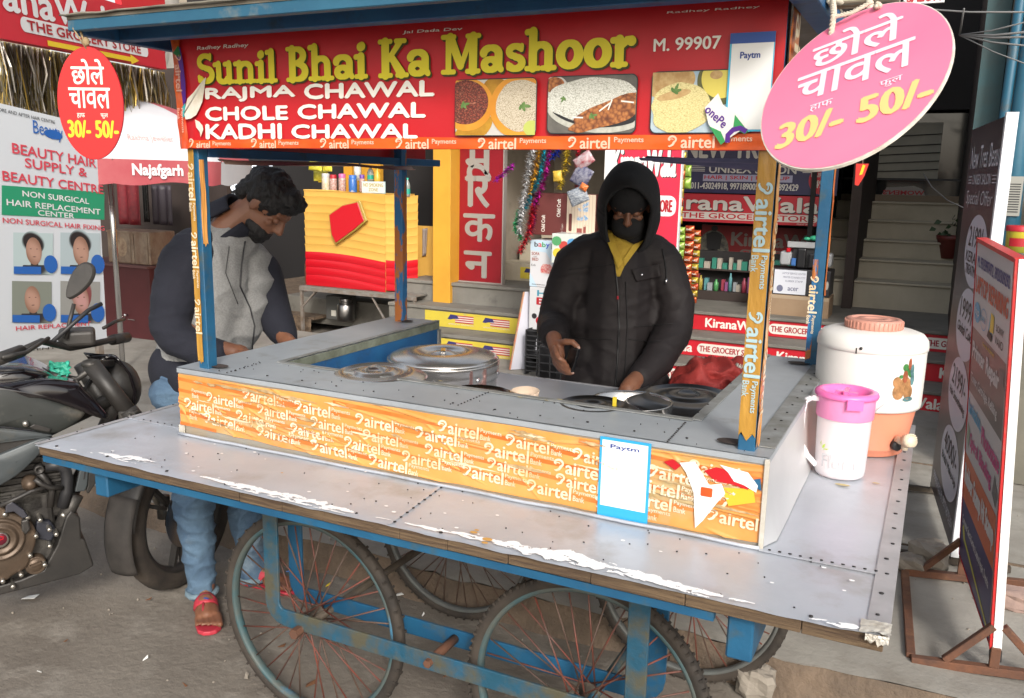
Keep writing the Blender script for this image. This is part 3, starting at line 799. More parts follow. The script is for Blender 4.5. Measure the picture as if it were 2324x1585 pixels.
# blue frame under the platform
b = MB()
b.box((.01, .012, PL-.052), (LX-.30, .032, PL-.034)); obj('under_rail', b, BLUE, cart)
b = MB(); b.box((.01, LY-.05, PL-.075), (LX-.05, LY-.02, PL-.04)); obj('under_rail', b, BLUE, cart)
for px in (222, 1650):
    p = aty(px, 1100 if px < 1000 else 1450, .05); b = MB(); b.box((p.x, .04, PL-.13 if px<1000 else PL-.135), (p.x+.05, LY-.06, PL-.04)); obj('cross_beam', b, BLUE, cart, bevel=.004)
# flat-iron struts and rails: outer and inner for the near pair, the same for the far pair
AX = .329
def rail(y, xl, xr, m, w=.052, t=.010, name='rail'):
    b = MB(); r = .045
    pts = [(xl, PL-.04), (xl, AX+.02+r)] + [(xl+r-r*math.cos(a), AX+.02+r-r*math.sin(a)) for a in (PI/8, PI/4, 3*PI/8)] + [(xl+r, AX+.02), (xr-r, AX+.02)] + \
          [(xr-r+r*math.sin(a), AX+.02+r-r*math.cos(a)) for a in (PI/8, PI/4, 3*PI/8)] + [(xr, AX+.02+r), (xr, PL-.04)]
    L = []; R = []
    for i, (x, z) in enumerate(pts):
        a = V(pts[max(i-1,0)]); c = V(pts[min(i+1,len(pts)-1)]); d = (c-a).normalized(); n = V((-d.y, d.x))*w/2
        L.append(V((x+n.x, 0, z+n.y))); R.append(V((x-n.x, 0, z-n.y)))
    n = len(pts); vs = []
    for yy in (y-t/2, y+t/2):
        vs += [V((p.x, yy, p.z)) for p in L] + [V((p.x, yy, p.z)) for p in R]
    fs = []
    for i in range(n-1):
        fs += [(i, n+i, n+i+1, i+1), (2*n+i, 2*n+i+1, 3*n+i+1, 3*n+i), (i, i+1, 2*n+i+1, 2*n+i), (n+i, 3*n+i, 3*n+i+1, n+i+1)]
    b.add(vs, fs); return obj(name, b, m, cart, bevel=.002)
WX = (.663, 1.536); WY = (.367, 1.107)
rail(.300, .578, 1.690, BLUE_WORN); rail(.436, .552, 1.700, BLUE)
RUSTY_DARK = mat('grimy_rail', (0.05, 0.04, 0.032), .75, col2=(.09,.07,.05), ns=10, bump=.5, bs=40)
rail(1.045, .60, 1.72, RUSTY_DARK, w=.04); rail(1.170, .60, 1.72, RUSTY_DARK, w=.04)
for wx in WX:
    b = MB(); b.tube([(wx+.02, .27, AX), (wx+.03, 1.20, AX)], .0125, 12); obj('axle', b, RUSTY_DARK if wx < 1 else BLUE_WORN, cart)
    b = MB(); b.tube([(wx+.02, .262, AX), (wx+.02, .29, AX)], .016, 6, smooth=False); obj('axle_nut', b, RUST, cart)
b = MB(); b.tube([(1.12,.30,.35),(1.12,.44,.35)], .013, 10); b.tube([(1.12,.28,.35),(1.12,.31,.35)], .012, 6, smooth=False); obj('rail_bolt', b, RUST, cart)
def wheel(cx, cy, lean, sm, rim_m, tread):
    R = .329; rt = .0205
    base = thing('wheel', None, None, (0,0,0)); del base['label']; del base['category']
    base.parent = cart; base.location = (V((cx, cy, AX)) - cart.location)
    wy = Matrix.Rotation(lean, 4, 'Z')
    # tyre with moulded shoulder blocks
    prof = [(R-rt*1.55, -.010), (R-rt*1.2, -.015), (R-rt*.6, -.017), (R-rt*.12, -.011), (R, -.004), (R, .004), (R-rt*.12, .011), (R-rt*.6, .017), (R-rt*1.2, .015), (R-rt*1.55, .010)]
    X = wy @ Matrix.Rotation(-PI/2, 4, 'X')
    b = MB(); b.lathe([(r, z) for r, z in prof], 72, X)
    for k in range(tread):
        a = 2*PI*k/tread
        for s in (-1, 1):
            M = X @ Matrix.Rotation(a + s*PI/tread*.5, 4, 'Z')
            b.box((R-.010, s*.011-.005, -.0035), (R+.0006, s*.011+.005, .0035), M @ Matrix.Rotation(0, 4, 'X') @ Matrix(((1,0,0,0),(0,0,1,0),(0,1,0,0),(0,0,0,1))))
    o = link('tyre', b.mesh('tyre'), TYRE, base)
    Ri = R - rt*1.35
    b = MB(); b.lathe([(Ri, -.012), (Ri-.006, -.015), (Ri-.012, -.010), (Ri-.014, 0), (Ri-.012, .010), (Ri-.006, .014), (Ri, .012)], 72, X)
    link('rim', b.mesh('rim'), rim_m, base)
    b = MB(); b.lathe([(.001,-.05),(.012,-.05),(.012,-.036),(.026,-.036),(.026,-.030),(.014,-.028),(.013,.028),(.026,.030),(.026,.036),(.012,.036),(.012,.05),(.001,.05)], 20, X)
    link('hub', b.mesh('hub'), RUSTY_DARK, base)
    me = None; n = 36
    for k in range(n):
        a = 2*PI*k/n; s = 1 if k % 2 else -1; tw = (.32 if (k//2) % 2 else -.32)
        M = X @ Matrix.Rotation(a, 4, 'Z')
        if me is None or True:
            bb = MB(); bb.tube([V((.022*math.cos(tw*3), .022*math.sin(tw*3), s*.033)), V((Ri-.018, 0, s*.003))], .0024, 5)
            bb.v = [M @ p for p in bb.v]
            link('spoke', bb.mesh('spoke'), sm if (k % 5 and k % 7) else SPOKE_DARK, base)
    return base
wheel(WX[0], WY[0], .0, SPOKE, RIM_TEAL, 46)
wheel(WX[1], WY[0], .02, SPOKE, RIM_TEAL, 90)
wheel(WX[0]+.074, WY[1], .0, SPOKE_DARK, RIM_GREY, 60)
wheel(WX[1]+.074, WY[1], .0, SPOKE, RIM_GREY, 60)

# posts
PX = (.348, 1.905); PY = (.318, 1.320); PW = .036
def post(x, y, m, lean=0.0, z0=PL):
    b = MB(); b.box((x-PW/2, y-PW/2, z0), (x+PW/2, y+PW/2, 1.975)); return obj('post', b, m, cart, bevel=.002)
TORN = mat('torn_tape_over_blue', (0.02, 0.13, 0.30), 0.4, col2=(0.40, 0.13, 0.03), ns=11, nd=6, lo=.50, hi=.53, stretch=(2, 2, .55), bump=.5, bs=30)
pFL = post(PX[0], PY[0], BLUE); pFR = post(PX[1], PY[0], BLUE); pBL = post(PX[0]+.01, PY[1], TORN); pBR = post(PX[1], PY[1], BLUE)
def post_tape(post_o, x, y, z0, z1, faces, m, inkm, seed, txt_s=.036):
    """tape wrapped on chosen faces of a post: ragged end, lettering running down"""
    for fi, (o, xd, w, off) in enumerate(faces):
        M = frame(o, xd, (0,0,1))
        def fn(u, v):
            yy = z0 + (z1-z0)*v
            wx_ = w*u
            if v == 0: yy += .02*noise.noise(V((u*3, seed, 0)))
            return M @ V((wx_, yy - o[2], .0022 + .0022*max(0, 1-abs(noise.noise(V((u*3+seed, yy*7, fi))))*3)))
        b = MB(); b.grid(fn, 6, 90); t_ = obj('tape_wrap', b, m, post_o)
        if inkm:
            ik = MB(); zz = z1 - .05 - off
            MM = frame(M @ V((w*.5, 0, 0)), (0,0,-1), xd)   # reading downwards
            while zz > z0 + .12:
                L0 = -(zz - o[2]); s = txt_s
                swoosh(ik, L0, -s*.45, s*.9, MM, .0055)
                xe = text(ik, 'airtel', L0+s*1.0, -s*.42, L0+s*3.9, s*.50, MM, .0055, .035)
                if zz - z0 > .26:
                    text(ik, 'Payments', xe+.008, .000, xe+.008+s*1.9, s*.42, MM, .0055, .02)
                    text(ik, 'Bank', xe+.008, -s*.46, xe+.008+s*.95, -s*.08, MM, .0055, .02)
                zz -= s*7.3
            obj('lettering', ik, inkm, t_)
h = PW/2
post_tape(pFR, PX[1], PY[0], CT+.03, 1.70, [((PX[1]-h, PY[0]-h, PL), (1,0,0), PW, .02)], TAPE_OLD, TAPE_INK_BLUE, 1)
post_tape(pFR, PX[1], PY[0], CT+.01, 1.70, [((PX[1]+h, PY[0]-h, PL), (0,1,0), PW, .10)], TAPE, TAPE_INK, 2)
post_tape(pFL, PX[0], PY[0], CT+.02, 1.70, [((PX[0]-h, PY[0]-h, PL), (1,0,0), PW*.62, .0)], TAPE_OLD, TAPE_INK, 3, .026)
post_tape(pFL, PX[0], PY[0], CT+.36, 1.66, [((PX[0]+h, PY[0]-h, PL), (0,1,0), PW*.5, .13)], TAPE, TAPE_INK, 4, .022)
post_tape(pBR, PX[1], PY[1], CT+.02, 1.40, [((PX[1]-h, PY[1]-h, PL), (1,0,0), PW*.45, .0)], TORN, TAPE_INK, 6, .030)
post_tape(pBR, PX[1], PY[1], CT+.22, 1.70, [((PX[1]+h, PY[1]-h, PL), (0,1,0), PW, .3)], TAPE_BAND, None, 7)

# roof
RX0, RX1, RY0, RY1, RZ = .185, 1.985, .06, 1.62, 1.998
b = MB(); b.box((RX0, RY0, RZ), (RX1, RY1, RZ+.008))
roof = obj('roof', b, mat('old_roof_board', (0.16,0.14,0.11), .8, col2=(.24,.22,.18), ns=8), cart)
b = MB()
def lip(u, v):
    x = RX0-.01+(RX1-RX0+.02)*u; return V((x, RY0-.012+.03*v + .004*noise.noise(V((x*9,0,0))), RZ+.012+.005*noise.noise(V((x*14, v*2, 0)))))
b.grid(lip, 80, 3); obj('roof_edge', b, mat('ragged_roof_felt', (0.12,0.11,0.09), .9, col2=(.22,.20,.16), ns=14), roof, solid=.004)
b = MB(); b.box((RX0, RY0, RZ-.027), (RX1, RY0+.025, RZ-.0005)); obj('fascia', b, ROOF_BLUE, roof, bevel=.002)
b = MB(); b.box((RX0+.03, RY0+.13, RZ-.033), (RX1-.03, RY0+.17, RZ-.0005)); obj('beam', b, BLUE_DARK, roof, bevel=.002)
b = MB(); b.box((RX0, RY0+.0255, RZ-.035), (RX0+.03, RY1, RZ-.0005)); obj('beam', b, BLUE_DARK, roof, bevel=.002)
b = MB(); b.box((RX1-.05, RY0+.0255, RZ-.040), (RX1, RY1, RZ-.0005)); obj('beam', b, BLUE_DARK, roof, bevel=.002)
b = MB(); b.box((RX0, RY1-.04, RZ-.05), (RX1, RY1, RZ-.0005)); obj('beam', b, BLUE_DARK, roof, bevel=.002)
b = MB(); b.box((RX1+.002, .33, RZ-.030), (RX1+.13, .40, RZ+.03)); obj('rafter_end', b, mat('peeling_white_wood', (0.42,0.38,0.30), .8, col2=(.20,.15,.10), ns=12, nd=6, lo=.45, hi=.55, stretch=(.6,4,4), dirt=(.05,.25,.32), dns=9), roof, bevel=.003)
# lower rails that carry the side banners
b = MB(); b.box((PX[0]-.02, PY[0]+h+.001, 1.668), (PX[0]+.02, 1.60, 1.694)); obj('side_rail', b, BLUE_DARK, cart, bevel=.002)
b = MB(); b.box((PX[0]+h, PY[0]-.012, 1.705), (PX[1]-h, PY[0]+.012, 1.73)); obj('front_rail', b, BLUE_DARK, cart)
def sidefl(xx, s):
    def f(u, v):
        y = PY[0]+.02+1.22*u; z = 1.690 + .275*v
        return V((xx + s*.004*noise.noise(V((y*6, z*6, 0))), y, z))
    return f
TARP_BACK = mat('pale_banner_back', (0.42,0.30,0.22), .5, col2=(.30,.12,.16), ns=3)
b = MB(); b.grid(sidefl(PX[0]-.027, 1), 30, 8); obj('side_banner', b, RED_FLEX, cart)
b = MB(); b.grid(lambda u, v: V((PX[1]+.027+.003*noise.noise(V((u*6, v*6, 0))), PY[0]-.03+.10*u+.01*v, 1.690+.29*v)), 10, 10); o_ = obj('banner_wrap', b, TAPE_BAND, cart); b = MB(); text(b, 'airtel', .02, -.03, .26, .04, frame((PX[1]+.0325, PY[0]+.02, 1.97), (0,0,-1), (0,1,0)), .001, .03); obj('lettering', b, TAPE_INK, o_)
b = MB()
def tarpf(u, v):
    x = PX[0]+.05+1.0*u if False else 1.62+.265*u; y = PY[0]+.03 + .12*v
    return V((x, y, 1.676 - .022*u*v - .006*math.sin(v*9) ))
b.grid(tarpf, 12, 16); obj('tarp_fold', b, mat('purple_tarp', (0.06,0.06,0.13), .6, col2=(.10,.09,.18), ns=20), cart)
b = MB()
def tarpl(u, v):
    y = PY[0]+.05+1.0*u; x = PX[0]+.022 + .09*v*(.3+.7*math.sin(PI*u)); return V((x, y, 1.664 - .012*v - .004*math.sin(v*7+u*9)))
b.grid(tarpl, 24, 6); obj('tarp_fold', b, TARP_BACK, cart)
# ------------------------------------------------------------------ the printed banner
BY = .286
BM = frame((.322, BY, 1.690), (1,0,0), (0,0,1)); BW, BH = 1.925-.322, 1.985-1.690
def bq(px, py): p = aty(px, py, BY); return (p.x-.322, p.z-1.690)
def bwave(p):
    e = max(0, 1-p.x/.10)
    return V((p.x, p.y, p.z + .003*math.sin(p.x*5) + .002*noise.noise(V((p.x*9, p.y*9, 0))) + e*.006*noise.noise(V((p.x*50, p.y*22, 0)))))
def bf(u, v):
    x0 = -.012*v; x = x0 + (BW-x0)*u; y = BH*v - (.003*abs(noise.noise(V((x*7, 0, 0)))) if v == 0 else 0)
    return BM @ bwave(V((x, y, 0)))
b = MB(); b.grid(bf, 220, 40); ban = obj('banner', b, RED_FLEX, cart)
# orange printed tape along the hem
b = MB()
def hf(u, v):
    x = .012+(BW-.012)*u; y = .001 + (.020 + .012*u + .003*noise.noise(V((x*6, 2, 0))))*v
    p = bwave(V((x, y, 0))); p.z += .0025 + .0015*noise.noise(V((x*12, y*60, 5))); return BM @ p
b.grid(hf, 200, 6); hem = obj('hem_tape', b, ORANGE, ban)
PINKISH_INK = mat('orange_white_ink', (0.78,0.50,0.36), .4)
b = MB(); x = .03; k = 0
def hb(p): q_ = bwave(p); q_.z += .0042; return q_
while x < BW-.16:
    y = -.006 + .012*x/BW
    swoosh(b, x, max(y,.0005), .026, BM, 0, hb); xe = text(b, 'airtel', x+.03, max(y, .0010), None, y+.024, BM, 0, .03, fn=hb)
    text(b, 'Payments', xe+.010, max(y+.010,.004), xe+.075, y+.024, BM, 0, .02, fn=hb)
    x += .225
obj('lettering', b, PINKISH_INK, hem)
# vertical tape at the left edge, bare torn patch, purple and green sticker edge
b = MB()
def lf(u, v):
    x = -.004 + (.030+.004*noise.noise(V((v*5,0,0))))*u - .012*v; y = -.002 + (BH+.002)*v
    p = bwave(V((x, y, 0))); p.z += .003 + .004*abs(noise.noise(V((x*60, y*9, 5)))); return BM @ p
b.grid(lf, 8, 50); lt = obj('edge_tape', b, mat('red_orange_tape', (0.52,0.05,0.02), .3, col2=(.60,.12,.02), ns=8, bump=.5, bs=25, coat=.3), ban)
b = MB(); LM = frame(BM @ V((.008, BH*.80, .0085)), (0,0,-1), (1,0,0))
swoosh(b, -.012, -.008, .022, LM, 0); text(b, 'airtel', .016, -.009, .085, .012, LM, 0, .03); text(b, 'Payments', .130, .002, .195, .013, LM, 0, .02); text(b, 'Bank', .130,-.010,.160,-.001, LM, 0, .02)
obj('lettering', b, mat('pinkish_ink', (0.66,0.36,0.28), .4), lt)
b = MB()
pgon(b, [bq(*t) for t in ((424,332-75),(424,262),(432,225),(445,212),(462,190),(474,176),(470,205),(466,232),(458,250),(452,262),(440,270),(428,272))], BM, .0105)
pgon(b, [bq(*t) for t in ((449,272),(459,277),(466,286),(468,294),(462,312),(460,300),(452,290))], BM, .0105)
obj('torn_patch', b, mat('cream_torn_patch', (0.62,0.56,0.44), .6, col2=(.72,.68,.60), ns=30), ban)
PURPLE = mat('purple_print', (0.08,0.012,0.22), .4); GREEN = mat('green_print', (0.02,0.20,0.06), .4); TEAL = mat('teal_print', (0.03,0.35,0.35), .4)
b = MB(); pgon(b, [bq(*t) for t in ((404,118),(414,108),(420,140),(426,190),(427,230),(421,240),(416,205),(414,160))], BM, .008); o_ = obj('sticker_edge', b, PURPLE, ban)
b = MB(); pgon(b, [bq(*t) for t in ((398,122),(410,104),(416,128),(412,132))], BM, .0085); obj('sticker_edge', b, GREEN, ban)
b = MB(); pgon(b, [bq(*t) for t in ((418,246),(426,234),(428,262),(420,268))], BM, .0085); obj('sticker_edge', b, TEAL, ban)
# small italic lines
def bt(mb, s, a, c, bold=.02, shear=0., z=.0035):
    """text from the lower-left pixel a to the upper-right pixel c of the upright line"""
    x0, y0 = bq(*a); x1, y1 = bq(*c); text(mb, s, x0, y0, x1, y1, BM, z, bold, shear=shear, fn=bwave)
ser = MB()
# rounded slab-serif alphabet for the title
GW = {'S':.66,'u':.74,'n':.74,'i':.36,'l':.36,'B':.74,'h':.74,'a':.64,'K':.80,'M':1.02,'s':.54,'o':.66,'r':.56,' ':.34}
def glyph(mb, ch, ox, oy, s, M, z, sx=1.0, grow=0.0):
    grow += .045
    cnt = [0]
    def T(x, y): return (ox + x*s*sx, oy + y*s)
    def nz_(): cnt[0] += 1; return z + cnt[0]*.00004
    def st(pts, w):
        ws = [(q_+grow)*s for q_ in (w if isinstance(w, list) else [w]*len(pts))]; P = [T(*p) for p in pts]
        stroke(mb, P, ws, M, nz_(), bwave)
        for p, w_ in ((P[0], ws[0]), (P[-1], ws[-1])):
            zz = nz_(); pts_ = [M @ bwave(V((p[0]+w_/2*math.cos(a*PI/8), p[1]+w_/2*math.sin(a*PI/8), zz))) for a in range(16)]; mb.poly(pts_)
    def foot(x, y, w=.15): st([(x-w, y), (x+w, y)], .085)
    def stem(x, y0, y1, w=.20, feet=(1,1)):
        st([(x, y0+.06), (x, y1-.06)], w)
        if feet[0]: foot(x, y0+.045)
        if feet[1] == 1: foot(x, y1-.045)
        if feet[1] == 2: st([(x-.15, y1-.07), (x, y1-.06)], .11)
    def ring(cx, cy, rx, ry, a0, a1, wt, wn, n=18):
        pts = arc(cx, cy, rx, ry, a0, a1, n); st(pts, [wn + (wt-wn)*abs(math.cos(math.radians(a0+(a1-a0)*i/n))) for i in range(n+1)])
    if ch == 'S': ring(.34,.72,.22,.19,55,270,.17,.12); ring(.34,.29,.24,.21,90,-140,.20,.13); st([(.53,.80),(.54,.93)],.09); st([(.11,.10),(.10,.24)],.09)
    elif ch == 'u': stem(.17,.12,.68,.19,(0,2)); stem(.55,.0,.68,.19,(1,2)); ring(.33,.22,.17,.17,185,330,.19,.13)
    elif ch == 'n': stem(.17,.0,.68,.19,(1,2)); stem(.56,.0,.50,.19,(1,0)); ring(.37,.44,.19,.17,155,0,.19,.12)
    elif ch == 'i': stem(.18,.0,.66,.20,(1,2)); st([(.17,.86),(.21,.88)],.21)
    elif ch == 'l': stem(.18,.0,1.0,.20,(1,2))
    elif ch == 'B': stem(.20,.0,.98,.21); ring(.34,.73,.21,.19,95,-90,.20,.10); ring(.36,.27,.25,.22,90,-95,.21,.10)
    elif ch == 'h': stem(.17,.0,1.0,.19,(1,2)); stem(.56,.0,.50,.19,(1,0)); ring(.37,.44,.19,.17,155,0,.19,.12)
    elif ch == 'a': ring(.27,.19,.16,.13,20,340,.18,.11); ring(.28,.44,.20,.17,165,0,.19,.11); st([(.48,.46),(.48,.14),(.55,.06)],[.19,.19,.12])
    elif ch == 'K': stem(.20,.0,.98,.21); st([(.28,.45),(.60,.90)],[.10,.13]); st([(.36,.55),(.64,.08)],[.15,.22]); foot(.66,.045,.13); foot(.62,.935,.12)
    elif ch == 'M': stem(.17,.0,.98,.13); stem(.83,.0,.98,.20); st([(.22,.92),(.50,.20)],[.20,.17]); st([(.78,.92),(.52,.20)],[.13,.10])
    elif ch == 's': ring(.27,.49,.16,.12,50,270,.15,.11); ring(.27,.20,.17,.14,90,-140,.17,.12); st([(.42,.52),(.43,.62)],.08); st([(.10,.08),(.10,.18)],.08)
    elif ch == 'o': ring(.33,.34,.22,.27,0,360,.21,.12, 26)
    elif ch == 'r': stem(.17,.0,.68,.19,(1,2)); st([(.22,.48),(.34,.60),(.44,.58)],[.12,.15,.20])
TITLE = MB(); TSH = MB()
def title(s, pa, pb, ht):
    x0, y0 = bq(*pa); x1, y1 = bq(*pb)
    tot = sum(GW[c] for c in s) ; xx = x0; sl = (y1-y0)/(x1-x0)
    sx = (x1-x0)/(tot*ht)
    for c in s:
        if c != ' ':
            glyph(TSH, c, xx+.0028, y0+sl*(xx-x0)-.0030, ht, BM, .0030, sx, .02)
            glyph(TITLE, c, xx, y0+sl*(xx-x0), ht, BM, .0052, sx)
        xx += GW[c]*ht*sx
hh_ = lambda x, a, c: bq(x, a)[1]-bq(x, c)[1]
title('Sunil', (451,192), (634,187), hh_(451,123,192)); title('Bhai', (655,186), (836,177), hh_(660,108,186)); title('Ka', (861,177), (980,171), hh_(870,91,177)); title('Mashoor', (1005,169), (1445,150), hh_(1020,80,169))
obj('lettering_shadow', TSH, SHADOW_INK, ban); obj('lettering', TITLE, YELLOW_INK, ban)
W_ = MB()
bt(W_, 'Radhey Radhey', (450,117), (566,99), .025, .25); bt(W_, 'Jai Dada Dev', (915,79), (1048,62), .025, .25); bt(W_, 'Radhey Radhey', (1515,34), (1725,14), .02, .25)
bt(W_, 'M. 99907', (1485,118), (1638,82), .03)
bt(W_, 'RAJMA', (471,232), (672,195), .075); bt(W_, 'CHAWAL', (696,225), (984,183), .075)
bt(W_, 'CHOLE', (471,274), (655,241), .075); bt(W_, 'CHAWAL', (681,270), (965,233), .075)
bt(W_, 'KADHI', (472,315), (641,282), .075); bt(W_, 'CHAWAL', (667,314), (947,282), .075)
obj('lettering', W_, WHITE_INK, ban)
# food photographs, printed in rounded frames
def photo(l, t, r, bt_, m):
    x0, y0 = bq(l, bt_); x1, y1 = bq(r, t)
    b = MB(); rrect(b, x0-.0022, y0-.0022, x1+.0022, y1+.0022, BM, .0068, .014); fr = obj('photo_print', b, BLACK_INK, ban)
    b = MB(); rrect(b, x0, y0, x1, y1, BM, .0072, .012); obj('photo_ground', b, m, fr)
    return fr, x0, y0, x1, y1
def clipell(mb, cx, cy, rx, ry, z, x0, y0, x1, y1, n=48, rot=0.0, wob=0.0):
    pts = []
    for i in range(n):
        a = 2*PI*i/n; k = 1+wob*noise.noise(V((math.cos(a)*2, math.sin(a)*2, cx*30)))
        x = rx*k*math.cos(a); y = ry*k*math.sin(a)
        X = cx + x*math.cos(rot)-y*math.sin(rot); Y = cy + x*math.sin(rot)+y*math.cos(rot)
        pts.append((min(x1, max(x0, X)), min(y1, max(y0, Y))))
    pgon(mb, pts, BM, z)
BEANS = vmat('kidney_beans_print', [(0.0,(.36,.10,.06)),(0.35,(.22,.05,.03)),(.6,(.06,.012,.01)),(1,(.42,.15,.09))], 150, st=(1,1,1.5))
RICE = vmat('rice_print', [(0,(.75,.70,.58)),(.5,(.52,.45,.33)),(.8,(.30,.24,.16)),(1,(.2,.15,.1))], 420, st=(1,1,2))
RICEW = vmat('white_rice_print', [(0,(.80,.80,.76)),(.45,(.60,.60,.54)),(.8,(.34,.34,.28)),(1,(.3,.3,.25))], 330, st=(1,1,2.5))
CHOLE = vmat('chickpea_print', [(0,(.50,.22,.07)),(.4,(.36,.13,.04)),(.75,(.16,.05,.02)),(1,(.1,.03,.01))], 120)
YRICE = vmat('yellow_rice_print', [(0,(.74,.68,.36)),(.5,(.62,.54,.25)),(.9,(.44,.36,.14)),(1,(.4,.3,.1))], 300, st=(1,1,2))
BREAD = mat('flatbread_print', (.52,.36,.16), .5, col2=(.38,.22,.08), ns=60)
ORB = mat('orange_bowl_print', (0.66,0.30,0.035), .4, col2=(.55,.22,.02), ns=10); CLOTHY = mat('mustard_cloth_print', (.46,.24,.02), .5, col2=(.34,.16,.01), ns=30)
LEAFG = mat('herb_print', (.07,.15,.03), .5, col2=(.14,.24,.07), ns=90); GREYW = mat('pale_table_print', (.52,.50,.46), .5); DKT = mat('dark_table_print', (.10,.095,.085), .5, col2=(.16,.15,.13), ns=20)
BLUEN = mat('blue_napkin_print', (.30,.42,.52), .5, col2=(.45,.52,.55), ns=30)
fr, x0, y0, x1, y1 = photo(1037, 178, 1221, 308, GREYW)
w, h_ = x1-x0, y1-y0; B_ = (x0, y0, x1, y1)
def pe(m, *a, **k):
    b = MB(); clipell(b, *a, *B_, **k); obj('print_shape', b, m, fr)
def leafs(cx, cy, r, z):
    b = MB()
    for k_ in range(4):
        a = k_*.9+.3+cx*40; q_ = .45+.2*(k_ % 3); clipell(b, cx+r*q_*math.cos(a), cy+r*q_*.6*math.sin(a), r*q_, r*.26, z+k_*.0001, *B_, n=9, rot=a)
    obj('print_shape', b, LEAFG, fr)
pe(CLOTHY, x0+w*.5, y0+h_*.75, w*.17, h_*.3, .0076); pe(CLOTHY, x0+w*.22, y0+.08*h_, w*.28, h_*.22, .0077, rot=.5)
pe(ORB, x0+w*.14, y0+h_*.56, w*.34, h_*.48, .0080); pe(BEANS, x0+w*.13, y0+h_*.60, w*.29, h_*.40, .0084)
pe(ORB, x0+w*.80, y0+h_*.50, w*.36, h_*.56, .0088); pe(RICE, x0+w*.82, y0+h_*.52, w*.30, h_*.46, .0092, wob=.05); leafs(x0+w*.83, y0+h_*.52, w*.07, .0096); leafs(x0+w*.09, y0+h_*.56, w*.06, .0096)
pe(mat('lime_print', (.45,.50,.12), .4), x0+w*.96, y0+h_*.12, w*.10, h_*.14, .0097)
fr, x0, y0, x1, y1 = photo(1245, 170, 1449, 303, DKT); w, h_ = x1-x0, y1-y0; B_ = (x0, y0, x1, y1)
pe(GREYW, x0+w*.08, y0+h_*.80, w*.15, h_*.22, .0076); pe(CHOLE, x0+w*.07, y0+h_*.86, w*.12, h_*.14, .0079)
pe(mat('enamel_dish_print', (.50,.50,.44), .4, col2=(.38,.38,.33), ns=90), x0+w*.58, y0+h_*.44, w*.60, h_*.44, .0082, rot=-.06); pe(BLACK_INK, x0+w*.58, y0+h_*.50, w*.575, h_*.40, .0085, rot=-.06)
pe(RICEW, x0+w*.54, y0+h_*.58, w*.54, h_*.38, .0088, wob=.10); pe(CHOLE, x0+w*.74, y0+h_*.36, w*.52, h_*.22, .0092, rot=.32, wob=.2); leafs(x0+w*.50, y0+h_*.30, w*.05, .0097); leafs(x0+w*.20, y0+h_*.62, w*.04, .0097)
b = MB()
for a_, c_ in (((.60,.38),(.72,.52)),((.70,.40),(.74,.58)),((.84,.55),(.98,.52)),((.30,.28),(.42,.27))): stroke(b, [(x0+w*a_[0], y0+h_*a_[1]), (x0+w*c_[0], y0+h_*c_[1])], .003, BM, .0098)
obj('print_shape', b, WHITE_INK, fr)
fr, x0, y0, x1, y1 = photo(1478, 158, 1722, 302, BLUEN); w, h_ = x1-x0, y1-y0; B_ = (x0, y0, x1, y1)
pe(BREAD, x0+w*.12, y0+h_*.88, w*.30, h_*.30, .0076); pe(mat('olive_bowl_print', (.10,.10,.03), .4), x0+w*.66, y0+h_*.84, w*.22, h_*.40, .0080); pe(mat('kadhi_print', (.62,.52,.10), .4), x0+w*.67, y0+h_*.88, w*.19, h_*.33, .0084)
pe(BREAD, x0+w*.62, y0+h_*.93, w*.06, h_*.07, .0088); pe(YRICE, x0+w*.29, y0+h_*.40, w*.29, h_*.42, .0090, wob=.12); pe(BREAD, x0+w*.22, y0+h_*.62, w*.17, h_*.07, .0095, rot=.2); leafs(x0+w*.22, y0+h_*.68, w*.06, .0098)
# payment sticker on the banner (code left out) and the folded purple-green sticker
x0, y0 = bq(1647, 300); x1, y1 = bq(1764, 73)
CM2 = frame(BM @ V((x0, y0, .0125)), (1,0,-.0), (0,0,1)); cw = min(x1, BW-.004)-x0; ch_ = y1-y0
st = board(ban, 'payment_sticker', CM2, cw, ch_, .001, mat('pale_blue_sticker', (0.06,0.40,0.58), .35))
b = MB(); rect(b, .004, .004, cw-.002, ch_-.02, CM2, .0006); obj('card_face', b, mat('white_sticker', (0.74,0.74,0.72), .35), st)
b = MB(); rect(b, 0, ch_-.020, cw, ch_, CM2, .0008); obj('card_band', b, mat('royal_blue', (0.02,0.07,0.30), .35), st)
b = MB(); text(b, 'Paytm', .022, ch_-.052, .060, ch_-.036, CM2, .0012, .03); obj('lettering', b, mat('navy_ink', (0.02,0.05,0.25)), st)
def bq2(*t): return bq(*t)
b = MB(); pgon(b, [bq(*t) for t in ((1604,246),(1634,214),(1645,240),(1690,268),(1696,290),(1640,328),(1612,282))], BM, .0155); fs = obj('folded_sticker', b, mat('white_sticker2', (0.70,0.69,0.66), .4), ban, solid=.0008)
b = MB(); pgon(b, [bq(*t) for t in ((1672,262),(1702,300),(1694,306),(1668,290))], BM, .0166); pgon(b, [bq(*t) for t in ((1614,288),(1640,330),(1650,322),(1640,300))], BM, .0166); obj('sticker_patch', b, mat('green_print2', (0.03,0.28,0.08), .4), fs)
b = MB(); stroke(b, [bq(*t) for t in ((1655,325),(1656,308),(1668,296),(1684,292),(1698,300))], .010, BM, .0168); obj('sticker_patch', b, PURPLE, fs)
b = MB(); p_ = bq(1603, 254); text(b, 'onePe', p_[0], p_[1], p_[0]+.052, p_[1]+.017, BM, .0170, .03, rot=-.72); obj('lettering', b, PURPLE, fs)
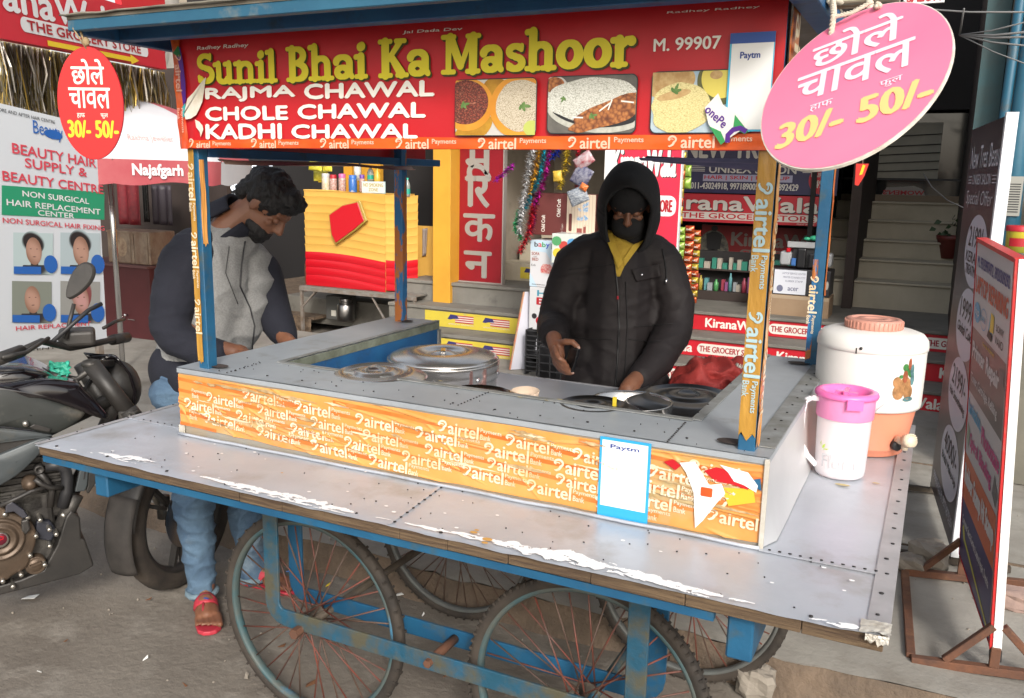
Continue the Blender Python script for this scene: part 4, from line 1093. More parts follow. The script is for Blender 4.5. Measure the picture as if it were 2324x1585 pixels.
# ------------------------------------------------------------------ pots and things on the cart
def T3(x, y, z, tilt=0, az=0): return Matrix.Translation((x, y, z)) @ Matrix.Rotation(az, 4, 'Z') @ Matrix.Rotation(tilt, 4, 'X')
def lid_prof(r, dome=.022): return [(.0005, dome), (r*.16, dome), (r*.2, dome+.004), (r*.38, dome+.003), (r*.42, dome-.003), (r*.60, dome-.003), (r*.64, dome+.004), (r*.80, dome*.75), (r*.93, .008), (r, .003), (r*1.005, 0), (r*.99, -.002)]
def lid(name, label, c, r, tilt=0, az=0, m=STAINLESS, handle=True, group=None, parent=None, dome=.022, hz=0):
    M = T3(*c, tilt, az)
    t = parent or thing(name, label, 'pot lid', c, group)
    b = MB(); b.lathe(lid_prof(r, dome), 56, M); obj('lid' if parent else 'dish', b, m, t)
    if handle:
        b = MB(); pts = [M @ V((-.035+.07*i/8, 0, dome+.001+.018*math.sin(PI*i/8))) for i in range(9)]
        n = len(pts); d = (M.to_3x3() @ V((0,1,0)))*.007
        b.add([p+d for p in pts]+[p-d for p in pts]+[p+d-V((0,0,.0025)) for p in pts]+[p-d-V((0,0,.0025)) for p in pts], [(n+i,n+i+1,i+1,i) for i in range(n-1)]+[(2*n+i,2*n+i+1,3*n+i+1,3*n+i) for i in range(n-1)]+[(i,i+1,2*n+i+1,2*n+i) for i in range(n-1)]+[(n+i,3*n+i,3*n+i+1,n+i+1) for i in range(n-1)])
        obj('handle', b, m, t)
    return t
# tall drum pot
c = atd(1006, 806, 3.02); pc = V((c.x, c.y, PL+.002)); r = .197
pot = thing('steel_pot', 'large shiny steel drum pot with banded lid at the back left of the counter opening', 'cooking pot', pc)
H = c.z - PL - .012
b = MB(); b.lathe([(.001,0),(r*.93,0),(r*.95,.006),(r*.95,H-.055)], 64, T3(*pc)); obj('pot_body', b, STAINLESS, pot)
b = MB(); b.lathe([(r*.955,H-.062),(r*.985,H-.060),(r*.99,H-.035),(r*.985,H-.022),(r*.995,H-.018),(r*1.0,H-.006),(r*.985,H+.002),(r*.97,H)], 64, T3(*pc)); obj('lid_band', b, STAINLESS, pot)
b = MB(); b.lathe([(.0005,.026),(r*.15,.024),(r*.22,.016),(r*.30,.012),(r*.38,.020),(r*.44,.026),(r*.62,.026),(r*.70,.022),(r*.90,.014),(r*.965,.006),(r*.97,0)], 64, T3(pc.x, pc.y, pc.z+H)); obj('lid', b, STAINLESS, pot)
b = MB(); b.box((-.010,-.03,.022),(.010,.03,.030), T3(pc.x, pc.y, pc.z+H, 0, .5)); obj('handle', b, CHROME, pot, bevel=.002)
b = MB()
for a in (-1.9, -1.2, -.4, .3):
    p = V((pc.x+r*.97*math.cos(a), pc.y+r*.97*math.sin(a), pc.z+H-.045)); b.ball(p, .009, 10, 6)
obj('rivet', b, CHROME, pot)
b = MB()
for a in (-.55, -.25):
    p = V((pc.x+r*.99*math.cos(a), pc.y+r*.99*math.sin(a), pc.z+H-.02)); b.box((p.x-.006,p.y-.003,p.z-.13),(p.x+.006,p.y+.003,p.z+.01))
obj('clasp', b, mat('reddish_clasp', (.5,.3,.28), .3, .8), pot)
# lids lying over the other pots: each pot a drum with a lid
def lowpot(px, py, z, r, label, m, tilt=0, az=0, dome=.02, handle=True, hm=None):
    c = atz(px, py, z); t = thing('covered_pot', label, 'cooking pot', (c.x, c.y, PL+.002))
    b = MB(); b.lathe([(.001,0),(r*.86,0),(r*.9,.01),(r*.93,z-PL-.02),(r*.97,z-PL-.010),(r*.95,z-PL-.008)], 48, T3(c.x, c.y, PL+.002)); obj('pot_body', b, m, t)
    lid(None, None, (c.x, c.y, z), r, tilt, az, m, handle, parent=t, dome=dome); return t
DARKLID = mat('greasy_dark_lid', (0.20,0.20,0.205), .32, 1.0, col2=(.12,.12,.12), ns=6, bump=.1, bs=20)
BROWNLID = mat('stained_lid', (0.36,0.32,0.29), .25, 1.0, col2=(.20,.14,.10), ns=4)
lowpot(852, 858, 1.052, .150, 'steel pot under a stained round lid in the left front corner of the opening', STAINLESS, .03)
lowpot(1085, 910, 1.038, .135, 'pot with a tilted brown-stained lid just behind the middle of the counter front', BROWNLID, .0, .3, handle=False)
lowpot(1345, 935, 1.044, .125, 'pot with a low dark lid in front of the vendor beside the steel bowl', DARKLID, .0, handle=False)
lowpot(1560, 912, 1.034, .168, 'wide pot with a dull black lid at the right end of the opening', DARKLID, .02)
# food bowl he serves from
c = atz(1428, 915, 1.052)
bw = thing('steel_bowl', 'open steel bowl under the vendor\'s hand with its bright rim catching light', 'bowl', (c.x, c.y+.02, PL+.06))
b = MB(); b.lathe([(.001,.0),(.05,.0),(.085,.06),(.100,.16),(.104,.185),(.108,.188),(.107,.191),(.101,.187),(.096,.16),(.08,.065),(.05,.012),(.001,.010)], 48, T3(c.x, c.y+.02, PL+.003)); obj('bowl_body', b, STAINLESS, bw)
b = MB(); b.lathe([(.001,.150),(.05,.150),(.094,.145)], 32, T3(c.x, c.y+.02, PL+.003)); obj('food', b, vmat('rice_heap', [(0,(.75,.72,.6)),(1,(.4,.36,.25))], 200), bw)
c = atz(1395, 912, 1.078); b = MB(); b.box((c.x-.005,c.y-.003,1.066),(c.x+.005,c.y+.003,1.090)); solo('plastic_clip', b, YEL, 'tiny yellow plastic tag standing on the rim between the bowl and the dark lid', 'clip', bevel=.001)
c = atz(1192, 900, 1.046)
b = MB(); b.lathe([(.001,0),(.030,0),(.036,.012),(.040,.030),(.038,.031),(.034,.014),(.001,.010)], 28, T3(c.x, c.y, 1.032, .1)); solo('paper_bowl', b, mat('beige_paper', (.52,.40,.30), .7), 'small beige paper bowl lying on the pots behind the counter front', 'bowl')
# tray floor filler so the pots stand among greasy boards
b = MB(); c = atz(660+60, 826, 1.0)
def rag(u, v):
    a = u*2*PI; rr = .065*(1-v*.97)*(1+.35*noise.noise(V((math.cos(a)*2, math.sin(a)*2, v*2))))
    return V((c.x+.02+rr*math.cos(a)*1.3, c.y+.10+rr*math.sin(a), PL+.05+.11*math.sin(v*PI*.5)+.03*noise.noise(V((math.cos(a)*3, math.sin(a)*3, v*5)))))
b.grid(rag, 30, 12); solo('cloth_rag', b, mat('red_rag', (.38,.03,.02), .8, col2=(.18,.12,.08), ns=9), 'small crumpled red and brown rag in the left corner of the opening beside the pots', 'cloth')
# red cloth bundle behind the right arm
cl = atz(1610, 862, PL+.05)
bl = thing('cloth_bundle', 'crumpled red cloth bundle with a beige end lying behind the right counter arm', 'cloth', (cl.x, cl.y, PL))
def bun(u, v):
    a = u*2*PI; L = -1+2*v; rr = max(0, 1-abs(L)**2.6)**.5
    x = L*.17; wv = noise.noise(V((L*2.2, math.cos(a)*1.2, math.sin(a)*1.2)))*.04 + .026*(1-abs(noise.noise(V((L*2.6+math.cos(a), math.sin(a)*1.5, 2))))*3.2)
    y = math.cos(a)*(.10*rr+wv*rr); z = .045*rr + max(-.045*rr, math.sin(a)*(.058*rr+wv*rr)) + .028*L + .02*noise.noise(V((L*4, 3, 1)))*rr
    p = V((x, y, z+.012)); c_, s_ = math.cos(.35), math.sin(.35)
    return V((cl.x+.01+p.x*c_-p.y*s_, cl.y+.02+p.x*s_+p.y*c_, PL+p.z))
b = MB(); b.grid(bun, 64, 56); obj('cloth_body', b, mat('red_nylon', (0.30,0.028,0.022), .75, col2=(.22,.018,.016), ns=6, bump=.6, bs=28, bd=.006), bl)
b = MB()
for i in range(14):
    p = atz(1680, 838, PL+.10) ; b.tube([p+V((random.uniform(-.02,.02), random.uniform(-.02,.02), random.uniform(-.02,.02))) for _ in range(5)], .0016, 5)
obj('string_tangle', b, WHITE_DIRTY, bl)
b = MB(); p = atz(1548, 868, PL+.03)
def flap(u, v): return V((p.x-.035+.07*u+.01*math.sin(v*6), p.y-.02+.05*v, PL+.010+.045*math.sin(u*3)*(.5+.5*v)+.012*noise.noise(V((u*5,v*5,0)))))
b.grid(flap, 12, 10); obj('cloth_end', b, mat('beige_cloth', (.40,.32,.20), .8, col2=(.28,.2,.12), ns=12), bl)

# ------------------------------------------------------------------ water cooler
c = atz(1993, 1018, PL); k = V((2.085, 1.165, PL+.003))
co = thing('water_cooler', 'white and peach insulated water cooler with a pink screw cap on the cart', 'water cooler', k)
PEACH = mat('peach_plastic', (0.74, 0.27, 0.17), .35, col2=(.70,.25,.15), ns=3, dirt=(.6,.25,.16), dns=6); CREAM = mat('white_plastic', (0.74, 0.73, 0.70), .38, col2=(.70,.68,.64), ns=3)
M = T3(*k, 0, -.2) @ Matrix.Scale(.865, 4)
b = MB(); b.lathe([(.001,0),(.118,0),(.128,.006),(.131,.022),(.135,.024),(.137,.030),(.158,.165)], 64, M); obj('cooler_base', b, PEACH, co)
b = MB(); b.lathe([(.150,.160),(.168,.162),(.170,.172),(.171,.30),(.171,.352)], 64, M); obj('cooler_body', b, CREAM, co)
b = MB(); b.lathe([(.171,.352),(.1745,.354),(.1745,.366),(.171,.386),(.158,.402),(.135,.410),(.10,.414),(.088,.415)], 64, M); obj('cooler_shoulder', b, CREAM, co)
b = MB(); b.box((-.002,-.1755,.352),(.002,-.172,.37), M); b.tube([M @ V((.014,-.168,.370)), M @ V((.014,-.177,.370))], .0042, 12); obj('seam_mark', b, BLACK_INK, co)
CAPM = mat('dusty_pink_cap', (0.52,0.25,0.19), .5)
b = MB(); pr_ = [(.088,.414),(.090,.416),(.090,.440),(.085,.446),(.070,.448),(.068,.443),(.052,.442),(.050,.446),(.030,.446),(.028,.443),(.001,.443)]
b.lathe(pr_, 60, M)
for i in range(40):
    a = 2*PI*i/40; b.box((.088,-.0022,.418),(.0925,.0022,.441), M @ Matrix.Rotation(a,4,'Z'))
obj('screw_cap', b, CAPM, co)
b = MB(); a = -.55; Mt = M @ Matrix.Rotation(a, 4, 'Z')
b.tube([Mt @ V((.150,0,.070)), Mt @ V((.185,0,.070))], .011, 12); b.tube([Mt @ V((.185,0,.082)), Mt @ V((.185,0,.045))], .009, 12)
b.tube([Mt @ V((.186,0,.074)), Mt @ V((.212,0,.084))], .019, 16)
for i in range(14):
    t_ = 2*PI*i/14; p0 = Mt @ V((.188,.019*math.cos(t_),.075+.019*math.sin(t_))); p1 = Mt @ V((.212,.019*math.cos(t_),.084+.019*math.sin(t_))); b.tube([p0,p1], .0024, 5)
obj('tap', b, mat('ivory_tap', (.66,.56,.42), .5), co)
b = MB(); b.tube([Mt @ V((.142,0,.050)), Mt @ V((.158,0,.050))], .016, 12); obj('tap_washer', b, BLACK_INK, co)
# fruit decal
DEC = [((.40,.20,.08),[(0,0,.022,.03),(.014,-.022,.018,.024),(-.022,-.02,.020,.026),(-.03,.012,.014,.018)]), ((.06,.22,.06),[(.006,.045,.016,.012),(.02,.036,.012,.01),(-.005,.06,.01,.012),(-.018,.03,.008,.006)]), ((.10,.22,.24),[(.022,.05,.008,.02),(.026,.02,.008,.02),(.015,-.045,.02,.008)]), ((.34,.09,.04),[(-.004,.03,.009,.02),(.01,.07,.006,.02)])]
for i, (cc, es) in enumerate(DEC):
    b = MB()
    for (x, z, rx, rz) in es:
        vs = []
        for t_ in range(16):
            xx = x + rx*math.cos(2*PI*t_/16); zz = z + rz*math.sin(2*PI*t_/16); an = -.62 + xx/.171
            vs.append(M @ V((.1722*math.cos(an)+.0004*i, .1722*math.sin(an), .255+zz)))
        b.poly(vs)
    obj('fruit_decal', b, mat('decal%d' % i, cc, .4, col2=tuple(v*.5 for v in cc), ns=60), co)
# ------------------------------------------------------------------ jug
k = V((2.052, .872, PL+.003))
jg = thing('plastic_jug', 'frosted plastic water jug with a pink lid and open handle in front of the cooler', 'jug', k)
M = T3(*k, 0, 0); FROST = mat('frosted_plastic', (0.88,0.84,0.87), .38, trans=.38, sss=.0, spec=.4); JPINK = mat('bubblegum_pink', (0.80,0.16,0.42), .35, sss=.0)
b = MB(); b.lathe([(.001,.002),(.058,.0),(.063,.006),(.064,.02),(.068,.15),(.070,.202),(.071,.205)], 48, M); obj('jug_body', b, FROST, jg)
b = MB(); b.lathe([(.0715,.160),(.0725,.162),(.074,.212),(.0735,.220)], 48, M); obj('jug_collar', b, mat('pink_collar', (0.82,0.27,0.50), .35, trans=.1), jg)
b = MB(); b.lathe([(.0725,.214),(.079,.216),(.081,.222),(.078,.229),(.068,.232),(.060,.229),(.055,.214),(.050,.208),(.001,.207)], 48, M)
b.box((-.006,-.028,.208),(.006,.028,.232), M); b.box((-.028,-.006,.208),(.028,.006,.226), M)
b.box((-.020,-.086,.196),(.020,-.074,.222), M @ Matrix.Rotation(.35,4,'Z'))
obj('jug_lid', b, JPINK, jg)
rr = V((CR.x, CR.y, 0)).normalized()
b = MB(); b.lathe([(.001,0),(.018,.0),(.003,.045)], 12, M @ Matrix.Translation(rr*.066+V((0,0,.185))) @ Matrix.Rotation(1.15, 4, V((-rr.y, rr.x, 0)).normalized())); obj('spout', b, FROST, jg)
b = MB(); pts = [k - rr*a_ + V((0,0,z_)) for a_, z_ in ((.066,.206),(.092,.208),(.108,.200),(.112,.170),(.112,.110),(.108,.080),(.090,.050),(.064,.022))]
for i in range(len(pts)-1): b.bar(pts[i], pts[i+1], .014, .010, (rr.y*-1, rr.x, 0))
obj('handle', b, FROST, jg, bevel=.003, seg=2)
b = MB(); ink = mat('embossed_grey', (.52,.52,.55), .5)
def cyl(p):  # wrap a flat point round the jug; x is arc length measured from the side facing the street
    a = -PI/2 + p.x/.066 - .02 ; r_ = .0665 + p.z + (p.y-.02)*.03; return V((r_*math.cos(a), r_*math.sin(a), p.y))
def wtext(mb, s, x0, y0, x1, y1, bold):
    vs, fs, asp = text_geo(s, bold); mb.add([M @ cyl(V((x0+(x1-x0)*v.x, y0+(y1-y0)*v.y, .0008))) for v in vs], fs)
wtext(b, 'Flora', -.042, .030, .048, .066, -.004); obj('lettering', b, ink, jg)
b = MB()
for x0_, y0_, dx, dy in ((-.044,.078,.010,.016),(-.042,.076,.018,.006),(-.046,.080,-.002,.02)):
    q_ = [(x0_, y0_), (x0_+dx*.4-.002*dy*100, y0_+dy*.6), (x0_+dx, y0_+dy), (x0_+dx*.7, y0_+dy*.3)]; b.poly([M @ cyl(V((x, y, .0008))) for x, y in q_])
obj('leaf_print', b, mat('lime_ink', (.45,.62,.08), .5), jg)

# ------------------------------------------------------------------ oval price signs hanging from the roof corners
def oval(label, center, bx, uy, rx, ry, t, mface, medge, mback, wht, yel, pink=False):
    M = frame(center, bx, uy)
    o = thing('oval_sign', label, 'hanging sign', center, 'oval price signs hanging from the cart roof')
    b = MB(); n = 64; pts = [(rx*math.cos(2*PI*i/n), ry*math.sin(2*PI*i/n)) for i in range(n)]; b.prism(pts, -t, -.0003, M); obj('sign_plate', b, medge, o)
    b = MB(); ell(b, 0, 0, rx*.985, ry*.99, M, .0004, 64); obj('sign_face', b, mface, o)
    b = MB(); text(b, 'छोले', -rx*.50, ry*.34, rx*.48, ry*.78, M, .0014, .016); text(b, 'चावल', -rx*.62, -.08*ry, rx*.62, ry*.28, M, .0014, .016)
    text(b, 'हाफ', -rx*.42, -ry*.26, -rx*.18, -ry*.17, M, .0014, .01); text(b, 'फुल', rx*.30, -ry*.26, rx*.52, -ry*.17, M, .0014, .01)
    obj('lettering', b, wht, o)
    b = MB(); text(b, '30/-', -rx*.72, -ry*.60, -rx*.05, -ry*.30, M, .0014, .04); text(b, '50/-', rx*.12, -ry*.60, rx*.80, -ry*.30, M, .0014, .04); obj('lettering', b, yel, o)
    return o, M
YEL2 = mat('price_yellow', (0.78,0.55,0.03), .4)
c = atd(205, 236, 2.24)
ob, M = oval('red oval price sign in Hindi hanging on a wire from the left roof corner', c, (.93,.36,0), (0,0,1), .089, .141, .004, mat('red_sign', (0.62,0.022,0.022), .4), RED_DULL, None, WHITE_INK, YEL2)
b = MB(); top_ = M @ V((0,.135,0)); b.tube([top_, V((RX0+.02, RY0+.0, RZ-.02))], .0022, 6); b.tube([top_+V((.01,0,.012)), top_+V((-.008,0,.020)), V((RX0+.03, RY0+.01, RZ-.015))], .003, 6); b.ball(top_+V((0,0,.018)), (.011,.008,.012), 8, 6); obj('tie_wire', b, mat('grimy_string', (.30,.22,.12), .8), ob)
ppm = 1.10/FL
c = V((2.118, -.300, 1.750))
cc_ = V((2.0857, -.0598, 1.7831)); Bv = V((.943,-.1497,.2971)); Uv = V((-.061,.800,.5969))
pb, M = oval('sun-bleached pink oval price sign swinging from the right end of the roof', cc_, tuple(Bv), tuple(Uv), .1427, .2176, .005, mat('pink_sign', (0.86,0.17,0.29), .42, col2=(.88,.21,.33), ns=2), mat('frayed_white_edge', (.72,.68,.60), .8, col2=(.5,.45,.38), ns=30), None, mat('pink_white_ink', (0.84,0.66,0.74), .5), mat('faded_yellow', (0.84,0.55,0.20), .5))
ROPE = mat('cream_rope', (0.56,0.50,0.40), .9, bump=.8, bs=200, bd=.002)
def rope(mb, pts, r, turns=40):
    P = []
    for i in range(len(pts)-1):
        a, c_ = V(pts[i]), V(pts[i+1]); m = 14
        for j in range(m): P.append(a.lerp(c_, j/m))
    P.append(V(pts[-1]))
    for ph in (0, 2.1, 4.2):
        Q = [p + V((math.cos(i*.9+ph), .4*math.sin(i*.9+ph), math.sin(i*.9+ph)))*r*.55 for i, p in enumerate(P)]
        mb.tube(Q, r*.62, 6)
b = MB(); e = M @ V((.03,.195,.004)); e2 = M @ V((-.045,.190,.004)); d_ = .0048
g = lambda px, py, dep: atd(px, py, dep)
RN = V((RX1+.08, .33, RZ-.03))
rope(b, [e2+V((0,-.008,-.02)), e2+V((.002,-.006,.02)), e2+V((-.006,.03,.05)), RN+V((-.05,0,0))], d_); rope(b, [e2+V((0,-.006,.015)), e2+V((.03,-.01,.02)), e2+V((.06,-.01,.035))], d_*.8); rope(b, [RN, e.lerp(RN,.6)+V((.0,0,-.02)), e.lerp(RN,.3)+V((.0,0,-.015)), e+V((0,-.004,.004))], d_*1.25)
obj('rope', b, ROPE, pb)
# orange ribbon flag behind it
p = aty(1955, 395, 1.6)
b = MB(); b.poly([aty(1940,420,1.6), aty(1943,372,1.6), aty(1972,372,1.6), aty(1962,400,1.6), aty(1948,422,1.6)]); fl = solo('hanging_sign', b, mat('red_flag', (.55,.03,.02), .5), 'narrow red sign edge-on with a yellow mark hanging below the pink oval', 'hanging sign', solid=.004)
b = MB(); b.poly([aty(1950,398,1.595), aty(1958,374,1.595), aty(1964,376,1.595), aty(1957,396,1.595)]); obj('print_mark', b, YEL2, fl)
b = MB(); b.tube([aty(1958,372,1.6), V((RX1-.02, 1.5, RZ-.03))], .0015, 5); obj('string', b, ROPE, fl)
# ------------------------------------------------------------------ standing boards on the right pavement
GZ = .125
LB, lw, lh = quadframe((2.425, 2.08, .235), (2.506, 1.385, .215), (2.352, 2.08, 1.385))
LB = LB @ Matrix.Translation((0, 0, 0)); lh = 1.205; zbot = .225
xr = (2.506, 1.385)
lb = thing('repair_sign', 'tall narrow laptop repair board with red edge on a rusty frame at the right pavement', 'sign board', (xr[0], xr[1], GZ))
SIGN_WHITE = mat('sign_white', (0.50,0.50,0.53), .35); SIGN_DARK = mat('sign_dark', (0.035,0.03,0.035), .3, col2=(.06,.045,.05), ns=2); SIGN_RED = mat('sign_red_edge', (0.50,0.02,0.02), .5, dirt=(.35,.12,.1), dns=20)
b = MB(); b.box((0,0,-.025),(lw,lh,0), LB); obj('sign_panel', b, SIGN_WHITE, lb)
b = MB(); b.box((-.004,-.004,-.029),(0,lh+.012,.003), LB); b.box((lw-.016,-.004,-.0285),(lw+.004,lh+.012,.0045), LB); b.box((0,lh,-.029),(lw-.016,lh+.014,.004), LB); b.box((0,-.004,-.029),(lw-.016,0,.003), LB); obj('edge_trim', b, SIGN_RED, lb)
b = MB(); b.box((lw+.0045,-.004,-.0283),(lw+.0075,lh+.012,-.004), LB); obj('side_face', b, WHITE_PAINT, lb)
def Lp(u, v): return (lw*u, lh*v)
def lrect(name, m, u0, v0, u1, v1, z=.0006):
    b = MB(); rect(b, lw*u0, lh*v0, lw*u1, lh*v1, LB, z); return obj(name, b, m, lb)
def ltext(items, m, z=.0016):
    b = MB()
    for s, u0, v0, u1, v1, bo in items: text(b, s, lw*u0, lh*v0, lw*u1, lh*v1, LB, z, bo)
    return obj('lettering', b, m, lb)
lrect('print_band', SIGN_DARK, 0, .545, .93, .745); lrect('print_band', mat('sign_orange', (.60,.12,.03), .35), 0, .195, .93, .345); lrect('print_band', mat('sign_navy', (.03,.025,.13), .35), 0, .0, .93, .195)
NAVY = mat('navy_text', (.02,.03,.22), .4); ORT = mat('orange_red_text', (.62,.09,.03), .4); CYT = mat('cyan_text', (.05,.35,.60), .4); PKT = mat('magenta_text', (.60,.04,.25), .4); WT = mat('sign_white_text', (.66,.66,.68), .4); YG = mat('yellow_green_arrow', (.50,.50,.05), .4)
ltext([('M. 9315997472, 8920309292', .06, .925, .90, .962, .035)], NAVY)
ltext([('LAPTOP REPAIRING', .04, .855, .90, .905, .04)], ORT)
ltext([('SONY', .66, .800, .84, .818, .02), ('VAIO', .64, .765, .84, .787, .0)], BLACK_INK)
b = MB(); ell(b, lw*.13, lh*.798, lw*.09, lh*.030, LB, .0014); obj('logo_disc', b, CYT, lb); b = MB(); text(b, 'hp', lw*.07, lh*.783, lw*.19, lh*.812, LB, .002, .02, shear=.2); obj('lettering', b, WT, lb)
b = MB(); stroke(b, arc(lw*.32, lh*.795, lw*.085, lh*.030, 0, 360, 26), .003, LB, .0014); text(b, 'DELL', lw*.255, lh*.788, lw*.385, lh*.802, LB, .002, .03); obj('lettering', b, CYT, lb)
b = MB(); pgon(b, [Lp(.46,.775),Lp(.55,.770),Lp(.57,.815),Lp(.50,.83)], LB, .0014); obj('laptop_print', b, CYT, lb); b = MB(); pgon(b, [Lp(.50,.78),Lp(.60,.785),Lp(.60,.83),Lp(.52,.835)], LB, .0018); obj('laptop_print', b, YEL2, lb); b = MB(); pgon(b, [Lp(.44,.762),Lp(.56,.757),Lp(.58,.776),Lp(.48,.785)], LB, .0022); obj('laptop_print', b, BLACK_INK, lb)
ltext([('Cont. No. 9315997472', .34, .725, .66, .735, .01)], YEL2)
ltext([('Printer Repair', .06, .645, .80, .705, .05), ('Toner, Cartridge, Refilling', .06, .575, .80, .610, .03), ('Rubber Stamp Hi Stamp', .04, .235, .90, .315, .05), ('Computer Sales & Service, Laptop Repair, Dwarka', .05, .115, .86, .150, .02)], WT)
ltext([('Lamination,', .04, .475, .42, .525, .04)], CYT); ltext([('Photostate', .46, .455, .92, .505, .04)], PKT); ltext([('Spiral Binding', .14, .375, .76, .430, .04)], PKT)
b = MB(); pgon(b, [Lp(.80,.38),Lp(.90,.36),Lp(.93,.40),Lp(.84,.44)], LB, .0014); rrect(b, *Lp(.80,.68), *Lp(.90,.72), LB, .0014, .006); obj('device_print', b, mat('device_grey', (.12,.12,.13), .4), lb)
b = MB(); pgon(b, [Lp(.03,.40),Lp(.10,.37),Lp(.12,.43),Lp(.05,.45)], LB, .0014); obj('device_print', b, mat('device_green', (.25,.35,.25), .4), lb)
b = MB(); pgon(b, [Lp(.06,.105),Lp(.10,.125),Lp(.16,.090),Lp(.13,.092),Lp(.90,.022),Lp(.88,.012),Lp(.12,.078),Lp(.13,.068)], LB, .0014); obj('arrow_print', b, YG, lb)
# rusty base frame
b = MB(); s = .028
g0 = LB @ V((lw+.0,0,-.014)); g1 = LB @ V((0,0,-.014)); out = (LB.to_3x3() @ V((0,0,1)))
def up_(p): return V((p.x, p.y, GZ))
z0 = GZ+s/2
n0 = V((g0.x, g0.y, z0)) ; n1 = V((g1.x, g1.y, z0)); ax = (n0-n1).normalized()
fl1 = n0 + out*.235; fr1 = n0 - out*.35; fl2 = n1 + out*.20; fr2 = n1 - out*.35
for nm, a_, c_ in (('foot_bar', fl1, fr1), ('foot_bar', fl2, fr2)):
    b = MB(); b.bar(a_, c_, s, s); obj(nm, b, RUST, lb, bevel=.002)
b = MB(); b.bar(fl1 - ax*.015, fl2 + ax*.015, s, s); obj('side_bar', b, RUST, lb, bevel=.002)
for nb in (n0, n1):
    b = MB(); b.bar(nb + V((0,0,s/2)), V((nb.x, nb.y, zbot-.005)), s, s, (1,0,0)); obj('upright', b, RUST, lb, bevel=.002)
    for sg in (1, -1):
        b = MB(); b.bar(nb + out*sg*.14 + V((0,0,s/2)), V((nb.x, nb.y, nb.z+.15)) + out*sg*.014, s*.8, s*.8); obj('brace', b, RUST, lb, bevel=.002)
b = MB(); b.box((lw-.018,-.045,-.0305),(lw+.0055,-.006,.0015), LB); obj('black_sleeve', b, BLACK_INK, lb)
# salon board behind
SB, sw, sh = quadframe((2.315, 3.12, .17), (2.405, 2.24, .17), (2.315, 3.12, 1.86)); sh = 1.72
sb = thing('salon_sign', 'tall black salon price board with white discs standing behind the repair board', 'sign board', (2.36, 2.7, GZ))
b = MB(); b.box((0,0,-.03),(sw,sh,0), SB); obj('sign_panel', b, SIGN_DARK, sb)
b = MB(); b.box((sw+.0005,-.005,-.034),(sw+.035,sh+.01,.006), SB); obj('side_face', b, mat('white_side_film', (.62,.66,.72), .3, col2=(.72,.74,.76), ns=8, bump=.4, bs=20), sb)
DISC = mat('disc_white', (.50,.50,.58), .35)
discs = (('2199/-','KERATIN','TREATMENT', .60, .700), ('1999/-','Global Color','', .60, .520), ('2199/-','Hair Smoothening','', .60, .345), ('4000/-','Bridal Make-Up','', .60, .165))
for d_ in discs:
    cx = sw*d_[3]; cy = sh*(d_[4]-.005); 
    b = MB(); ell(b, cx, cy, sw*.34, sh*.088, SB, .0012); dc = obj('price_disc', b, DISC, sb)
    b = MB(); text(b, d_[0], cx-sw*.24, cy+sh*.008, cx+sw*.24, cy+sh*.058, SB, .0022, .015)
    text(b, d_[1], cx-sw*.27, cy-sh*.030, cx+sw*.27, cy-sh*.004, SB, .0022, .02)
    if d_[2]: text(b, d_[2], cx-sw*.24, cy-sh*.060, cx+sw*.24, cy-sh*.036, SB, .0022, .02)
    obj('lettering', b, BLACK_INK, dc)
b = MB(); text(b, 'New Tres Beau', sw*.10, sh*.895, sw*.94, sh*.95, SB, .0016, .0); text(b, 'UNISEX SALON', sw*.24, sh*.855, sw*.80, sh*.880, SB, .0016, .0); text(b, 'Special Offer', sw*.08, sh*.795, sw*.90, sh*.840, SB, .0016, -.01, shear=.2)
for k_ in range(3):
    rect(b, sw*.08, sh*(.858+.008*k_), sw*.20, sh*(.860+.008*k_), SB, .0016); rect(b, sw*.84, sh*(.858+.008*k_), sw*.95, sh*(.860+.008*k_), SB, .0016)
text(b, '9990243218, 9971875251', sw*.10, sh*.035, sw*.92, sh*.062, SB, .0016, .02)
obj('lettering', b, mat('salon_white', (.56,.56,.62), .4), sb)
S0 = SB @ V((sw,0,-.015)); S1 = SB @ V((0,0,-.015)); so = SB.to_3x3() @ V((0,0,1))
for q_ in (S0, S1):
    b = MB(); b.bar((q_.x,q_.y,GZ), (q_.x,q_.y,.18), .03,.03,(1,0,0)); obj('upright', b, RUSTY_DARK, sb)
    b = MB(); b.bar(V((q_.x,q_.y,GZ+.012))+so*.35, V((q_.x,q_.y,GZ+.012))-so*.2, .026,.024); obj('foot_bar', b, RUSTY_DARK, sb)
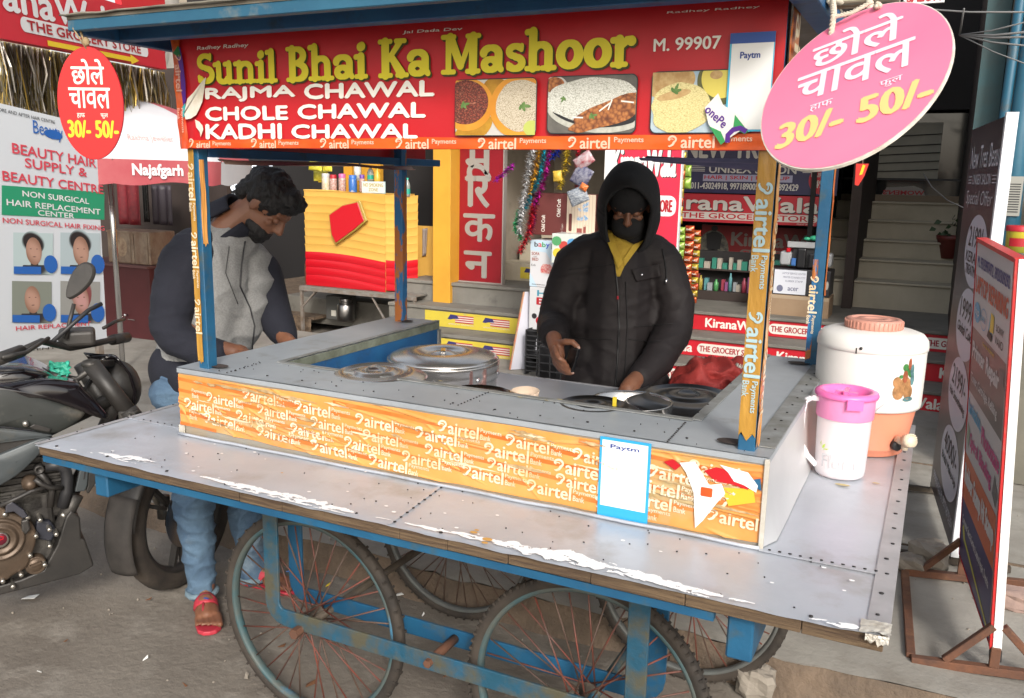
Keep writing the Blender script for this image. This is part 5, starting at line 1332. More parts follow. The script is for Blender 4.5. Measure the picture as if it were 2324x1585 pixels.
# ------------------------------------------------------------------ shop fronts behind
# steps in front of the grocery: three stone risers faced with red printed strips, shop floor on top
GX0, GX1 = -.28, 2.36
STEPS = ((4.93, .10, .26), (5.25, .26, .42), (5.57, .42, .58))
steps = thing('shop_steps', 'grey stone steps faced with red grocery strips leading up to the dark shop', 'steps', (1.0, 5.2, .1))
RISER = mat('red_riser_print', (0.60, 0.016, 0.030), .4, col2=(.54,.014,.025), ns=3)
for i, (y, z0, z1) in enumerate(STEPS):
    b = MB(); b.box((GX0, y, z0), (GX1+.4, y+.40, z1-.026)); st_ = obj('step_block', b, GREY_STONE, steps)
    b = MB(); b.box((GX0-.01, y-.025, z1-.026), (GX1+.42, y+.40, z1)); obj('tread_slab', b, GREY_STONE, steps, bevel=.004)
    b = MB(); b.box((GX0+.02, y-.006, z0+.004), (GX1+.38, y-.0005, z1-.030)); rs = obj('printed_strip', b, RISER, st_)
    M = frame((GX0+.02, y-.0062, z0+.004), (1,0,0), (0,0,1)); h_ = z1-.034-z0
    wt = MB(); rd = MB(); pl = MB()
    x = [-.10, .33, -.35][i] if i != 2 else -.31
    while x < GX1-GX0+.3:
        if x > 0: text(wt, 'KiranaWala', x, h_*.22, x+.47, h_*.80, M, .001, .045)
        xa = max(x+.51, .01); xb = x+1.02
        if xb > .1 and xb < GX1-GX0+.4: rrect(pl, xa, h_*.17, xb, h_*.83, M, .001); text(rd, 'THE GROCERY STORE', max(xa+.02, .03), h_*.32, xb-.02, h_*.68, M, .002, .035)
        x += 1.13
    obj('lettering', wt, WHITE_INK, rs); obj('pill_print', pl, WHITE_INK, rs); obj('lettering', rd, RED_DULL, rs)
# shop floor and stair landing
b = MB(); b.box((GX0, 5.97, .45), (3.4, 9.5, .579)); struct('shop_floor', b, GREY_STONE)
# pale floor slabs in front
# grocery interior: dark room
room = thing('grocery_shop', 'dark open grocery shop with shelves of packets behind the red steps', 'shop', (1.0, 7.0, .58))
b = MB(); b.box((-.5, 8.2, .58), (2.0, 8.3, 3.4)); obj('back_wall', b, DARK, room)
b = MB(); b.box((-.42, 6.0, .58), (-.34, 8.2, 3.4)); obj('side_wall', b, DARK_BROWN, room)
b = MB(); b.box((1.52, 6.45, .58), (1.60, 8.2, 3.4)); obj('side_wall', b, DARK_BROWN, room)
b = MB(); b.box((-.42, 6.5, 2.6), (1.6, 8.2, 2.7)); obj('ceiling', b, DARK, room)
def wrect(px0, py0, px1, py1, y):
    a = aty(px0, py0, y); c = aty(px1, py1, y); z0 = c.z; 
    m0 = aty((px0+px1)/2, py1, y).z; m1 = aty((px0+px1)/2, py0, y).z
    xa = aty(px0, (py0+py1)/2, y).x; xb = aty(px1, (py0+py1)/2, y).x
    return xa, m0, xb, m1
def wboard(parent, name, px, y, m, t=.03, **k):
    x0, z0, x1, z1 = wrect(*px, y); M = frame((x0, y, z0), (1,0,0), (0,0,1))
    return board(parent, name, M, x1-x0, z1-z0, t, m, **k), M, x1-x0, z1-z0
NAVYB = mat('navy_board', (0.018,0.016,0.055), .4, col2=(.03,.022,.09), ns=1.5)
sg = thing('salon_signboard', 'dark blue salon name board hanging above the grocery sign in the shop mouth', 'sign board', aty(1730, 440, 6.45))
bd, M, w, h_ = wboard(sg, 'sign_panel', (1555, 300, 1905, 441), 6.45, NAVYB)
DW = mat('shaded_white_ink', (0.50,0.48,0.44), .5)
b = MB(); text(b, 'NEW TRES BEAU', w*-.02+.02, h_*.58, w*.96, h_*.90, M, .002, .04); text(b, 'UNISEX SALON', w*.17, h_*.335, w*.74, h_*.46, M, .002, .03)
text(b, '011-43024918, 9971890054, 9811892429', w*.05, h_*.05, w*.76, h_*.17, M, .002, .03)
for s_ in (0, 1):
    for k_ in range(4): rect(b, w*(.04+.74*s_), h_*(.355+.028*k_), w*(.14+.74*s_), h_*(.366+.028*k_), M, .002)
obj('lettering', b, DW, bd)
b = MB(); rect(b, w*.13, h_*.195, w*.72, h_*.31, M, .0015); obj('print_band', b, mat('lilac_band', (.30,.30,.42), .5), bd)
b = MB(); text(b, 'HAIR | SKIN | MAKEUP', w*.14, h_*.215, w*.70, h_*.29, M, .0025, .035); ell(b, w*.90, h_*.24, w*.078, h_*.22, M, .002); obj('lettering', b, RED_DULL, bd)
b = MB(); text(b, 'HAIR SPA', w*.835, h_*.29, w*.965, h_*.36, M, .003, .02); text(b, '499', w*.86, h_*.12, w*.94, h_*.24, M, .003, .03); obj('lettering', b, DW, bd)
sg = thing('grocery_signboard', 'red grocery name board hanging directly under the dark blue salon board', 'sign board', aty(1720, 505, 6.44))
bd, M, w, h_ = wboard(sg, 'sign_panel', (1535, 443, 1868, 508), 6.44, RED_DULL)
def kirana(bd, M, w, h_, x0, x1, y0, y1, py0, py1, px0, px1, dw=DW, sub='THE GROCERY STORE'):
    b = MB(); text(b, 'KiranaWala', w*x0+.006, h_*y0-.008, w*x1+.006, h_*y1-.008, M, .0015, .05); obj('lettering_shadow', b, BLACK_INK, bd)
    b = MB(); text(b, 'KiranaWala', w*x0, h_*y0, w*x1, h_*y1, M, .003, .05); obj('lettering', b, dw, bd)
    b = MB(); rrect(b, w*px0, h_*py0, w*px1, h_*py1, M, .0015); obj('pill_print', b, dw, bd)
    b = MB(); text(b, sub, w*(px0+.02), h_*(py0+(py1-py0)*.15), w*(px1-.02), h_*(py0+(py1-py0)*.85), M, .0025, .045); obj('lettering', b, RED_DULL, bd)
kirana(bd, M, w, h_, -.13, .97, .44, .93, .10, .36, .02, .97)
b = MB(); text(b, 'PRINT IMAGE', w*.84, h_*.02, w*.95, h_*.07, M, .002, .0); obj('lettering', b, DW, bd)
sg = thing('inner_poster', 'dim red grocery poster with a standing figure deep inside the shop', 'poster', aty(1720, 620, 6.9))
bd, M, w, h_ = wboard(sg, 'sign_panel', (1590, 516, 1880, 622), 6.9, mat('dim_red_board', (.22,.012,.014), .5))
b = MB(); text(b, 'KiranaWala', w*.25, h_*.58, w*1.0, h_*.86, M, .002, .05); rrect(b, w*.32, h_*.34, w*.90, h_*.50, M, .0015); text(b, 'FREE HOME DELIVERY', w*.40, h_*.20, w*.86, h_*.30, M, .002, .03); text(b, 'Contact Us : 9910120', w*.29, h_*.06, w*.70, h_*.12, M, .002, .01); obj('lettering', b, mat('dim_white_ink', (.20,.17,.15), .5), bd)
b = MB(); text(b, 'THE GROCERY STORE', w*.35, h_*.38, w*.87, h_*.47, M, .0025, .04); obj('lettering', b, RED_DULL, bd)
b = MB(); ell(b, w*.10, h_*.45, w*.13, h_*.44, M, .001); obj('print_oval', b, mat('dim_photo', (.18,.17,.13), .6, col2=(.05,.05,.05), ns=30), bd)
b = MB(); 
for s_ in (-.025, .03): pgon(b, [(w*(.10+s_-.02), h_*.03), (w*(.10+s_+.02), h_*.03), (w*(.10+s_*.5+.025), h_*.50), (w*(.10+s_*.5-.025), h_*.50)], M, .0018)
pgon(b, [(w*.05,h_*.48),(w*.16,h_*.48),(w*.17,h_*.80),(w*.12,h_*.86),(w*.09,h_*.86),(w*.04,h_*.80)], M, .0019); ell(b, w*.105, h_*.93, w*.028, h_*.06, M, .0019, 14); obj('figure_print', b, BLACK_INK, bd)
# shelf and goods under it
random.seed(31)
sh_ = thing('goods_counter', 'dark low counter inside the grocery stacked with toiletries', 'counter', aty(1650, 705, 6.3))
p0 = aty(1570, 702, 6.3); p1 = aty(1745, 702, 6.3)
b = MB(); b.box((p0.x-.1, 6.3, .58), (p1.x+.25, 6.7, .66)); obj('counter_body', b, DARK_BROWN, sh_)
b = MB(); b.box((p0.x-.1, 6.62, .66), (p1.x+.25, 6.68, 1.0)); obj('counter_back', b, DARK, sh_)
GC = [(.04,.22,.16),(.32,.05,.08),(.05,.12,.30),(.10,.28,.30),(.40,.36,.30),(.08,.30,.10),(.25,.08,.20),(.40,.30,.05),(.30,.32,.34)]
GN = 'teal maroon navy turquoise cream green purple ochre grey'.split(); GM = [mat('goods%d' % i, c, .35) for i, c in enumerate(GC)]
x = p0.x-.05; i = 0
while x < p1.x+.15:
    w_ = random.uniform(.022,.05); hh = random.uniform(.06,.17); b = MB(); y = 6.34+random.uniform(0,.06)
    if i % 3 == 0: b.lathe([(.001,0),(w_*.45,0),(w_*.45,hh*.7),(w_*.2,hh*.85),(w_*.2,hh),(.001,hh)], 10, Matrix.Translation((x,y,.661)))
    else: b.box((x-w_*.45,y,.661),(x+w_*.45,y+.05,.661+hh))
    o = solo('toiletry', b, GM[(i*5+i//3) % 9], 'small %s packet right of the %s one on the low grocery counter, %s' % (GN[(i*5+i//3) % 9], GN[((i-1)*5+(i-1)//3) % 9], 'bottle-shaped' if i % 3 == 0 else 'boxy'), 'packet', 'toiletries on the grocery counter')
    x += w_+.004; i += 1
b = MB(); b.box((p0.x-.05, 6.5, .83), (p1.x+.2, 6.62, .845)); obj('shelf', b, DARK_BROWN, sh_)
x = p0.x
while x < p1.x+.15:
    w_ = random.uniform(.03,.06); hh = random.uniform(.05,.11); b = MB(); b.box((x-w_*.46,6.51,.846),(x+w_*.46,6.56,.846+hh)); solo('toiletry', b, GM[(i*4+i//2) % 9], 'small %s box right of the %s one on the upper grocery shelf' % (GN[(i*4+i//2) % 9], GN[((i-1)*4+(i-1)//2) % 9]), 'packet', 'toiletries on the grocery shelf'); x += w_+.006; i += 1
# stair flight on the right going up
b = MB(); sy = 6.55; sx0 = aty(1868, 600, 6.55).x
stairs = thing('stair_flight', 'dim brown stone stairs climbing up behind the water cooler', 'stairs', (2.2, 6.6, .58))
prev = .58
for i, (yy) in enumerate((640, 590, 545, 500, 458)):
    y0 = 6.60 + i*.30; zt = aty(2000, yy, y0).z
    b = MB(); b.box((sx0-.1, y0, .45), (3.5, y0+.33, zt-.018)); obj('step_riser', b, BROWN_STONE, stairs)
    b = MB(); b.box((sx0-.1, y0-.02, zt-.018), (3.5, y0+.33, zt)); obj('step_tread', b, BROWN_STONE, stairs, bevel=.004)
# landing wall with beam, dark glass above, its street reflections built as flat coloured pieces
b = MB(); a0 = aty(1900, 462, 8.1); a1 = aty(2130, 440, 8.1)
b.box((sx0-.1, 8.1, a0.z), (3.6, 8.3, a0.z+.10)); obj('landing_beam', b, mat('tan_beam', (.20,.15,.10), .6), stairs)
GLD = mat('dark_glass', (.012,.013,.013), .06, spec=.8)
b = MB(); b.box((sx0-.1, 8.13, a0.z+.10), (3.6, 8.16, 3.9)); obj('glass_pane', b, GLD, stairs)
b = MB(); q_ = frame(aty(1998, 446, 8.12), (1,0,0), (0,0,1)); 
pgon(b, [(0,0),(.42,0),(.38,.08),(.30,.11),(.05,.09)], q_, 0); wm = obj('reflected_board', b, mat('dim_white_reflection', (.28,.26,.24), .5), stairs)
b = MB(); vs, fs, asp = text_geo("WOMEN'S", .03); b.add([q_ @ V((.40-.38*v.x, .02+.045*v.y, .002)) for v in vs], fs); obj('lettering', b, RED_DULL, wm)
b = MB(); q0 = aty(2060, 405, 8.10); q1 = aty(2142, 278, 8.10); b.box((q0.x-.35, 8.11, q0.z), (q1.x, 8.125, q1.z)); wp = obj('window_reflection', b, mat('pale_reflection', (.32,.30,.24), .5, col2=(.25,.24,.20), ns=3), stairs)
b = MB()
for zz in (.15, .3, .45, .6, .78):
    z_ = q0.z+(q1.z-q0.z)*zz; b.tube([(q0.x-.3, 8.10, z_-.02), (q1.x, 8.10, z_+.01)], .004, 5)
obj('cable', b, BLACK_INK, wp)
b = MB(); b.box((sx0-.1, 8.105, q0.z-.02), (2.95, 8.12, q0.z-.0)); obj('glass_rail', b, BLACK_INK, stairs)
for px_ in (1968,):
    p = aty(px_, 440, 8.11); b = MB(); b.box((p.x-.01, 8.10, p.z), (p.x+.01, 8.125, p.z+.5)); obj('glass_mullion', b, BLACK_INK, stairs)
# baluster left of the stairs
rl = thing('stair_railing', 'dark iron railing with thin bars along the left side of the stairs', 'railing', (sx0, 6.5, .58))
for i in range(6):
    y0 = 6.5+i*.3; b = MB(); b.tube([(sx0-.06, y0, .6+.17*i), (sx0-.06, y0, 1.35+.17*i)], .012, 6); obj('baluster', b, BLACK_INK, rl)
b = MB(); b.tube([(sx0-.06, 6.45, 1.33), (sx0-.06, 8.05, 2.24)], .02, 8); obj('handrail', b, BLACK_INK, rl)
b = MB(); b.box((sx0-.14, 6.42, .58), (sx0-.10, 8.1, 3.2)); solo('partition', b, DARK, 'dark upright partition between the grocery mouth and the stairs', 'partition')
# plant pot on the steps
p = aty(2158, 555, 7.3)
t = thing('plant_pot', 'dark red plastic plant pot standing on the stairs beside the salon board', 'plant pot', (p.x, 7.25, p.z-.12))
b = MB(); b.lathe([(.001,0),(.085,0),(.115,.16),(.125,.165),(.128,.20),(.118,.20),(.11,.17),(.001,.165)], 28, Matrix.Translation((p.x, 7.25, p.z-.12))); obj('pot_body', b, mat('dark_red_pot', (.14,.025,.02), .5), t)
b = MB()
for i in range(26):
    a = random.uniform(0,6.28); r_ = random.uniform(.02,.14); z_ = p.z+.05+random.uniform(.02,.26); q_ = V((p.x+r_*math.cos(a), 7.25+r_*math.sin(a), z_))
    b.add([q_, q_+V((.04*math.cos(a), .04*math.sin(a), .02)), q_+V((.06*math.cos(a+.3),.06*math.sin(a+.3),-.02)), q_+V((.02*math.cos(a+1), .02*math.sin(a+1), -.02))], [(0,1,2,3)])
obj('foliage', b, mat('dim_leaf', (.03,.06,.02), .6), t)

# cardboard box, black case with paper and grey machine on top: laptop stall
y = 5.72
def pbox(name, label, cat, px, y, d, m, bevel=.004, group=None):
    x0, z0, x1, z1 = wrect(*px, y); b = MB(); b.box((x0, y, z0), (x1, y+d, z1)); 
    return solo(name, b, m, label, cat, group, bevel=bevel), (x0, z0, x1, z1)
CARD = mat('brown_cardboard', (0.34,0.235,0.145), .8, col2=(.30,.20,.12), ns=4, bump=.2, bs=50)
cbx, (x0,z0,x1,z1) = pbox('cardboard_box', 'plain brown cardboard box under the black case at the top of the red steps', 'box', (1738, 672, 1880, 742), y, .3, CARD)
b = MB(); b.box((x0+.005, y-.0015, z1-.03), (x1-.005, y, z1-.004)); obj('tape_strip', b, mat('box_tape', (.42,.32,.22), .3), cbx)
bc, (x0,z0,x1,z1) = pbox('black_case', 'black case with a white paper notice on the brown cardboard box', 'case', (1742, 612, 1884, 671), y+.01, .28, mat('black_case_mat', (.03,.03,.035), .4), .008)
M = frame((x0+.05, y+.0095, z0+.006), (1,0,0), (0,0,1)); w_ = .25; hh = z1-z0-.015
b = MB(); rect(b, 0, 0, w_, hh, M, .0015); pn = obj('paper_notice', b, mat('notice_paper', (.66,.68,.74), .6), bc)
b = MB(); text(b, 'LAPTOP SERVICE CENTER', .06, hh*.82, w_*.97, hh*.90, M, .0025, .0); text(b, 'PRINTER SCANNER CCTV', .07, hh*.66, w_*.97, hh*.74, M, .0025, .0); text(b, 'RUBBER STAMP', .09, hh*.50, w_*.90, hh*.58, M, .0025, .0); text(b, 'acer', w_*.45, hh*.14, w_*.78, hh*.28, M, .0025, .03); ell(b, w_*.20, hh*.22, .025, .028, M, .0025, 16); obj('lettering', b, mat('notice_ink', (.16,.17,.26), .5), pn)
b = MB(); ell(b, x1-x0-.02-.05, hh*.45, .012, .035, M, .0018, 14); obj('badge', b, WHITE_DIRTY, bc)
GREYP = mat('grey_machine_plastic', (.36,.37,.38), .4)
x0,z0,x1,z1 = wrect(1780, 545, 1884, 612, y+.05)
mc = thing('toy_machine', 'grey plastic kit holding black tools and a blue cap on top of the black case', 'tool kit', ((x0+x1)/2, y+.05, z0))
W_ = x1-x0; H_ = z1-z0; T = lambda u, v, d=0: V((x0+W_*u, y+.05+d, z0+H_*v))
b = MB(); b.box(T(.05,.72), T(.95,.92,.05)); obj('upper_panel', b, GREYP, mc, bevel=.004)
b = MB(); b.box(T(-.10,.10,.0), T(.16,.58,.12)); b.box(T(.86,.10,.0), T(1.05,.58,.12)); obj('side_pod', b, GREYP, mc, bevel=.02, seg=3)
b = MB(); b.box(T(.16,.02,.03), T(.86,.72,.10)); obj('dark_core', b, BLACK_INK, mc, bevel=.006)
b = MB(); b.box(T(.30,.05,-.02), T(.48,.70,.03)); b.box(T(.55,.06,-.02), T(.70,.55,.03)); obj('black_tool', b, mat('black_tool_mat', (.02,.02,.022), .3), mc, bevel=.01, seg=2)
b = MB(); b.box(T(.17,.10,-.015), T(.27,.36,.02)); obj('blue_cap', b, PLASTIC_B, mc, bevel=.004)
b = MB(); b.box(T(.04,.56,-.01), T(.13,.70,.03)); b.box(T(.88,.56,-.01), T(.97,.70,.03)); obj('red_lamp', b, RED_GLOSS, mc, bevel=.004)
b = MB(); b.ball(T(.62,1.05,.08), (.045,.03,.022), 12, 8); b.ball(T(.45,1.02,.08), (.03,.025,.015), 10, 6); solo('green_bottle', b, mat('green_bottle_mat', (.05,.42,.24), .3), 'green plastic bottle lying on the grey kit on top of the black case', 'bottle')

# strings of hanging snack sachets
SACH = {'red': mat('red_foil', (.42,.03,.02), .25, .4, col2=(.5,.14,.03), ns=50), 'green': mat('green_foil', (.20,.36,.03), .3, .2, col2=(.30,.42,.10), ns=40), 'yellow': mat('yellow_foil', (.55,.42,.04), .28, .3, col2=(.25,.15,.02), ns=35)}
def sachet_strip(px, py0, py1, yd, w_, ms, label, n, cat='snack strip', letter=None, tw=0.0):
    a = aty(px, py0, yd); c_ = aty(px, py1, yd); t = thing('snack_strip', label, cat, (a.x, yd, c_.z), 'strips of snack sachets hanging by the shop')
    hh = (a.z-c_.z)/n
    for k_ in range(n):
        z0 = a.z-hh*(k_+1); b = MB(); ph = random.uniform(0,6)
        def f(u, v):
            bul = math.sin(PI*u)*math.sin(PI*v)
            return V((a.x + w_*(u-.5) + .004*math.sin(k_), yd - .022*bul - .004*math.sin(u*13+ph)*bul + tw*math.sin(k_*1.3+u*2), z0+.003+(hh-.004)*v))
        b.grid(f, 8, 8)
        o = obj('sachet', b, SACH[ms[k_ % len(ms)]], t, solid=.001)
        if letter:
            b = MB(); M = frame((a.x-w_*.28, yd-.0275, z0+hh*.38), (1,0,0), (0,0,1)); text(b, letter, 0, 0, w_*.56, hh*.2, M, 0, .03); obj('lettering', b, WHITE_INK, o)
    return t
random.seed(8)
sachet_strip(1547, 345, 510, 5.35, .075, ['yellow','yellow','red'], 'yellow and dark foil snack strip hanging behind the tall grocery sign', 8, tw=.01)
sachet_strip(1560, 375, 430, 5.4, .07, ['green'], 'pale paper packet strip beside the dark blue salon board', 2)
sachet_strip(1545, 515, 600, 5.3, .075, ['green','green'], 'green foil sachet strip hanging left of the red ones', 5, letter='LAYS')
sachet_strip(1566, 512, 700, 5.32, .075, ['red'], 'long red and gold foil sachet strip right of the green strip', 11, letter='CHILLI')
sachet_strip(1583, 522, 690, 5.36, .06, ['red','yellow'], 'narrow red and yellow foil strip at the edge of the dark shop mouth', 11, letter='CHILLI')

# tall white-edged grocery board behind the vendor
x0,z0,x1,z1 = wrect(1367, 318, 1541, 700, 4.62); M = frame((x0, 4.62, z0), (1,0,0), (0,0,1)); w=x1-x0; h_=z1-z0
gs = thing('grocery_board', 'tall standing red and white grocery board directly behind the hooded vendor', 'sign board', (x0+w/2, 4.62, z0))
bd = board(gs, 'sign_panel', M, w, h_, .04, WHITE_PAINT)
b = MB(); rect(b, w*.10, h_*.33, w*.985, h_*.995, M, .001); obj('red_field', b, RED_PINKISH, bd)
b = MB(); text(b, 'KiranaWala', w*.125, h_*.785, w*.93, h_*.948, M, .0016, .03); obj('lettering_shadow', b, BLACK_INK, bd)
b = MB(); text(b, 'KiranaWala', w*.11, h_*.79, w*.92, h_*.953, M, .002, .03); rrect(b, w*.06, h_*.56, w*.95, h_*.68, M, .002, .05); obj('lettering', b, WHITE_PAINT, bd)
b = MB(); text(b, 'THE GROCERY STORE', w*.10, h_*.585, w*.90, h_*.655, M, .003, .04); obj('lettering', b, RED_DULL, bd)
b = MB(); text(b, 'HOME DELIVERY', w*.5, h_*.27, w*.96, h_*.30, M, .002, .02); text(b, 'ALL ITEMS', w*.5, h_*.22, w*.9, h_*.25, M, .002, .02); text(b, 'AVAILABLE', w*.5, h_*.18, w*.9, h_*.21, M, .002, .02); obj('lettering', b, BLACK_INK, bd)

# ------------------------------------------------------------------ middle: yellow steps, pillar, Hindi board
YS = mat('yellow_riser_print', (0.62,0.50,0.05), .5, col2=(.56,.44,.05), ns=5, dirt=(.4,.35,.18), dns=9, dlo=.62, dhi=.7)
xr_ = aty(1176, 740, 5.0).x
ys = thing('corner_steps', 'grey stone steps with yellow flag-printed risers below the Hindi signboard', 'steps', (-1.3, 5.3, .1))
FLAGB = mat('flag_navy', (.03,.03,.14), .5); FLAGR = mat('flag_red', (.42,.03,.05), .5); FLAGW = mat('flag_white', (.62,.58,.50), .5)
for i, (y, z0, z1) in enumerate(((4.95,.09,.28),(5.22,.28,.47),(5.50,.47,.66))):
    xl_ = -2.35; xr2 = xr_+.03 + .0*i
    b = MB(); b.box((xl_, y, z0), (xr2, y+.34 if i < 2 else y+2.0, z1-.03)); sb_ = obj('step_block', b, GREY_STONE, ys)
    b = MB(); b.box((xl_, y-.02, z1-.03), (xr2+.01, y+.34 if i < 2 else y+2.0, z1)); obj('tread_slab', b, GREY_STONE, ys, bevel=.004)
    M = frame((-1.95, y-.0005, z0+.008), (1,0,0), (0,0,1)); hh = z1-z0-.05; ww = xr2+1.95
    if i < 2:
        b = MB(); b.box((0,0,0),(ww,hh,.005), M); sp_ = obj('printed_strip', b, YS, sb_)
        fb = MB(); fr_ = MB(); fw = MB(); x = .02 + .22*i
        while x < ww-.1:
            xe = min(x+.27, ww-.01)
            for k_ in range(7):
                (rect)(fr_ if k_ % 2 == 0 else fw, x+.08, hh*(.34+.07*k_), xe, hh*(.41+.07*k_), M, .0062)
            pgon(fb, [(x, hh*.55),(x+.03,hh*.86),(x+.10,hh*.83),(x+.12,hh*.60),(x+.06,hh*.58),(x+.03,hh*.52)], M, .0066)
            text(fw, 'AMERICAN GARMENTS', x+.01, hh*.20, xe, hh*.28, M, .0064, .01)
            x += .36
        obj('flag_stripe', fr_, FLAGR, sp_); obj('flag_stripe', fw, FLAGW, sp_); obj('flag_canton', fb, FLAGB, sp_)
    else:
        b = MB(); text(b, 'HFD', .95, hh*.3, 1.03, hh*.75, M, .002, .02); text(b, 'mindmin', 1.22, hh*.35, 1.42, hh*.8, M, .002, .02)
        stroke(b, [(1.05,hh*.5),(1.10,hh*.8),(1.16,hh*.6),(1.15,hh*.9)], .012, M, .002); obj('lettering', b, mat('faded_paint_teal', (.05,.14,.13), .7), sb_)
# small flight further up behind, and beige side wall
for i in range(4):
    y = 6.0+i*.3; b = MB(); b.box((-1.62+.10*i, y, .66), (-.52, y+.32, .66+.17*(i+1))); o = obj('step_block', b, BROWN_STONE, ys, bevel=.003)
    if i == 0:
        M = frame((-1.36, y-.0005, .685), (1,0,0), (0,0,1)); b = MB(); b.box((0,0,0),(.50,.11,.004), M); s2_ = obj('printed_strip', b, YS, o)
        b = MB(); c_ = MB()
        for k_ in range(5): rect(b, .09, .04+.012*k_, .30, .046+.012*k_, M, .0055)
        pgon(c_, [(.04,.06),(.06,.10),(.13,.095),(.12,.06)], M, .006); obj('flag_stripe', b, FLAGR, s2_); obj('flag_canton', c_, FLAGB, s2_)
b = MB(); b.box((-1.66, 6.0, .66), (-1.60, 7.3, 3.6)); solo('side_wall', b, BEIGE, 'beige plastered wall to the right of the red Hindi board', 'wall')
b = MB(); b.box((-2.5, 7.3, .6), (-.40, 7.4, 3.8)); solo('rear_wall', b, BEIGE, 'shaded beige rear wall at the head of the small corner stairs', 'wall')
# yellow pillar
x0 = aty(995, 500, 5.55).x; x1 = aty(1034, 500, 5.55).x
pl = thing('yellow_pillar', 'square yellow painted pillar left of the red Hindi board', 'pillar', ((x0+x1)/2, 5.6, .66))
b = MB(); b.box((x0, 5.45, .30), (x1, 5.72, 3.6)); obj('shaft', b, YELLOW_WALL, pl, bevel=.003); b = MB(); b.box((x0-.03, 5.42, .28), (x1+.02, 5.45-.0005, .40)); obj('base_flare', b, YELLOW_WALL, pl, bevel=.01)
# red Hindi board
x0,z0,x1,z1 = wrect(1040, 200, 1142, 640, 5.62); M = frame((x0, 5.62, z0), (1,0,0), (0,0,1)); w=x1-x0; h_=z1-z0
hb_ = thing('hindi_signboard', 'tall red board with silver Hindi letters mounted beside the yellow pillar', 'sign board', (x0+w/2, 5.62, z0))
bd = board(hb_, 'sign_panel', M, w, h_, .05, mat('deep_red_board', (.27,.006,.014), .4, col2=(.22,.005,.011), ns=2))
b = MB(); b.box((-.012,-.012,-.052),(0,h_+.012,.008), M); b.box((w,-.012,-.052),(w+.012,h_+.012,.008), M); b.box((0,-.012,-.052),(w,0,.008), M); b.box((0,h_,-.052),(w,h_+.012,.008), M); obj('frame_trim', b, mat('grey_trim', (.30,.27,.25), .5), bd)
def zof(py): return aty(1090, py, 5.62).z - z0
SIL = mat('silver_letters', (.34,.32,.29), .45, .2)
for ch, ya, yb, xa, xb in (('म', 395, 330, .14, .78), ('िर', 470, 372, .18, .72), ('क', 548, 487, .14, .82), ('न', 630, 572, .16, .76), ('मे', 322, 262, .14, .80), ('अ', 255, 205, .12, .85)):
    b = MB(); text(b, ch, w*xa, zof(ya), w*xb, zof(yb), M, .003, .03); o = obj('letter', b, SIL, bd, solid=.004)
# white board leaning on the steps
b = MB(); p0 = aty(1157, 845, 4.60); p1 = aty(1190, 832, 4.75)
b.poly([V((-.79,4.50,.125)), V((-.60,4.78,.125)), V((-.60,4.90,.70)), V((-.70,4.80,.70))])
lw_ = thing('leaning_board', 'white board with red edge leaning against the yellow steps beside the stacked boxes', 'board', (-.7, 4.6, .125))
a_, b_, c2 = aty(1156, 846, 4.55), aty(1204, 828, 4.72), aty(1190, 668, 4.85)
Mq = frame((a_.x, 4.56, .125), (.55,.55,0), (.10,.25,.95)); 
b = MB(); b.prism([(0,0),(.27,0),(.17,.62),(.13,.62)], -.012, 0, Mq); obj('board_panel', b, mat('white_ply', (.52,.52,.58), .5), lw_)
b = MB(); b.prism([(-.006,0),(.006,0),(.136,.62),(.124,.62)], -.014, .002, Mq); obj('board_edge', b, mat('red_white_edge', (.45,.12,.08), .6, col2=(.4,.3,.15), ns=12), lw_)

# stacked toy boxes
def boxlabel(px, y, d, m, label, name='toy_box', front=None):
    o, r_ = pbox(name, label, 'box', px, y, d, m, .003); x0,z0,x1,z1 = r_; M = frame((x0, y, z0), (1,0,0), (0,0,1))
    if front: front(o, M, x1-x0, z1-z0)
    return o
MAROON = mat('maroon_carton', (.12,.025,.022), .6); STRIPE = mat('cream_stripe_carton', (.62,.52,.40), .6)
def f_cc(o, M, w, h_):
    b = MB(); rect(b, w*.56, .003, w*.995, h_-.003, M, .001); obj('carton_face', b, STRIPE, o)
    b = MB()
    for k_ in range(9): rect(b, w*(.585+.045*k_), .004, w*(.590+.045*k_), h_-.004, M, .0014)
    obj('stripe_print', b, mat('thin_stripe', (.42,.30,.22), .6), o)
    b = MB(); L = frame(M @ V((w*.22, h_*.08, .0012)), (0,0,1), (-1,0,0)); text(b, 'Child Craft', .0, -.0, h_*.40, .03, L, 0, .02)
    L = frame(M @ V((w*.46, h_*.45, .0012)), (0,0,1), (-1,0,0)); text(b, 'Child Craft', .0, -.0, h_*.42, .03, L, 0, .02); text(b, 'Gift Copper', -h_*.40, -.03, -.05, -.008, L, 0, -.02); obj('lettering', b, WHITE_INK, o)
    b = MB(); L = frame(M @ V((w*.62, h_*.12, .002)), (0,0,1), (-1,0,0)); rrect(b, 0, -.012, h_*.42, .014, L, 0, .01); obj('label_print', b, MAROON, o)
    b = MB()
    for i in range(14): ell(b, w*(.72+.16*random.random()), h_*(.38+.48*random.random()), .010, .018, M, .002+.0001*i, 9, random.random()*3)
    obj('clothes_print', b, mat('blue_cloth_print', (.12,.28,.50), .5, col2=(.5,.55,.6), ns=80), o)
    b = MB(); rect(b, w*.72, h_*.06, w*.80, h_*.20, M, .002); rect(b, w*.82, h_*.05, w*.86, h_*.24, M, .002); obj('clothes_print', b, mat('brown_cloth_print', (.25,.06,.05), .5), o)
random.seed(4)
boxlabel((1206, 440, 1352, 536), 4.72, .30, MAROON, 'maroon and cream striped carton with clothes prints on top of the toy box pile', 'clothes_carton', f_cc)
LB1 = mat('pale_blue_print', (.48,.62,.72), .5); 
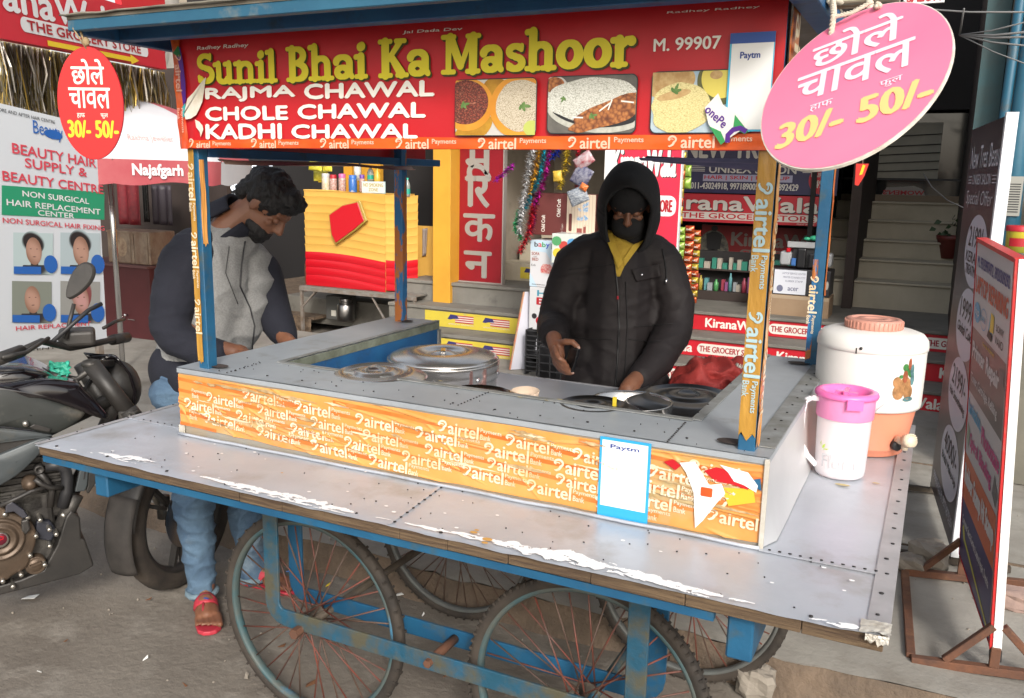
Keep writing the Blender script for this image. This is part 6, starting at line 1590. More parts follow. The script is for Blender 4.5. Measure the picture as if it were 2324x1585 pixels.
def f_baby(o, M, w, h_):
    b = MB(); pgon(b, [(0,h_*.78),(w,h_*.72),(w,h_),(0,h_)], M, .001); pgon(b, [(0,.0),(w*.30,.0),(0,h_*.30)], M, .001); pgon(b, [(w*.55,h_*.80),(w,h_*.40),(w,h_*.80)], M, .0012); obj('print_shape', b, LB1, o)
    x = w*.16; cols = [(.05,.05,.05),(.6,.05,.05),(.05,.3,.1),(.05,.1,.5),(.5,.1,.4),(.05,.05,.05)]
    for k_, ch in enumerate("baby'p"):
        b = MB(); ww = w*(.13 if ch != "'" else .04); dz = h_*(.05 if ch == 'y' or ch=='p' else 0); hh = {'b':.10,'a':.075,'y':.105,"'":.03,'p':.105}[ch]
        text(b, ch, x, h_*.86-(dz*.7 if ch in 'yp' else 0)+(h_*.07 if ch=="'" else 0), x+ww, h_*(.86+hh)-(dz*.7 if ch in 'yp' else 0)+(h_*.05 if ch=="'" else 0), M, .002, .04); obj('lettering', b, mat('toyink%d' % k_, cols[k_], .5), o); x += ww+.004
    b = MB(); text(b, 'SOFA', w*.06, h_*.68, w*.36, h_*.74, M, .002, .03); text(b, 'BED', w*.08, h_*.56, w*.32, h_*.62, M, .002, .03); obj('lettering', b, mat('brown_ink', (.30,.08,.05), .5), o)
    b = MB(); text(b, 'CUM', w*.12, h_*.635, w*.25, h_*.655, M, .002, .01); text(b, 'Kids', w*.05, h_*.44, w*.22, h_*.49, M, .002, .0); text(b, 'MADE FROM HIGH', w*.1, h_*.035, w*.6, h_*.06, M, .002, .01); obj('lettering', b, BLACK_INK, o)
    b = MB()
    for i in range(10): rrect(b, w*(.42+.02*i), h_*(.30+.025*(i%3)), w*(.60+.03*i), h_*(.44+.02*(i%4)), M, .0022+.0001*i, .012)
    obj('sofa_print', b, mat('red_sofa_print', (.55,.06,.07), .5, col2=(.65,.45,.40), ns=70), o)
boxlabel((1203, 546, 1262, 652), 4.66, .30, mat('white_toy_box', (.60,.60,.62), .5), 'white and pale blue toy box printed baby with a red sofa picture under the cartons', 'toy_box', f_baby)
def f_h(o, M, w, h_):
    b = MB(); text(b, 'He', w*.3, h_*.80, w*.85, h_*.93, M, .002, .05); obj('lettering', b, mat('teal_ink', (.05,.25,.35), .5), o)
    b = MB(); text(b, 'B', w*.28, h_*.60, w*.62, h_*.76, M, .002, .05); obj('lettering', b, RED_DULL, o)
    b = MB(); ell(b, w*.20, h_*.32, .022, .022, M, .002, 18); obj('print_shape', b, BLACK_INK, o)
    b = MB(); ell(b, w*.38, h_*.22, .028, .03, M, .0024, 18); obj('print_shape', b, RED_DULL, o)
boxlabel((1201, 653, 1262, 750), 4.66, .30, mat('white_toy_box2', (.56,.56,.57), .5), 'tall white toy box with large coloured letters at the bottom of the pile', 'toy_box', f_h)
def f_w(o, M, w, h_):
    for k_, (c_, u, v) in enumerate((((.65,.5,.05),.15,.35),((.5,.06,.05),.3,.6),((.08,.3,.12),.12,.75),((.6,.25,.04),.45,.3),((.1,.3,.55),.5,.7))):
        b = MB(); ell(b, w*u, h_*v, w*.12, h_*.16, M, .001+.0002*k_, 12); obj('print_shape', b, mat('candy%d' % k_, c_, .4), o)
boxlabel((1252, 532, 1345, 600), 4.50, .26, mat('pale_wrapped_box', (.56,.60,.56), .25), 'shiny plastic-wrapped box with colourful prints behind the vendor\'s shoulder', 'wrapped_box', f_w)
# black plastic crates with slatted sides
CRM = mat('black_crate_plastic', (.022,.022,.024), .5)
def crate(px, y, d, label):
    x0,z0,x1,z1 = wrect(*px, y); t = thing('plastic_crate', label, 'crate', ((x0+x1)/2, y+d/2, z0), 'black plastic crates stacked under the toy boxes')
    w=x1-x0; h_=z1-z0
    for nm, p, q_ in (('base', (x0,y,z0),(x1,y+d,z0+.01)), ('wall', (x0,y+.001,z0+.01),(x0+.01,y+d,z1)), ('wall', (x1-.01,y+.001,z0+.01),(x1,y+d,z1)), ('wall', (x0,y+d-.01,z0+.01),(x1,y+d,z1-.001))):
        b = MB(); b.box(p, q_); obj(nm, b, CRM, t)
    n = 6
    for i in range(n):
        b = MB(); zz = z0+.008+(h_-.016)*i/(n-1); b.box((x0+.010, y-.002, zz-.0045), (x1-.010, y+.006, zz+.0045)); obj('slat', b, CRM, t)
    for i in range(4):
        b = MB(); xx = x0+.006+(w-.012)*i/3; b.box((xx-.005, y-.004, z0), (xx+.005, y+.008, z1)); obj('rib', b, CRM, t)
    return t
crate((1192, 752, 1275, 812), 4.55, .34, 'upper black slatted crate under the white toy boxes')
crate((1190, 813, 1275, 868), 4.50, .34, 'lower black slatted crate standing on the pavement under another')
t = crate((1222, 788, 1300, 885), 3.9, .30, 'nearest black crate beside the vendor, its open mesh side seen through')
# multicoloured tinsel garlands
def garland(pts, r, m, label, n_per=900, seed=1):
    random.seed(seed); P = []
    for i in range(len(pts)-1):
        a = V(pts[i]); c_ = V(pts[i+1]); k_ = max(2, int((c_-a).length/.012))
        for j in range(k_): P.append(a.lerp(c_, j/k_))
    b = MB()
    for p in P:
        p = p + V((-.045, 0, 0))
        for _ in range(16):
            a = random.uniform(0,6.28); e = random.uniform(-.7,.7); d = V((math.cos(a)*math.cos(e), math.sin(a)*math.cos(e), math.sin(e)))
            L_ = r*random.uniform(.7,1.7); s_ = d.cross(V((0,0,1))).normalized()*random.uniform(.004,.009)
            b.add([p, p+d*L_*.5+s_, p+d*L_, p+d*L_*.5-s_], [(0,1,2,3)])
    return solo('tinsel_garland', b, m, label, 'tinsel', 'tinsel garlands hanging before the toy boxes')
def tin(c): return mat('tinsel_%d_%d_%d' % tuple(int(v*99) for v in c), tuple(min(.9, v*1.7) for v in c), .28, .15, col2=tuple(v*.3 for v in c), ns=60)
G4 = lambda px, py, y=4.62: aty(px, py, y)
garland([G4(1222,330), G4(1210,400), G4(1196,470), G4(1192,540)], .040, tin((.62,.64,.66)), 'thick silver tinsel garland hanging longest at the left of the bunch', seed=1)
garland([G4(1238,330,4.66), G4(1226,390,4.66), G4(1214,440,4.66)], .034, tin((.62,.30,.04)), 'copper gold tinsel garland beside the silver one', seed=2)
garland([G4(1250,330,4.7), G4(1236,400,4.7), G4(1200,480,4.7), G4(1180,510,4.7)], .034, tin((.02,.32,.42)), 'turquoise blue tinsel garland behind the silver one', seed=3)
garland([G4(1176,375,4.58), G4(1150,400,4.58), G4(1134,412,4.58)], .026, tin((.42,.03,.38)), 'short purple tinsel end blowing to the left', seed=4)
garland([G4(1262,330,4.72), G4(1250,400,4.72), G4(1225,470,4.72), G4(1212,530,4.72)], .034, tin((.45,.02,.28)), 'magenta tinsel garland with a puffed end over the maroon carton', seed=5)
garland([G4(1222,470,4.6), G4(1212,530,4.6), G4(1190,575,4.6)], .04, tin((.42,.02,.03)), 'dark red tinsel end hanging beside the baby box', seed=6)
garland([G4(1282,330,4.7), G4(1278,350,4.7), G4(1262,360,4.7)], .034, tin((.02,.06,.50)), 'deep blue short tinsel loop at the top of the bunch', seed=7)
garland([G4(1302,330,4.68), G4(1296,380,4.68), G4(1280,430,4.68)], .036, tin((.60,.40,.04)), 'gold tinsel garland above the clothes carton', seed=8)
garland([G4(1325,330,4.75), G4(1322,430,4.75), G4(1345,520,4.75)], .030, tin((.45,.02,.04)), 'bright red tinsel garland right of the clothes carton', seed=9)
garland([G4(1188,480,4.64), G4(1180,520,4.64), G4(1196,545,4.6)], .026, tin((.02,.42,.16)), 'green tinsel tips at the bottom of the turquoise garland', seed=10)
# hanging blue cleaning-cloth packets
def packet(px, py, w_, h_, ang, m, label, y=4.5):
    p = aty(px, py, y); b = MB(); ca, sa = math.cos(ang), math.sin(ang)
    def f(u, v):
        x = (u-.5)*w_; z = (v-.5)*h_; return V((p.x+x*ca-z*sa, y-.02*math.sin(PI*u)*math.sin(PI*v)+.006*noise.noise(V((u*6,v*6,px))), p.z+x*sa+z*ca))
    b.grid(f, 12, 10); return solo('hanging_packet', b, m, label, 'packet', solid=.002)
packet(1320, 400, .14, .15, -.5, mat('navy_packet', (.04,.04,.10), .25, col2=(.25,.25,.3), ns=30), 'navy plastic packet with an orange label swinging over the cartons')
packet(1325, 425, .06, .05, -.5, mat('orange_label', (.62,.16,.04), .4), 'small orange label on the swinging navy packet', y=4.475)
packet(1312, 445, .15, .12, .4, mat('denim_packet', (.06,.08,.13), .3, col2=(.45,.48,.5), ns=50, stretch=(1,1,4)), 'dark blue streaked packet blown below the navy one')
packet(1325, 365, .15, .10, .6, mat('red_clear_packet', (.30,.07,.08), .2, col2=(.45,.4,.42), ns=20), 'red and clear plastic packet above the navy one')
packet(1265, 400, .07, .08, .1, mat('mustard_packet', (.55,.36,.04), .5), 'small mustard sponge packet left of the swinging packets', y=4.52)
# ------------------------------------------------------------------ yellow and red snack kiosk on an iron table
KY = 5.35
kx0, kx1 = aty(690, 550, KY).x, aty(872, 550, KY).x
kz0 = aty(780, 655, KY).z; kz1 = aty(780, 436, KY).z
side = aty(948, 550, KY+.28)
kio = thing('snack_kiosk', 'yellow and red slatted snack kiosk with a red emblem standing on the iron table', 'kiosk', ((kx0+kx1)/2, KY, kz0))
sx1, sy1 = side.x, KY+.28
b = MB(); b.box((kx0+.02, KY+.03, kz0), (kx1-.01, KY+.55, kz1-.01)); obj('kiosk_core', b, YELLOW_PALE, kio)
b = MB(); b.add([V((kx1-.012,KY+.031,kz0)),V((sx1-.02,sy1,kz0)),V((sx1-.02,sy1,kz1-.02)),V((kx1-.012,KY+.031,kz1-.02)),V((kx1-.3,sy1+.2,kz0)),V((kx1-.3,sy1+.2,kz1-.02))],[(0,1,2,3)]); obj('kiosk_side_core', b, YELLOW_PALE, kio)
def wave(u): return .022*math.sin(u*PI*.9+.5) - .03*u
NS = 12; H_ = kz1-kz0
for k_ in range(NS):
    v0 = k_/NS; v1 = (k_+1)/NS; red = k_ < 4
    m_ = RED_GLOSS if red else YELLOW_PALE
    def sl(u, v, v0=v0, v1=v1):
        z = kz0 + H_*(v0+(v1-v0)*v) + (wave(u)*1.2+.012)*(1 if v0 > .05 or v > 0 else 0)
        if v1 > .99 and v == 1: z = kz1 + wave(u)*.3
        y = KY + .022 - (.013*(v)**2.2 if not red else .007*math.sin(PI*v)**.8)
        return V((kx0+(kx1-kx0)*u, y, z))
    b = MB(); b.grid(sl, 24, 7); obj('slat', b, m_, kio)
    def s2(u, v, v0=v0, v1=v1):
        z = kz0 + H_*(v0+(v1-v0)*v)*.985 + .0*u + (-.012-.012*math.sin(PI*u))*(1 if v0 > .05 or v > 0 else 0) + .01
        o_ = (.013*(v)**2.2 if not red else .007*math.sin(PI*v)**.8)
        p = V((kx1,KY+.022,0)).lerp(V((sx1,sy1,0)), u); n = V((sy1-KY, -(sx1-kx1), 0)).normalized()
        return V((p.x+n.x*o_, p.y+n.y*o_, z))
    b = MB(); b.grid(s2, 10, 7); obj('slat', b, m_, kio)
# red tilted emblem with gold edge
ec = aty(788, 503, KY-.04); M = frame(ec, (1,0,0), (0,0,1)); pp = (aty(1000,500,KY).x-aty(900,500,KY).x)/100
def E(px, py): return ((px-788)*pp, (503-py)*pp*1.02)
edge = [E(745,492),E(778,473),E(815,465),E(830,500),E(805,518),E(760,546),E(750,530)]
big = [(x*1.10+.004, y*1.08) for x, y in edge]
b = MB(); b.prism(big, -.03, 0, M); em = obj('emblem', b, mat('olive_gold', (.38,.28,.06), .4), kio, bevel=.004)
b = MB(); b.prism(edge, .001, .012, M); obj('emblem_face', b, RED_GLOSS, em, bevel=.003)
# table
IRON = mat('grey_iron', (.28,.26,.24), .6, .3, col2=(.20,.15,.11), ns=14)
tb = thing('iron_table', 'grey iron folding table carrying the snack kiosk', 'table', ((kx0+kx1)/2, KY+.2, .1))
tz = kz0-.004; tx1 = aty(995, 650, KY+.35).x
b = MB(); b.box((kx0-.03, KY-.05, tz-.012), (tx1, KY+.75, tz)); obj('table_top', b, GREY_STONE, tb)
b = MB(); b.box((kx0-.035, KY-.055, tz-.045), (tx1, KY-.045, tz-.0125)); b.box((kx0-.035, KY+.74, tz-.045), (tx1, KY+.75, tz-.0125)); obj('table_frame', b, IRON, tb)
for x, y in ((kx0-.02,KY-.03),(kx0+.02,KY+.7),(tx1-.04,KY+.7),(tx1-.03,KY-.03)):
    if x > 0: pass
    b = MB(); b.box((x-.014, y-.014, .05), (x+.014, y+.014, tz-.013)); obj('leg', b, IRON, tb)
for p, q_ in (((kx0-.02,KY-.03,tz-.22),(kx0+.17,KY-.03,tz-.03)),((kx1+.05,KY-.03,tz-.30),(kx1-.14,KY-.03,tz-.03)),((kx0-.02,KY-.02,tz-.20),(kx0+.05,KY+.2,tz-.03))):
    b = MB(); b.bar(p, q_, .014, .014); obj('brace', b, IRON, tb)
# things on the counter
def bottle(px, py_top, py_bot, r, capm, bodym, label, y=KY+.10, liquid=None):
    a = aty(px, py_bot, y); h_ = aty(px, py_top, y).z - a.z; t = thing('water_bottle', label, 'bottle', a, 'bottles on the kiosk counter')
    T = Matrix.Translation(a); b = MB(); b.lathe([(.001,0),(r*.9,0),(r,.01),(r,h_*.3),(r*.92,h_*.36),(r,h_*.42),(r,h_*.6),(r*.75,h_*.75),(r*.35,h_*.86),(r*.33,h_*.9)], 16, T); obj('bottle_body', b, bodym, t)
    b = MB(); b.lathe([(r*.45,h_*.9),(r*.45,h_),(.001,h_)], 12, T); obj('cap', b, capm, t)
    b = MB(); b.lathe([(r*1.02,h_*.15),(r*1.02,h_*.42)], 16, T); obj('label_band', b, capm if liquid is None else liquid, t); return t
TEALC = mat('teal_cap', (.02,.35,.25), .4); CLR = mat('clear_bottle', (.45,.50,.48), .15, trans=.5)
bottle(925, 404, 447, .026, TEALC, CLR, 'teal-capped water bottle at the right end of the kiosk counter', KY+.2)
bottle(914, 402, 443, .026, TEALC, CLR, 'teal-capped water bottle second from the right end of the kiosk', KY+.24)
bottle(905, 400, 440, .026, TEALC, CLR, 'teal-capped water bottle partly behind the rear left cart post', KY+.28)
bottle(841, 378, 412, .032, TEALC, CLR, 'clear bottle with a green cap standing behind the no smoking sign', KY+.25)
bottle(857, 380, 436, .034, mat('yellow_cap', (.6,.4,.02), .4), mat('yellow_drink', (.62,.38,.05), .3), 'large yellow bottle beside the no smoking sign', KY+.18)
def jar(px, py0, py1, w_, lidm, fillm, label, y=KY+.10):
    a = aty(px, py1, y); h_ = aty(px, py0, y).z-a.z; T = Matrix.Translation(a); t = thing('snack_jar', label, 'jar', a, 'snack jars on the kiosk counter')
    b = MB(); b.lathe([(.001,0),(w_*.92,0),(w_,.01),(w_,h_*.75),(w_*.85,h_*.82)], 18, T); obj('jar_body', b, fillm, t)
    b = MB(); b.lathe([(w_*.92,h_*.80),(w_*.95,h_),(w_*.8,h_*1.03),(.001,h_*1.03)], 18, T); obj('jar_lid', b, lidm, t)
F1 = mat('toffee_fill', (.50,.42,.36), .25, col2=(.35,.12,.10), ns=60); F2 = mat('blue_pack_fill', (.04,.14,.42), .3, col2=(.5,.5,.5), ns=18, lo=.6, hi=.64); F3 = mat('biscuit_fill', (.52,.40,.20), .3, col2=(.6,.55,.5), ns=50)
jar(740, 395, 436, .040, mat('clear_lid', (.5,.5,.48), .3), F3, 'jar of wrapped sweets at the left end of the kiosk counter')
jar(757, 398, 436, .036, RED_DULL, F1, 'red-lidded snack jar second from the left on the kiosk')
jar(777, 396, 437, .036, mat('pink_lid', (.60,.12,.30), .4), F1, 'pink-lidded snack jar in the middle of the kiosk')
jar(801, 399, 438, .040, mat('blue_lid', (.04,.15,.5), .4), F2, 'blue-lidded jar of blue packets left of the no smoking sign')
jar(822, 398, 436, .026, mat('purple_lid', (.15,.05,.3), .4), F1, 'narrow purple-lidded jar touching the no smoking sign')
a = aty(812, 412, KY+.12); T = Matrix.Translation(a)
b = MB(); b.lathe([(.001,0),(.036,0),(.036,.155),(.001,.155)], 18, Matrix.Translation(aty(812, 410, KY+.2))); solo('tall_canister', b, mat('milky_canister', (.55,.56,.52), .4), 'tall milky canister standing behind the no smoking sign', 'canister')
x0,z0,x1,z1 = wrect(821, 412, 874, 439, KY+.03); M = frame((x0, KY+.03, z0), (1,0,0), (0,0,1)); w=x1-x0; h_=z1-z0
ns = thing('no_smoking_sign', 'small pale NO SMOKING ZONE sign on top of the kiosk', 'sign', (x0+w/2, KY+.03, z0))
bd = board(ns, 'sign_panel', M, w, h_, .008, mat('pale_blue_edge', (.42,.55,.55), .4)); b = MB(); rect(b, .006, .006, w-.006, h_-.006, M, .001); obj('sign_face', b, mat('pale_face', (.66,.68,.62), .4), bd)
b = MB(); text(b, 'NO SMOKING', w*.08, h_*.54, w*.92, h_*.84, M, .002, .03); text(b, 'ZONE', w*.30, h_*.16, w*.70, h_*.44, M, .002, .03); obj('lettering', b, mat('ochre_ink', (.42,.33,.10), .5), bd)
# balloon
a = aty(837, 352, KY+.12); b = MB(); b.ball(a, (.085,.085,.085), 24, 14); solo('balloon', b, mat('lilac_balloon', (.45,.20,.42), .3), 'lilac balloon hanging above the kiosk counter', 'balloon')
# chip packets hanging
for i, (px, py, w_, h_, mk, lb_) in enumerate(((716,368,.16,.17,(.60,.50,.03),'bright yellow snack packet at the left of the kiosk hangings'),(742,372,.12,.15,(.60,.50,.03),'second yellow snack packet hanging over the kiosk'),(762,362,.10,.11,(.25,.42,.52),'pale blue snack packet right of the yellow ones'),(776,365,.07,.10,(.45,.04,.04),'narrow red packet at the right of the kiosk hangings'),(728,400,.18,.10,(.52,.44,.03),'lower yellow packet hanging behind the bent man\'s head'))):
    packet(px, py, w_, h_, .1*(i%3-1), mat('chip_%d' % i, mk, .25, col2=tuple(min(.8, c*1.5+.1) for c in mk), ns=14), lb_, y=KY+.05+.03*i)
# shop wall behind kiosk
b = MB(); x0 = aty(780,400,KY+.5).x; x1 = aty(799,400,KY+.5).x; b.box((x0, KY+.5, kz0), (x1, KY+.62, 3.6)); solo('yellow_post', b, YELLOW_WALL, 'narrow yellow post rising behind the snack jars', 'post')
b = MB(); x0 = aty(690,300,6.6).x; x1 = aty(1010,300,6.6).x; b.box((x0, 6.7, .2), (x1+.1, 6.8, 4.0)); solo('kiosk_rear_wall', b, DARK, 'dark rear wall behind the yellow kiosk', 'wall')
x0,z0,x1,z1 = wrect(722, 396, 744, 412, KY+.4)
b = MB(); b.box((x0, KY+.4, z0-.01), (x1, KY+.42, z1)); o = solo('yellow_tin_sign', b, YEL2, 'small yellow tin sign reading BABA behind the jars', 'sign'); b = MB(); text(b, 'BABA', .01, .012, x1-x0-.01, .05, frame((x0, KY+.4, z0), (1,0,0), (0,0,1)), .001, .03); obj('lettering', b, BLACK_INK, o)
x0,z0,x1,z1 = wrect(806, 340, 850, 412, 6.2); b = MB(); b.box((x0, 6.3, z0), (x1, 6.36, z1+.3)); solo('shelf_panel', b, YELLOW_WALL, 'yellow shelf panel inside the kiosk behind the canister', 'panel')
x0,z0,x1,z1 = wrect(930, 515, 998, 650, KY+.42); b = MB(); b.box((x0, KY+.52, z0), (x1, KY+.56, z1)); pn = solo('low_yellow_panel', b, YELLOW_PALE, 'shaded yellow panel between the kiosk and the yellow pillar', 'panel')
b = MB(); a = aty(965, 520, KY+.5)
def tow(u, v): return V((a.x-.03+.06*u*(1-.3*v), KY+.50-.01*math.sin(u*9), a.z-.27*v+.01*u))
b.grid(tow, 10, 10); solo('hanging_rag', b, mat('grey_rag', (.30,.25,.22), .9), 'grey rag hanging over the shaded yellow panel', 'cloth', solid=.003)
# milk can, dark crate and bucket under the table
a = aty(785, 728, 5.45); T = Matrix.Translation(a); t = thing('milk_can', 'small stainless milk can with lid under the kiosk table', 'milk can', a)
b = MB(); b.lathe([(.001,0),(.080,0),(.084,.006),(.084,.155),(.075,.170),(.055,.178)], 32, T); obj('can_body', b, STAINLESS_DULL, t)
b = MB(); b.lathe([(.054,.178),(.056,.182),(.060,.205),(.064,.207),(.064,.222),(.001,.225)], 32, T); obj('can_lid', b, STAINLESS_DULL, t)
x0,z0,x1,z1 = wrect(742, 672, 782, 726, 5.62); b = MB(); b.box((x0, 5.6, z0), (x1+.02, 5.8, z1)); o = solo('grey_box', b, mat('dark_grey_box', (.08,.08,.075), .6), 'dark grey box with a small white label behind the milk can', 'box', bevel=.01)
b = MB(); rect(b, .07, .04, .13, .10, frame((x0, 5.6, z0), (1,0,0), (0,0,1)), .001); obj('label_print', b, WHITE_DIRTY, o)
a = aty(918, 722, 5.6); T = Matrix.Translation(a); b = MB(); b.lathe([(.001,0),(.095,0),(.125,.17),(.132,.175),(.128,.178),(.118,.165),(.09,.01)], 36, T); solo('steel_bucket', b, STAINLESS_DULL, 'stainless bucket under the right end of the kiosk table', 'bucket')
b = MB(); x0 = aty(655,730,5.9).x; b.box((x0, 5.85, .05), (-2.36, 6.3, .33)); solo('low_plinth', b, GREY_STONE, 'low grey stone plinth behind the milk can under the table', 'plinth', bevel=.01)
ROUGH = mat('rough_brown_stone', (.20,.14,.09), .9, col2=(.10,.07,.05), ns=18, nd=8, bump=.9, bs=30, bd=.01)
for i, (pt, pb_, yy) in enumerate(((672,712,6.0),(718,765,5.6))):
    b = MB(); xa = aty(500, pb_, yy).x; xb = aty(690+20*i, pb_, yy).x; za = aty(640, pb_, yy).z; zb = aty(640, pt, yy).z
    b.grid(lambda u, v: V((xa+(xb-xa)*u, yy-.02+.03*noise.noise(V((u*18, v*4, i))), za+(zb-za)*v)), 60, 8); b.box((xa, yy+.02, zb-.01), (xb, yy+1.6, zb+.02)); struct('rough_step', b, ROUGH)
b = MB(); xa = aty(700,700,6.4).x; xb = aty(762,700,6.4).x; b.box((xa, 6.35, .1), (xb, 6.5, .62)); solo('rust_panel', b, mat('rust_brown_panel', (.16,.05,.03), .7), 'rust brown panel in the shade under the kiosk table', 'panel')

# ------------------------------------------------------------------ dark shop with lit letters behind the bent man
b = MB(); b.box((-7.5, 7.9, 0), (-3.35, 8.0, 4.2)); dsp = solo('dark_shopfront', b, DARK, 'dark shop opening with lit lettering behind the bent man', 'shop')
a = aty(493, 392, 7.86); M = frame((aty(497,392,7.86).x, 7.86, aty(497, 440, 7.86).z), (1,0,0), (0,0,1)); s_ = (aty(600,400,7.86).x-aty(500,400,7.86).x)/100
LIT = mat('lit_letters', (.8,.85,.9), .5, emis=(.85,.92,1), es=1.6); DIM = mat('dim_letters', (.20,.22,.24), .5)
for i, (w_, mm) in enumerate((('STERLING', LIT), ('SILVER', LIT), ('FANCY', LIT), ('COIN', DIM), ('GIFT', DIM))):
    b = MB(); y0 = s_*(40-17*i+ (0)); text(b, w_, 0, y0, s_*(11*len(w_)), y0+s_*13, M, .002, .03); o = obj('lettering', b, mm, dsp)
for px in (540, 572, 604):
    b = MB(); p = aty(px, 375, 7.6); b.box((p.x-.06, 7.6, p.z-.012), (p.x+.06, 7.66, p.z+.012)); solo('tube_light', b, LIT, 'small lit tube light in the dark shop, %s' % {540:'leftmost of the row',572:'middle of the row',604:'rightmost of the row'}[px], 'light')
b = MB(); p = aty(493,404,7.8); b.box((p.x-.012,7.8,p.z-.1),(p.x+.012,7.82,p.z+.1)); solo('tube_light', b, LIT, 'short vertical lit tube left of the lit letters', 'light')
# ------------------------------------------------------------------ concrete utility pole with cable clutter
PC = mat('weathered_pole', (.26,.24,.215), .9, col2=(.18,.165,.15), ns=5, nd=9, stretch=(1,1,.3), dirt=(.12,.11,.10), dns=8, bump=.5, bs=50)
P0 = aty(392, 300, 5.6); 
up = thing('utility_pole', 'old concrete utility pole wrapped in cables behind the white umbrella', 'utility pole', (P0.x, 5.6, 0))
b = MB(); b.tube([(P0.x-.05, 5.6, 0), (P0.x-.02, 5.6, 1.8), (P0.x+.03, 5.6, 4.0)], [.16,.135,.12], 14); obj('shaft', b, PC, up)
b = MB(); b.box((P0.x-.30, 5.55, 1.9), (P0.x-.17, 5.63, 2.75)); obj('cable_duct', b, mat('grey_duct', (.33,.32,.30), .7), up)
for z in (2.30, 2.52, 2.05):
    b = MB(); b.tube([(P0.x+.02+.145*math.cos(a*.4), 5.6+.145*math.sin(a*.4), z) for a in range(16)], .012, 6, closed=True); obj('clamp', b, CHROME, up)
random.seed(77)
for i in range(10):
    pts = [(P0.x+random.uniform(-.2,.2), 5.42+random.uniform(-.03,.02), 3.2-.28*j+random.uniform(-.05,.05)) for j in range(8)]
    sm = []
    for j in range(len(pts)-1):
        for t_ in range(4): sm.append(V(pts[j]).lerp(V(pts[j+1]), t_/4))
    b = MB(); b.tube(sm, random.uniform(.005,.009), 5); obj('cable', b, random.choice([BLACK_INK, mat('grey_cable', (.20,.20,.19), .6)]), up)
p2 = aty(428, 430, 5.5)
b = MB(); b.tube([(p2.x, 5.5, 0), (p2.x, 5.5, 1.85)], .06, 12); solo('pipe', b, PC, 'grey pipe standing beside the foot of the utility pole', 'pipe')
for i, (a_, c_) in enumerate((((286,22),(520,72)),((286,5),(410,95)),((560,-10),(570,40)),((640,-10),(625,30)),((940,-5),(900,20)),((380,372+20),(455,448)))):
    b = MB(); b.tube([aty(*a_, 5.0), aty((a_[0]+c_[0])/2, (a_[1]+c_[1])/2+3, 5.0), aty(*c_, 5.0)], .006, 5); solo('overhead_cable', b, BLACK_INK, ['thin cable sloping above the left end of the cart roof','steep cable crossing the upper left signboard','short cable before the pale upper wall','cable hanging beside the balcony edge','cable at the top of the photo above the cart banner','cable passing under the umbrella behind the left post'][i], 'cable')
# ------------------------------------------------------------------ upper left: grocery signboards, tinsel fringe
def dquad(a, b_, c, da, db): return atd(*a, da), atd(*b_, db), atd(*c, da)
bl, br, tl = dquad((0,87), (378,158), (0,-70), 4.4, 6.2); M, w, h_ = quadframe(bl, br, tl)
us = thing('upper_signboard', 'large red grocery signboard running along the upper left', 'sign board', bl)
bd = board(us, 'sign_panel', M, w, h_, .06, mat('bright_red_board', (.60,.022,.045), .45, col2=(.54,.018,.035), ns=3))
b = MB(); text(b, 'KiranaWala', -.35, h_*.42, w*.66, h_*.86, M, .004, .05); rrect(b, w*.10, h_*.16, w*.86, h_*.38, M, .003); obj('lettering', b, WHITE_PAINT, bd)
b = MB(); text(b, 'THE GROCERY STORE', w*.13, h_*.20, w*.80, h_*.34, M, .006, .045); obj('lettering', b, RED_DULL, bd)
b = MB(); pgon(b, [(w*.22,h_*.02),(w*.72,h_*.02),(w*.72,-h_*.03),(w*.78,h_*.06),(w*.72,h_*.15),(w*.72,h_*.10),(w*.22,h_*.10)], M, .005); obj('arrow_print', b, YEL2, bd)
bl, br, tl = dquad((290,100), (395,118), (290,-5), 5.2, 5.6); 
b = MB(); M2, w2, h2 = quadframe(atd(286,80,6.3), atd(386,97,6.9), atd(286,-30,6.3)); b.box((0,0,-.05),(w2,h2,0), M2); o = solo('upper_signboard', b, mat('bright_red_board2', (.55,.02,.03), .45), 'second red grocery board end above the cart roof, showing the last letters', 'sign board')
b = MB(); text(b, 'ala', w2*.05, h2*.10, w2*.92, h2*.62, M2, .004, .05); obj('lettering', b, WHITE_PAINT, o)
random.seed(12)
def fringe(px0, px1, top0, top1, h0, h1, dep0, dep1, n, ms, label):
    t = None; bs = [MB() for _ in ms]
    for i in range(n):
        u = random.random(); px = px0+(px1-px0)*u; dep = dep0+(dep1-dep0)*u+random.uniform(0,.5)
        p = atd(px, top0+(top1-top0)*u, dep); L_ = random.uniform(h0, h1); q_ = p + V((random.uniform(-.05,.05), random.uniform(-.05,.05), -L_)); w_ = random.uniform(.0018,.0050)
        mid = p.lerp(q_, .5) + V((random.uniform(-.03,.03), random.uniform(-.03,.03), 0)); s_ = V((w_, random.uniform(-w_, w_), 0))
        bs[i % len(ms)].add([p-s_, p+s_, mid+s_, mid-s_, q_+s_*.5, q_-s_*.5], [(0,1,2,3),(3,2,4,5)])
    t = thing('tinsel_fringe', label, 'tinsel', atd((px0+px1)/2, top0, dep0))
    for b, m in zip(bs, ms): stuff(obj('strands', b, m, t))
FS = [mat('silver_foil', (.55,.52,.46), .3, .6), mat('gold_foil', (.50,.34,.08), .3, .6), mat('dark_foil', (.12,.10,.08), .4, .3), mat('olive_foil', (.22,.18,.08), .4, .4)]
fringe(-20, 300, 90, 150, .25, .45, 4.5, 5.9, 2600, FS, 'dense gold and silver tinsel fringe under the large red signboard')
fringe(286, 372, 148, 165, .2, .50, 5.9, 6.4, 800, FS, 'looser tinsel fringe hanging beside the concrete pole')
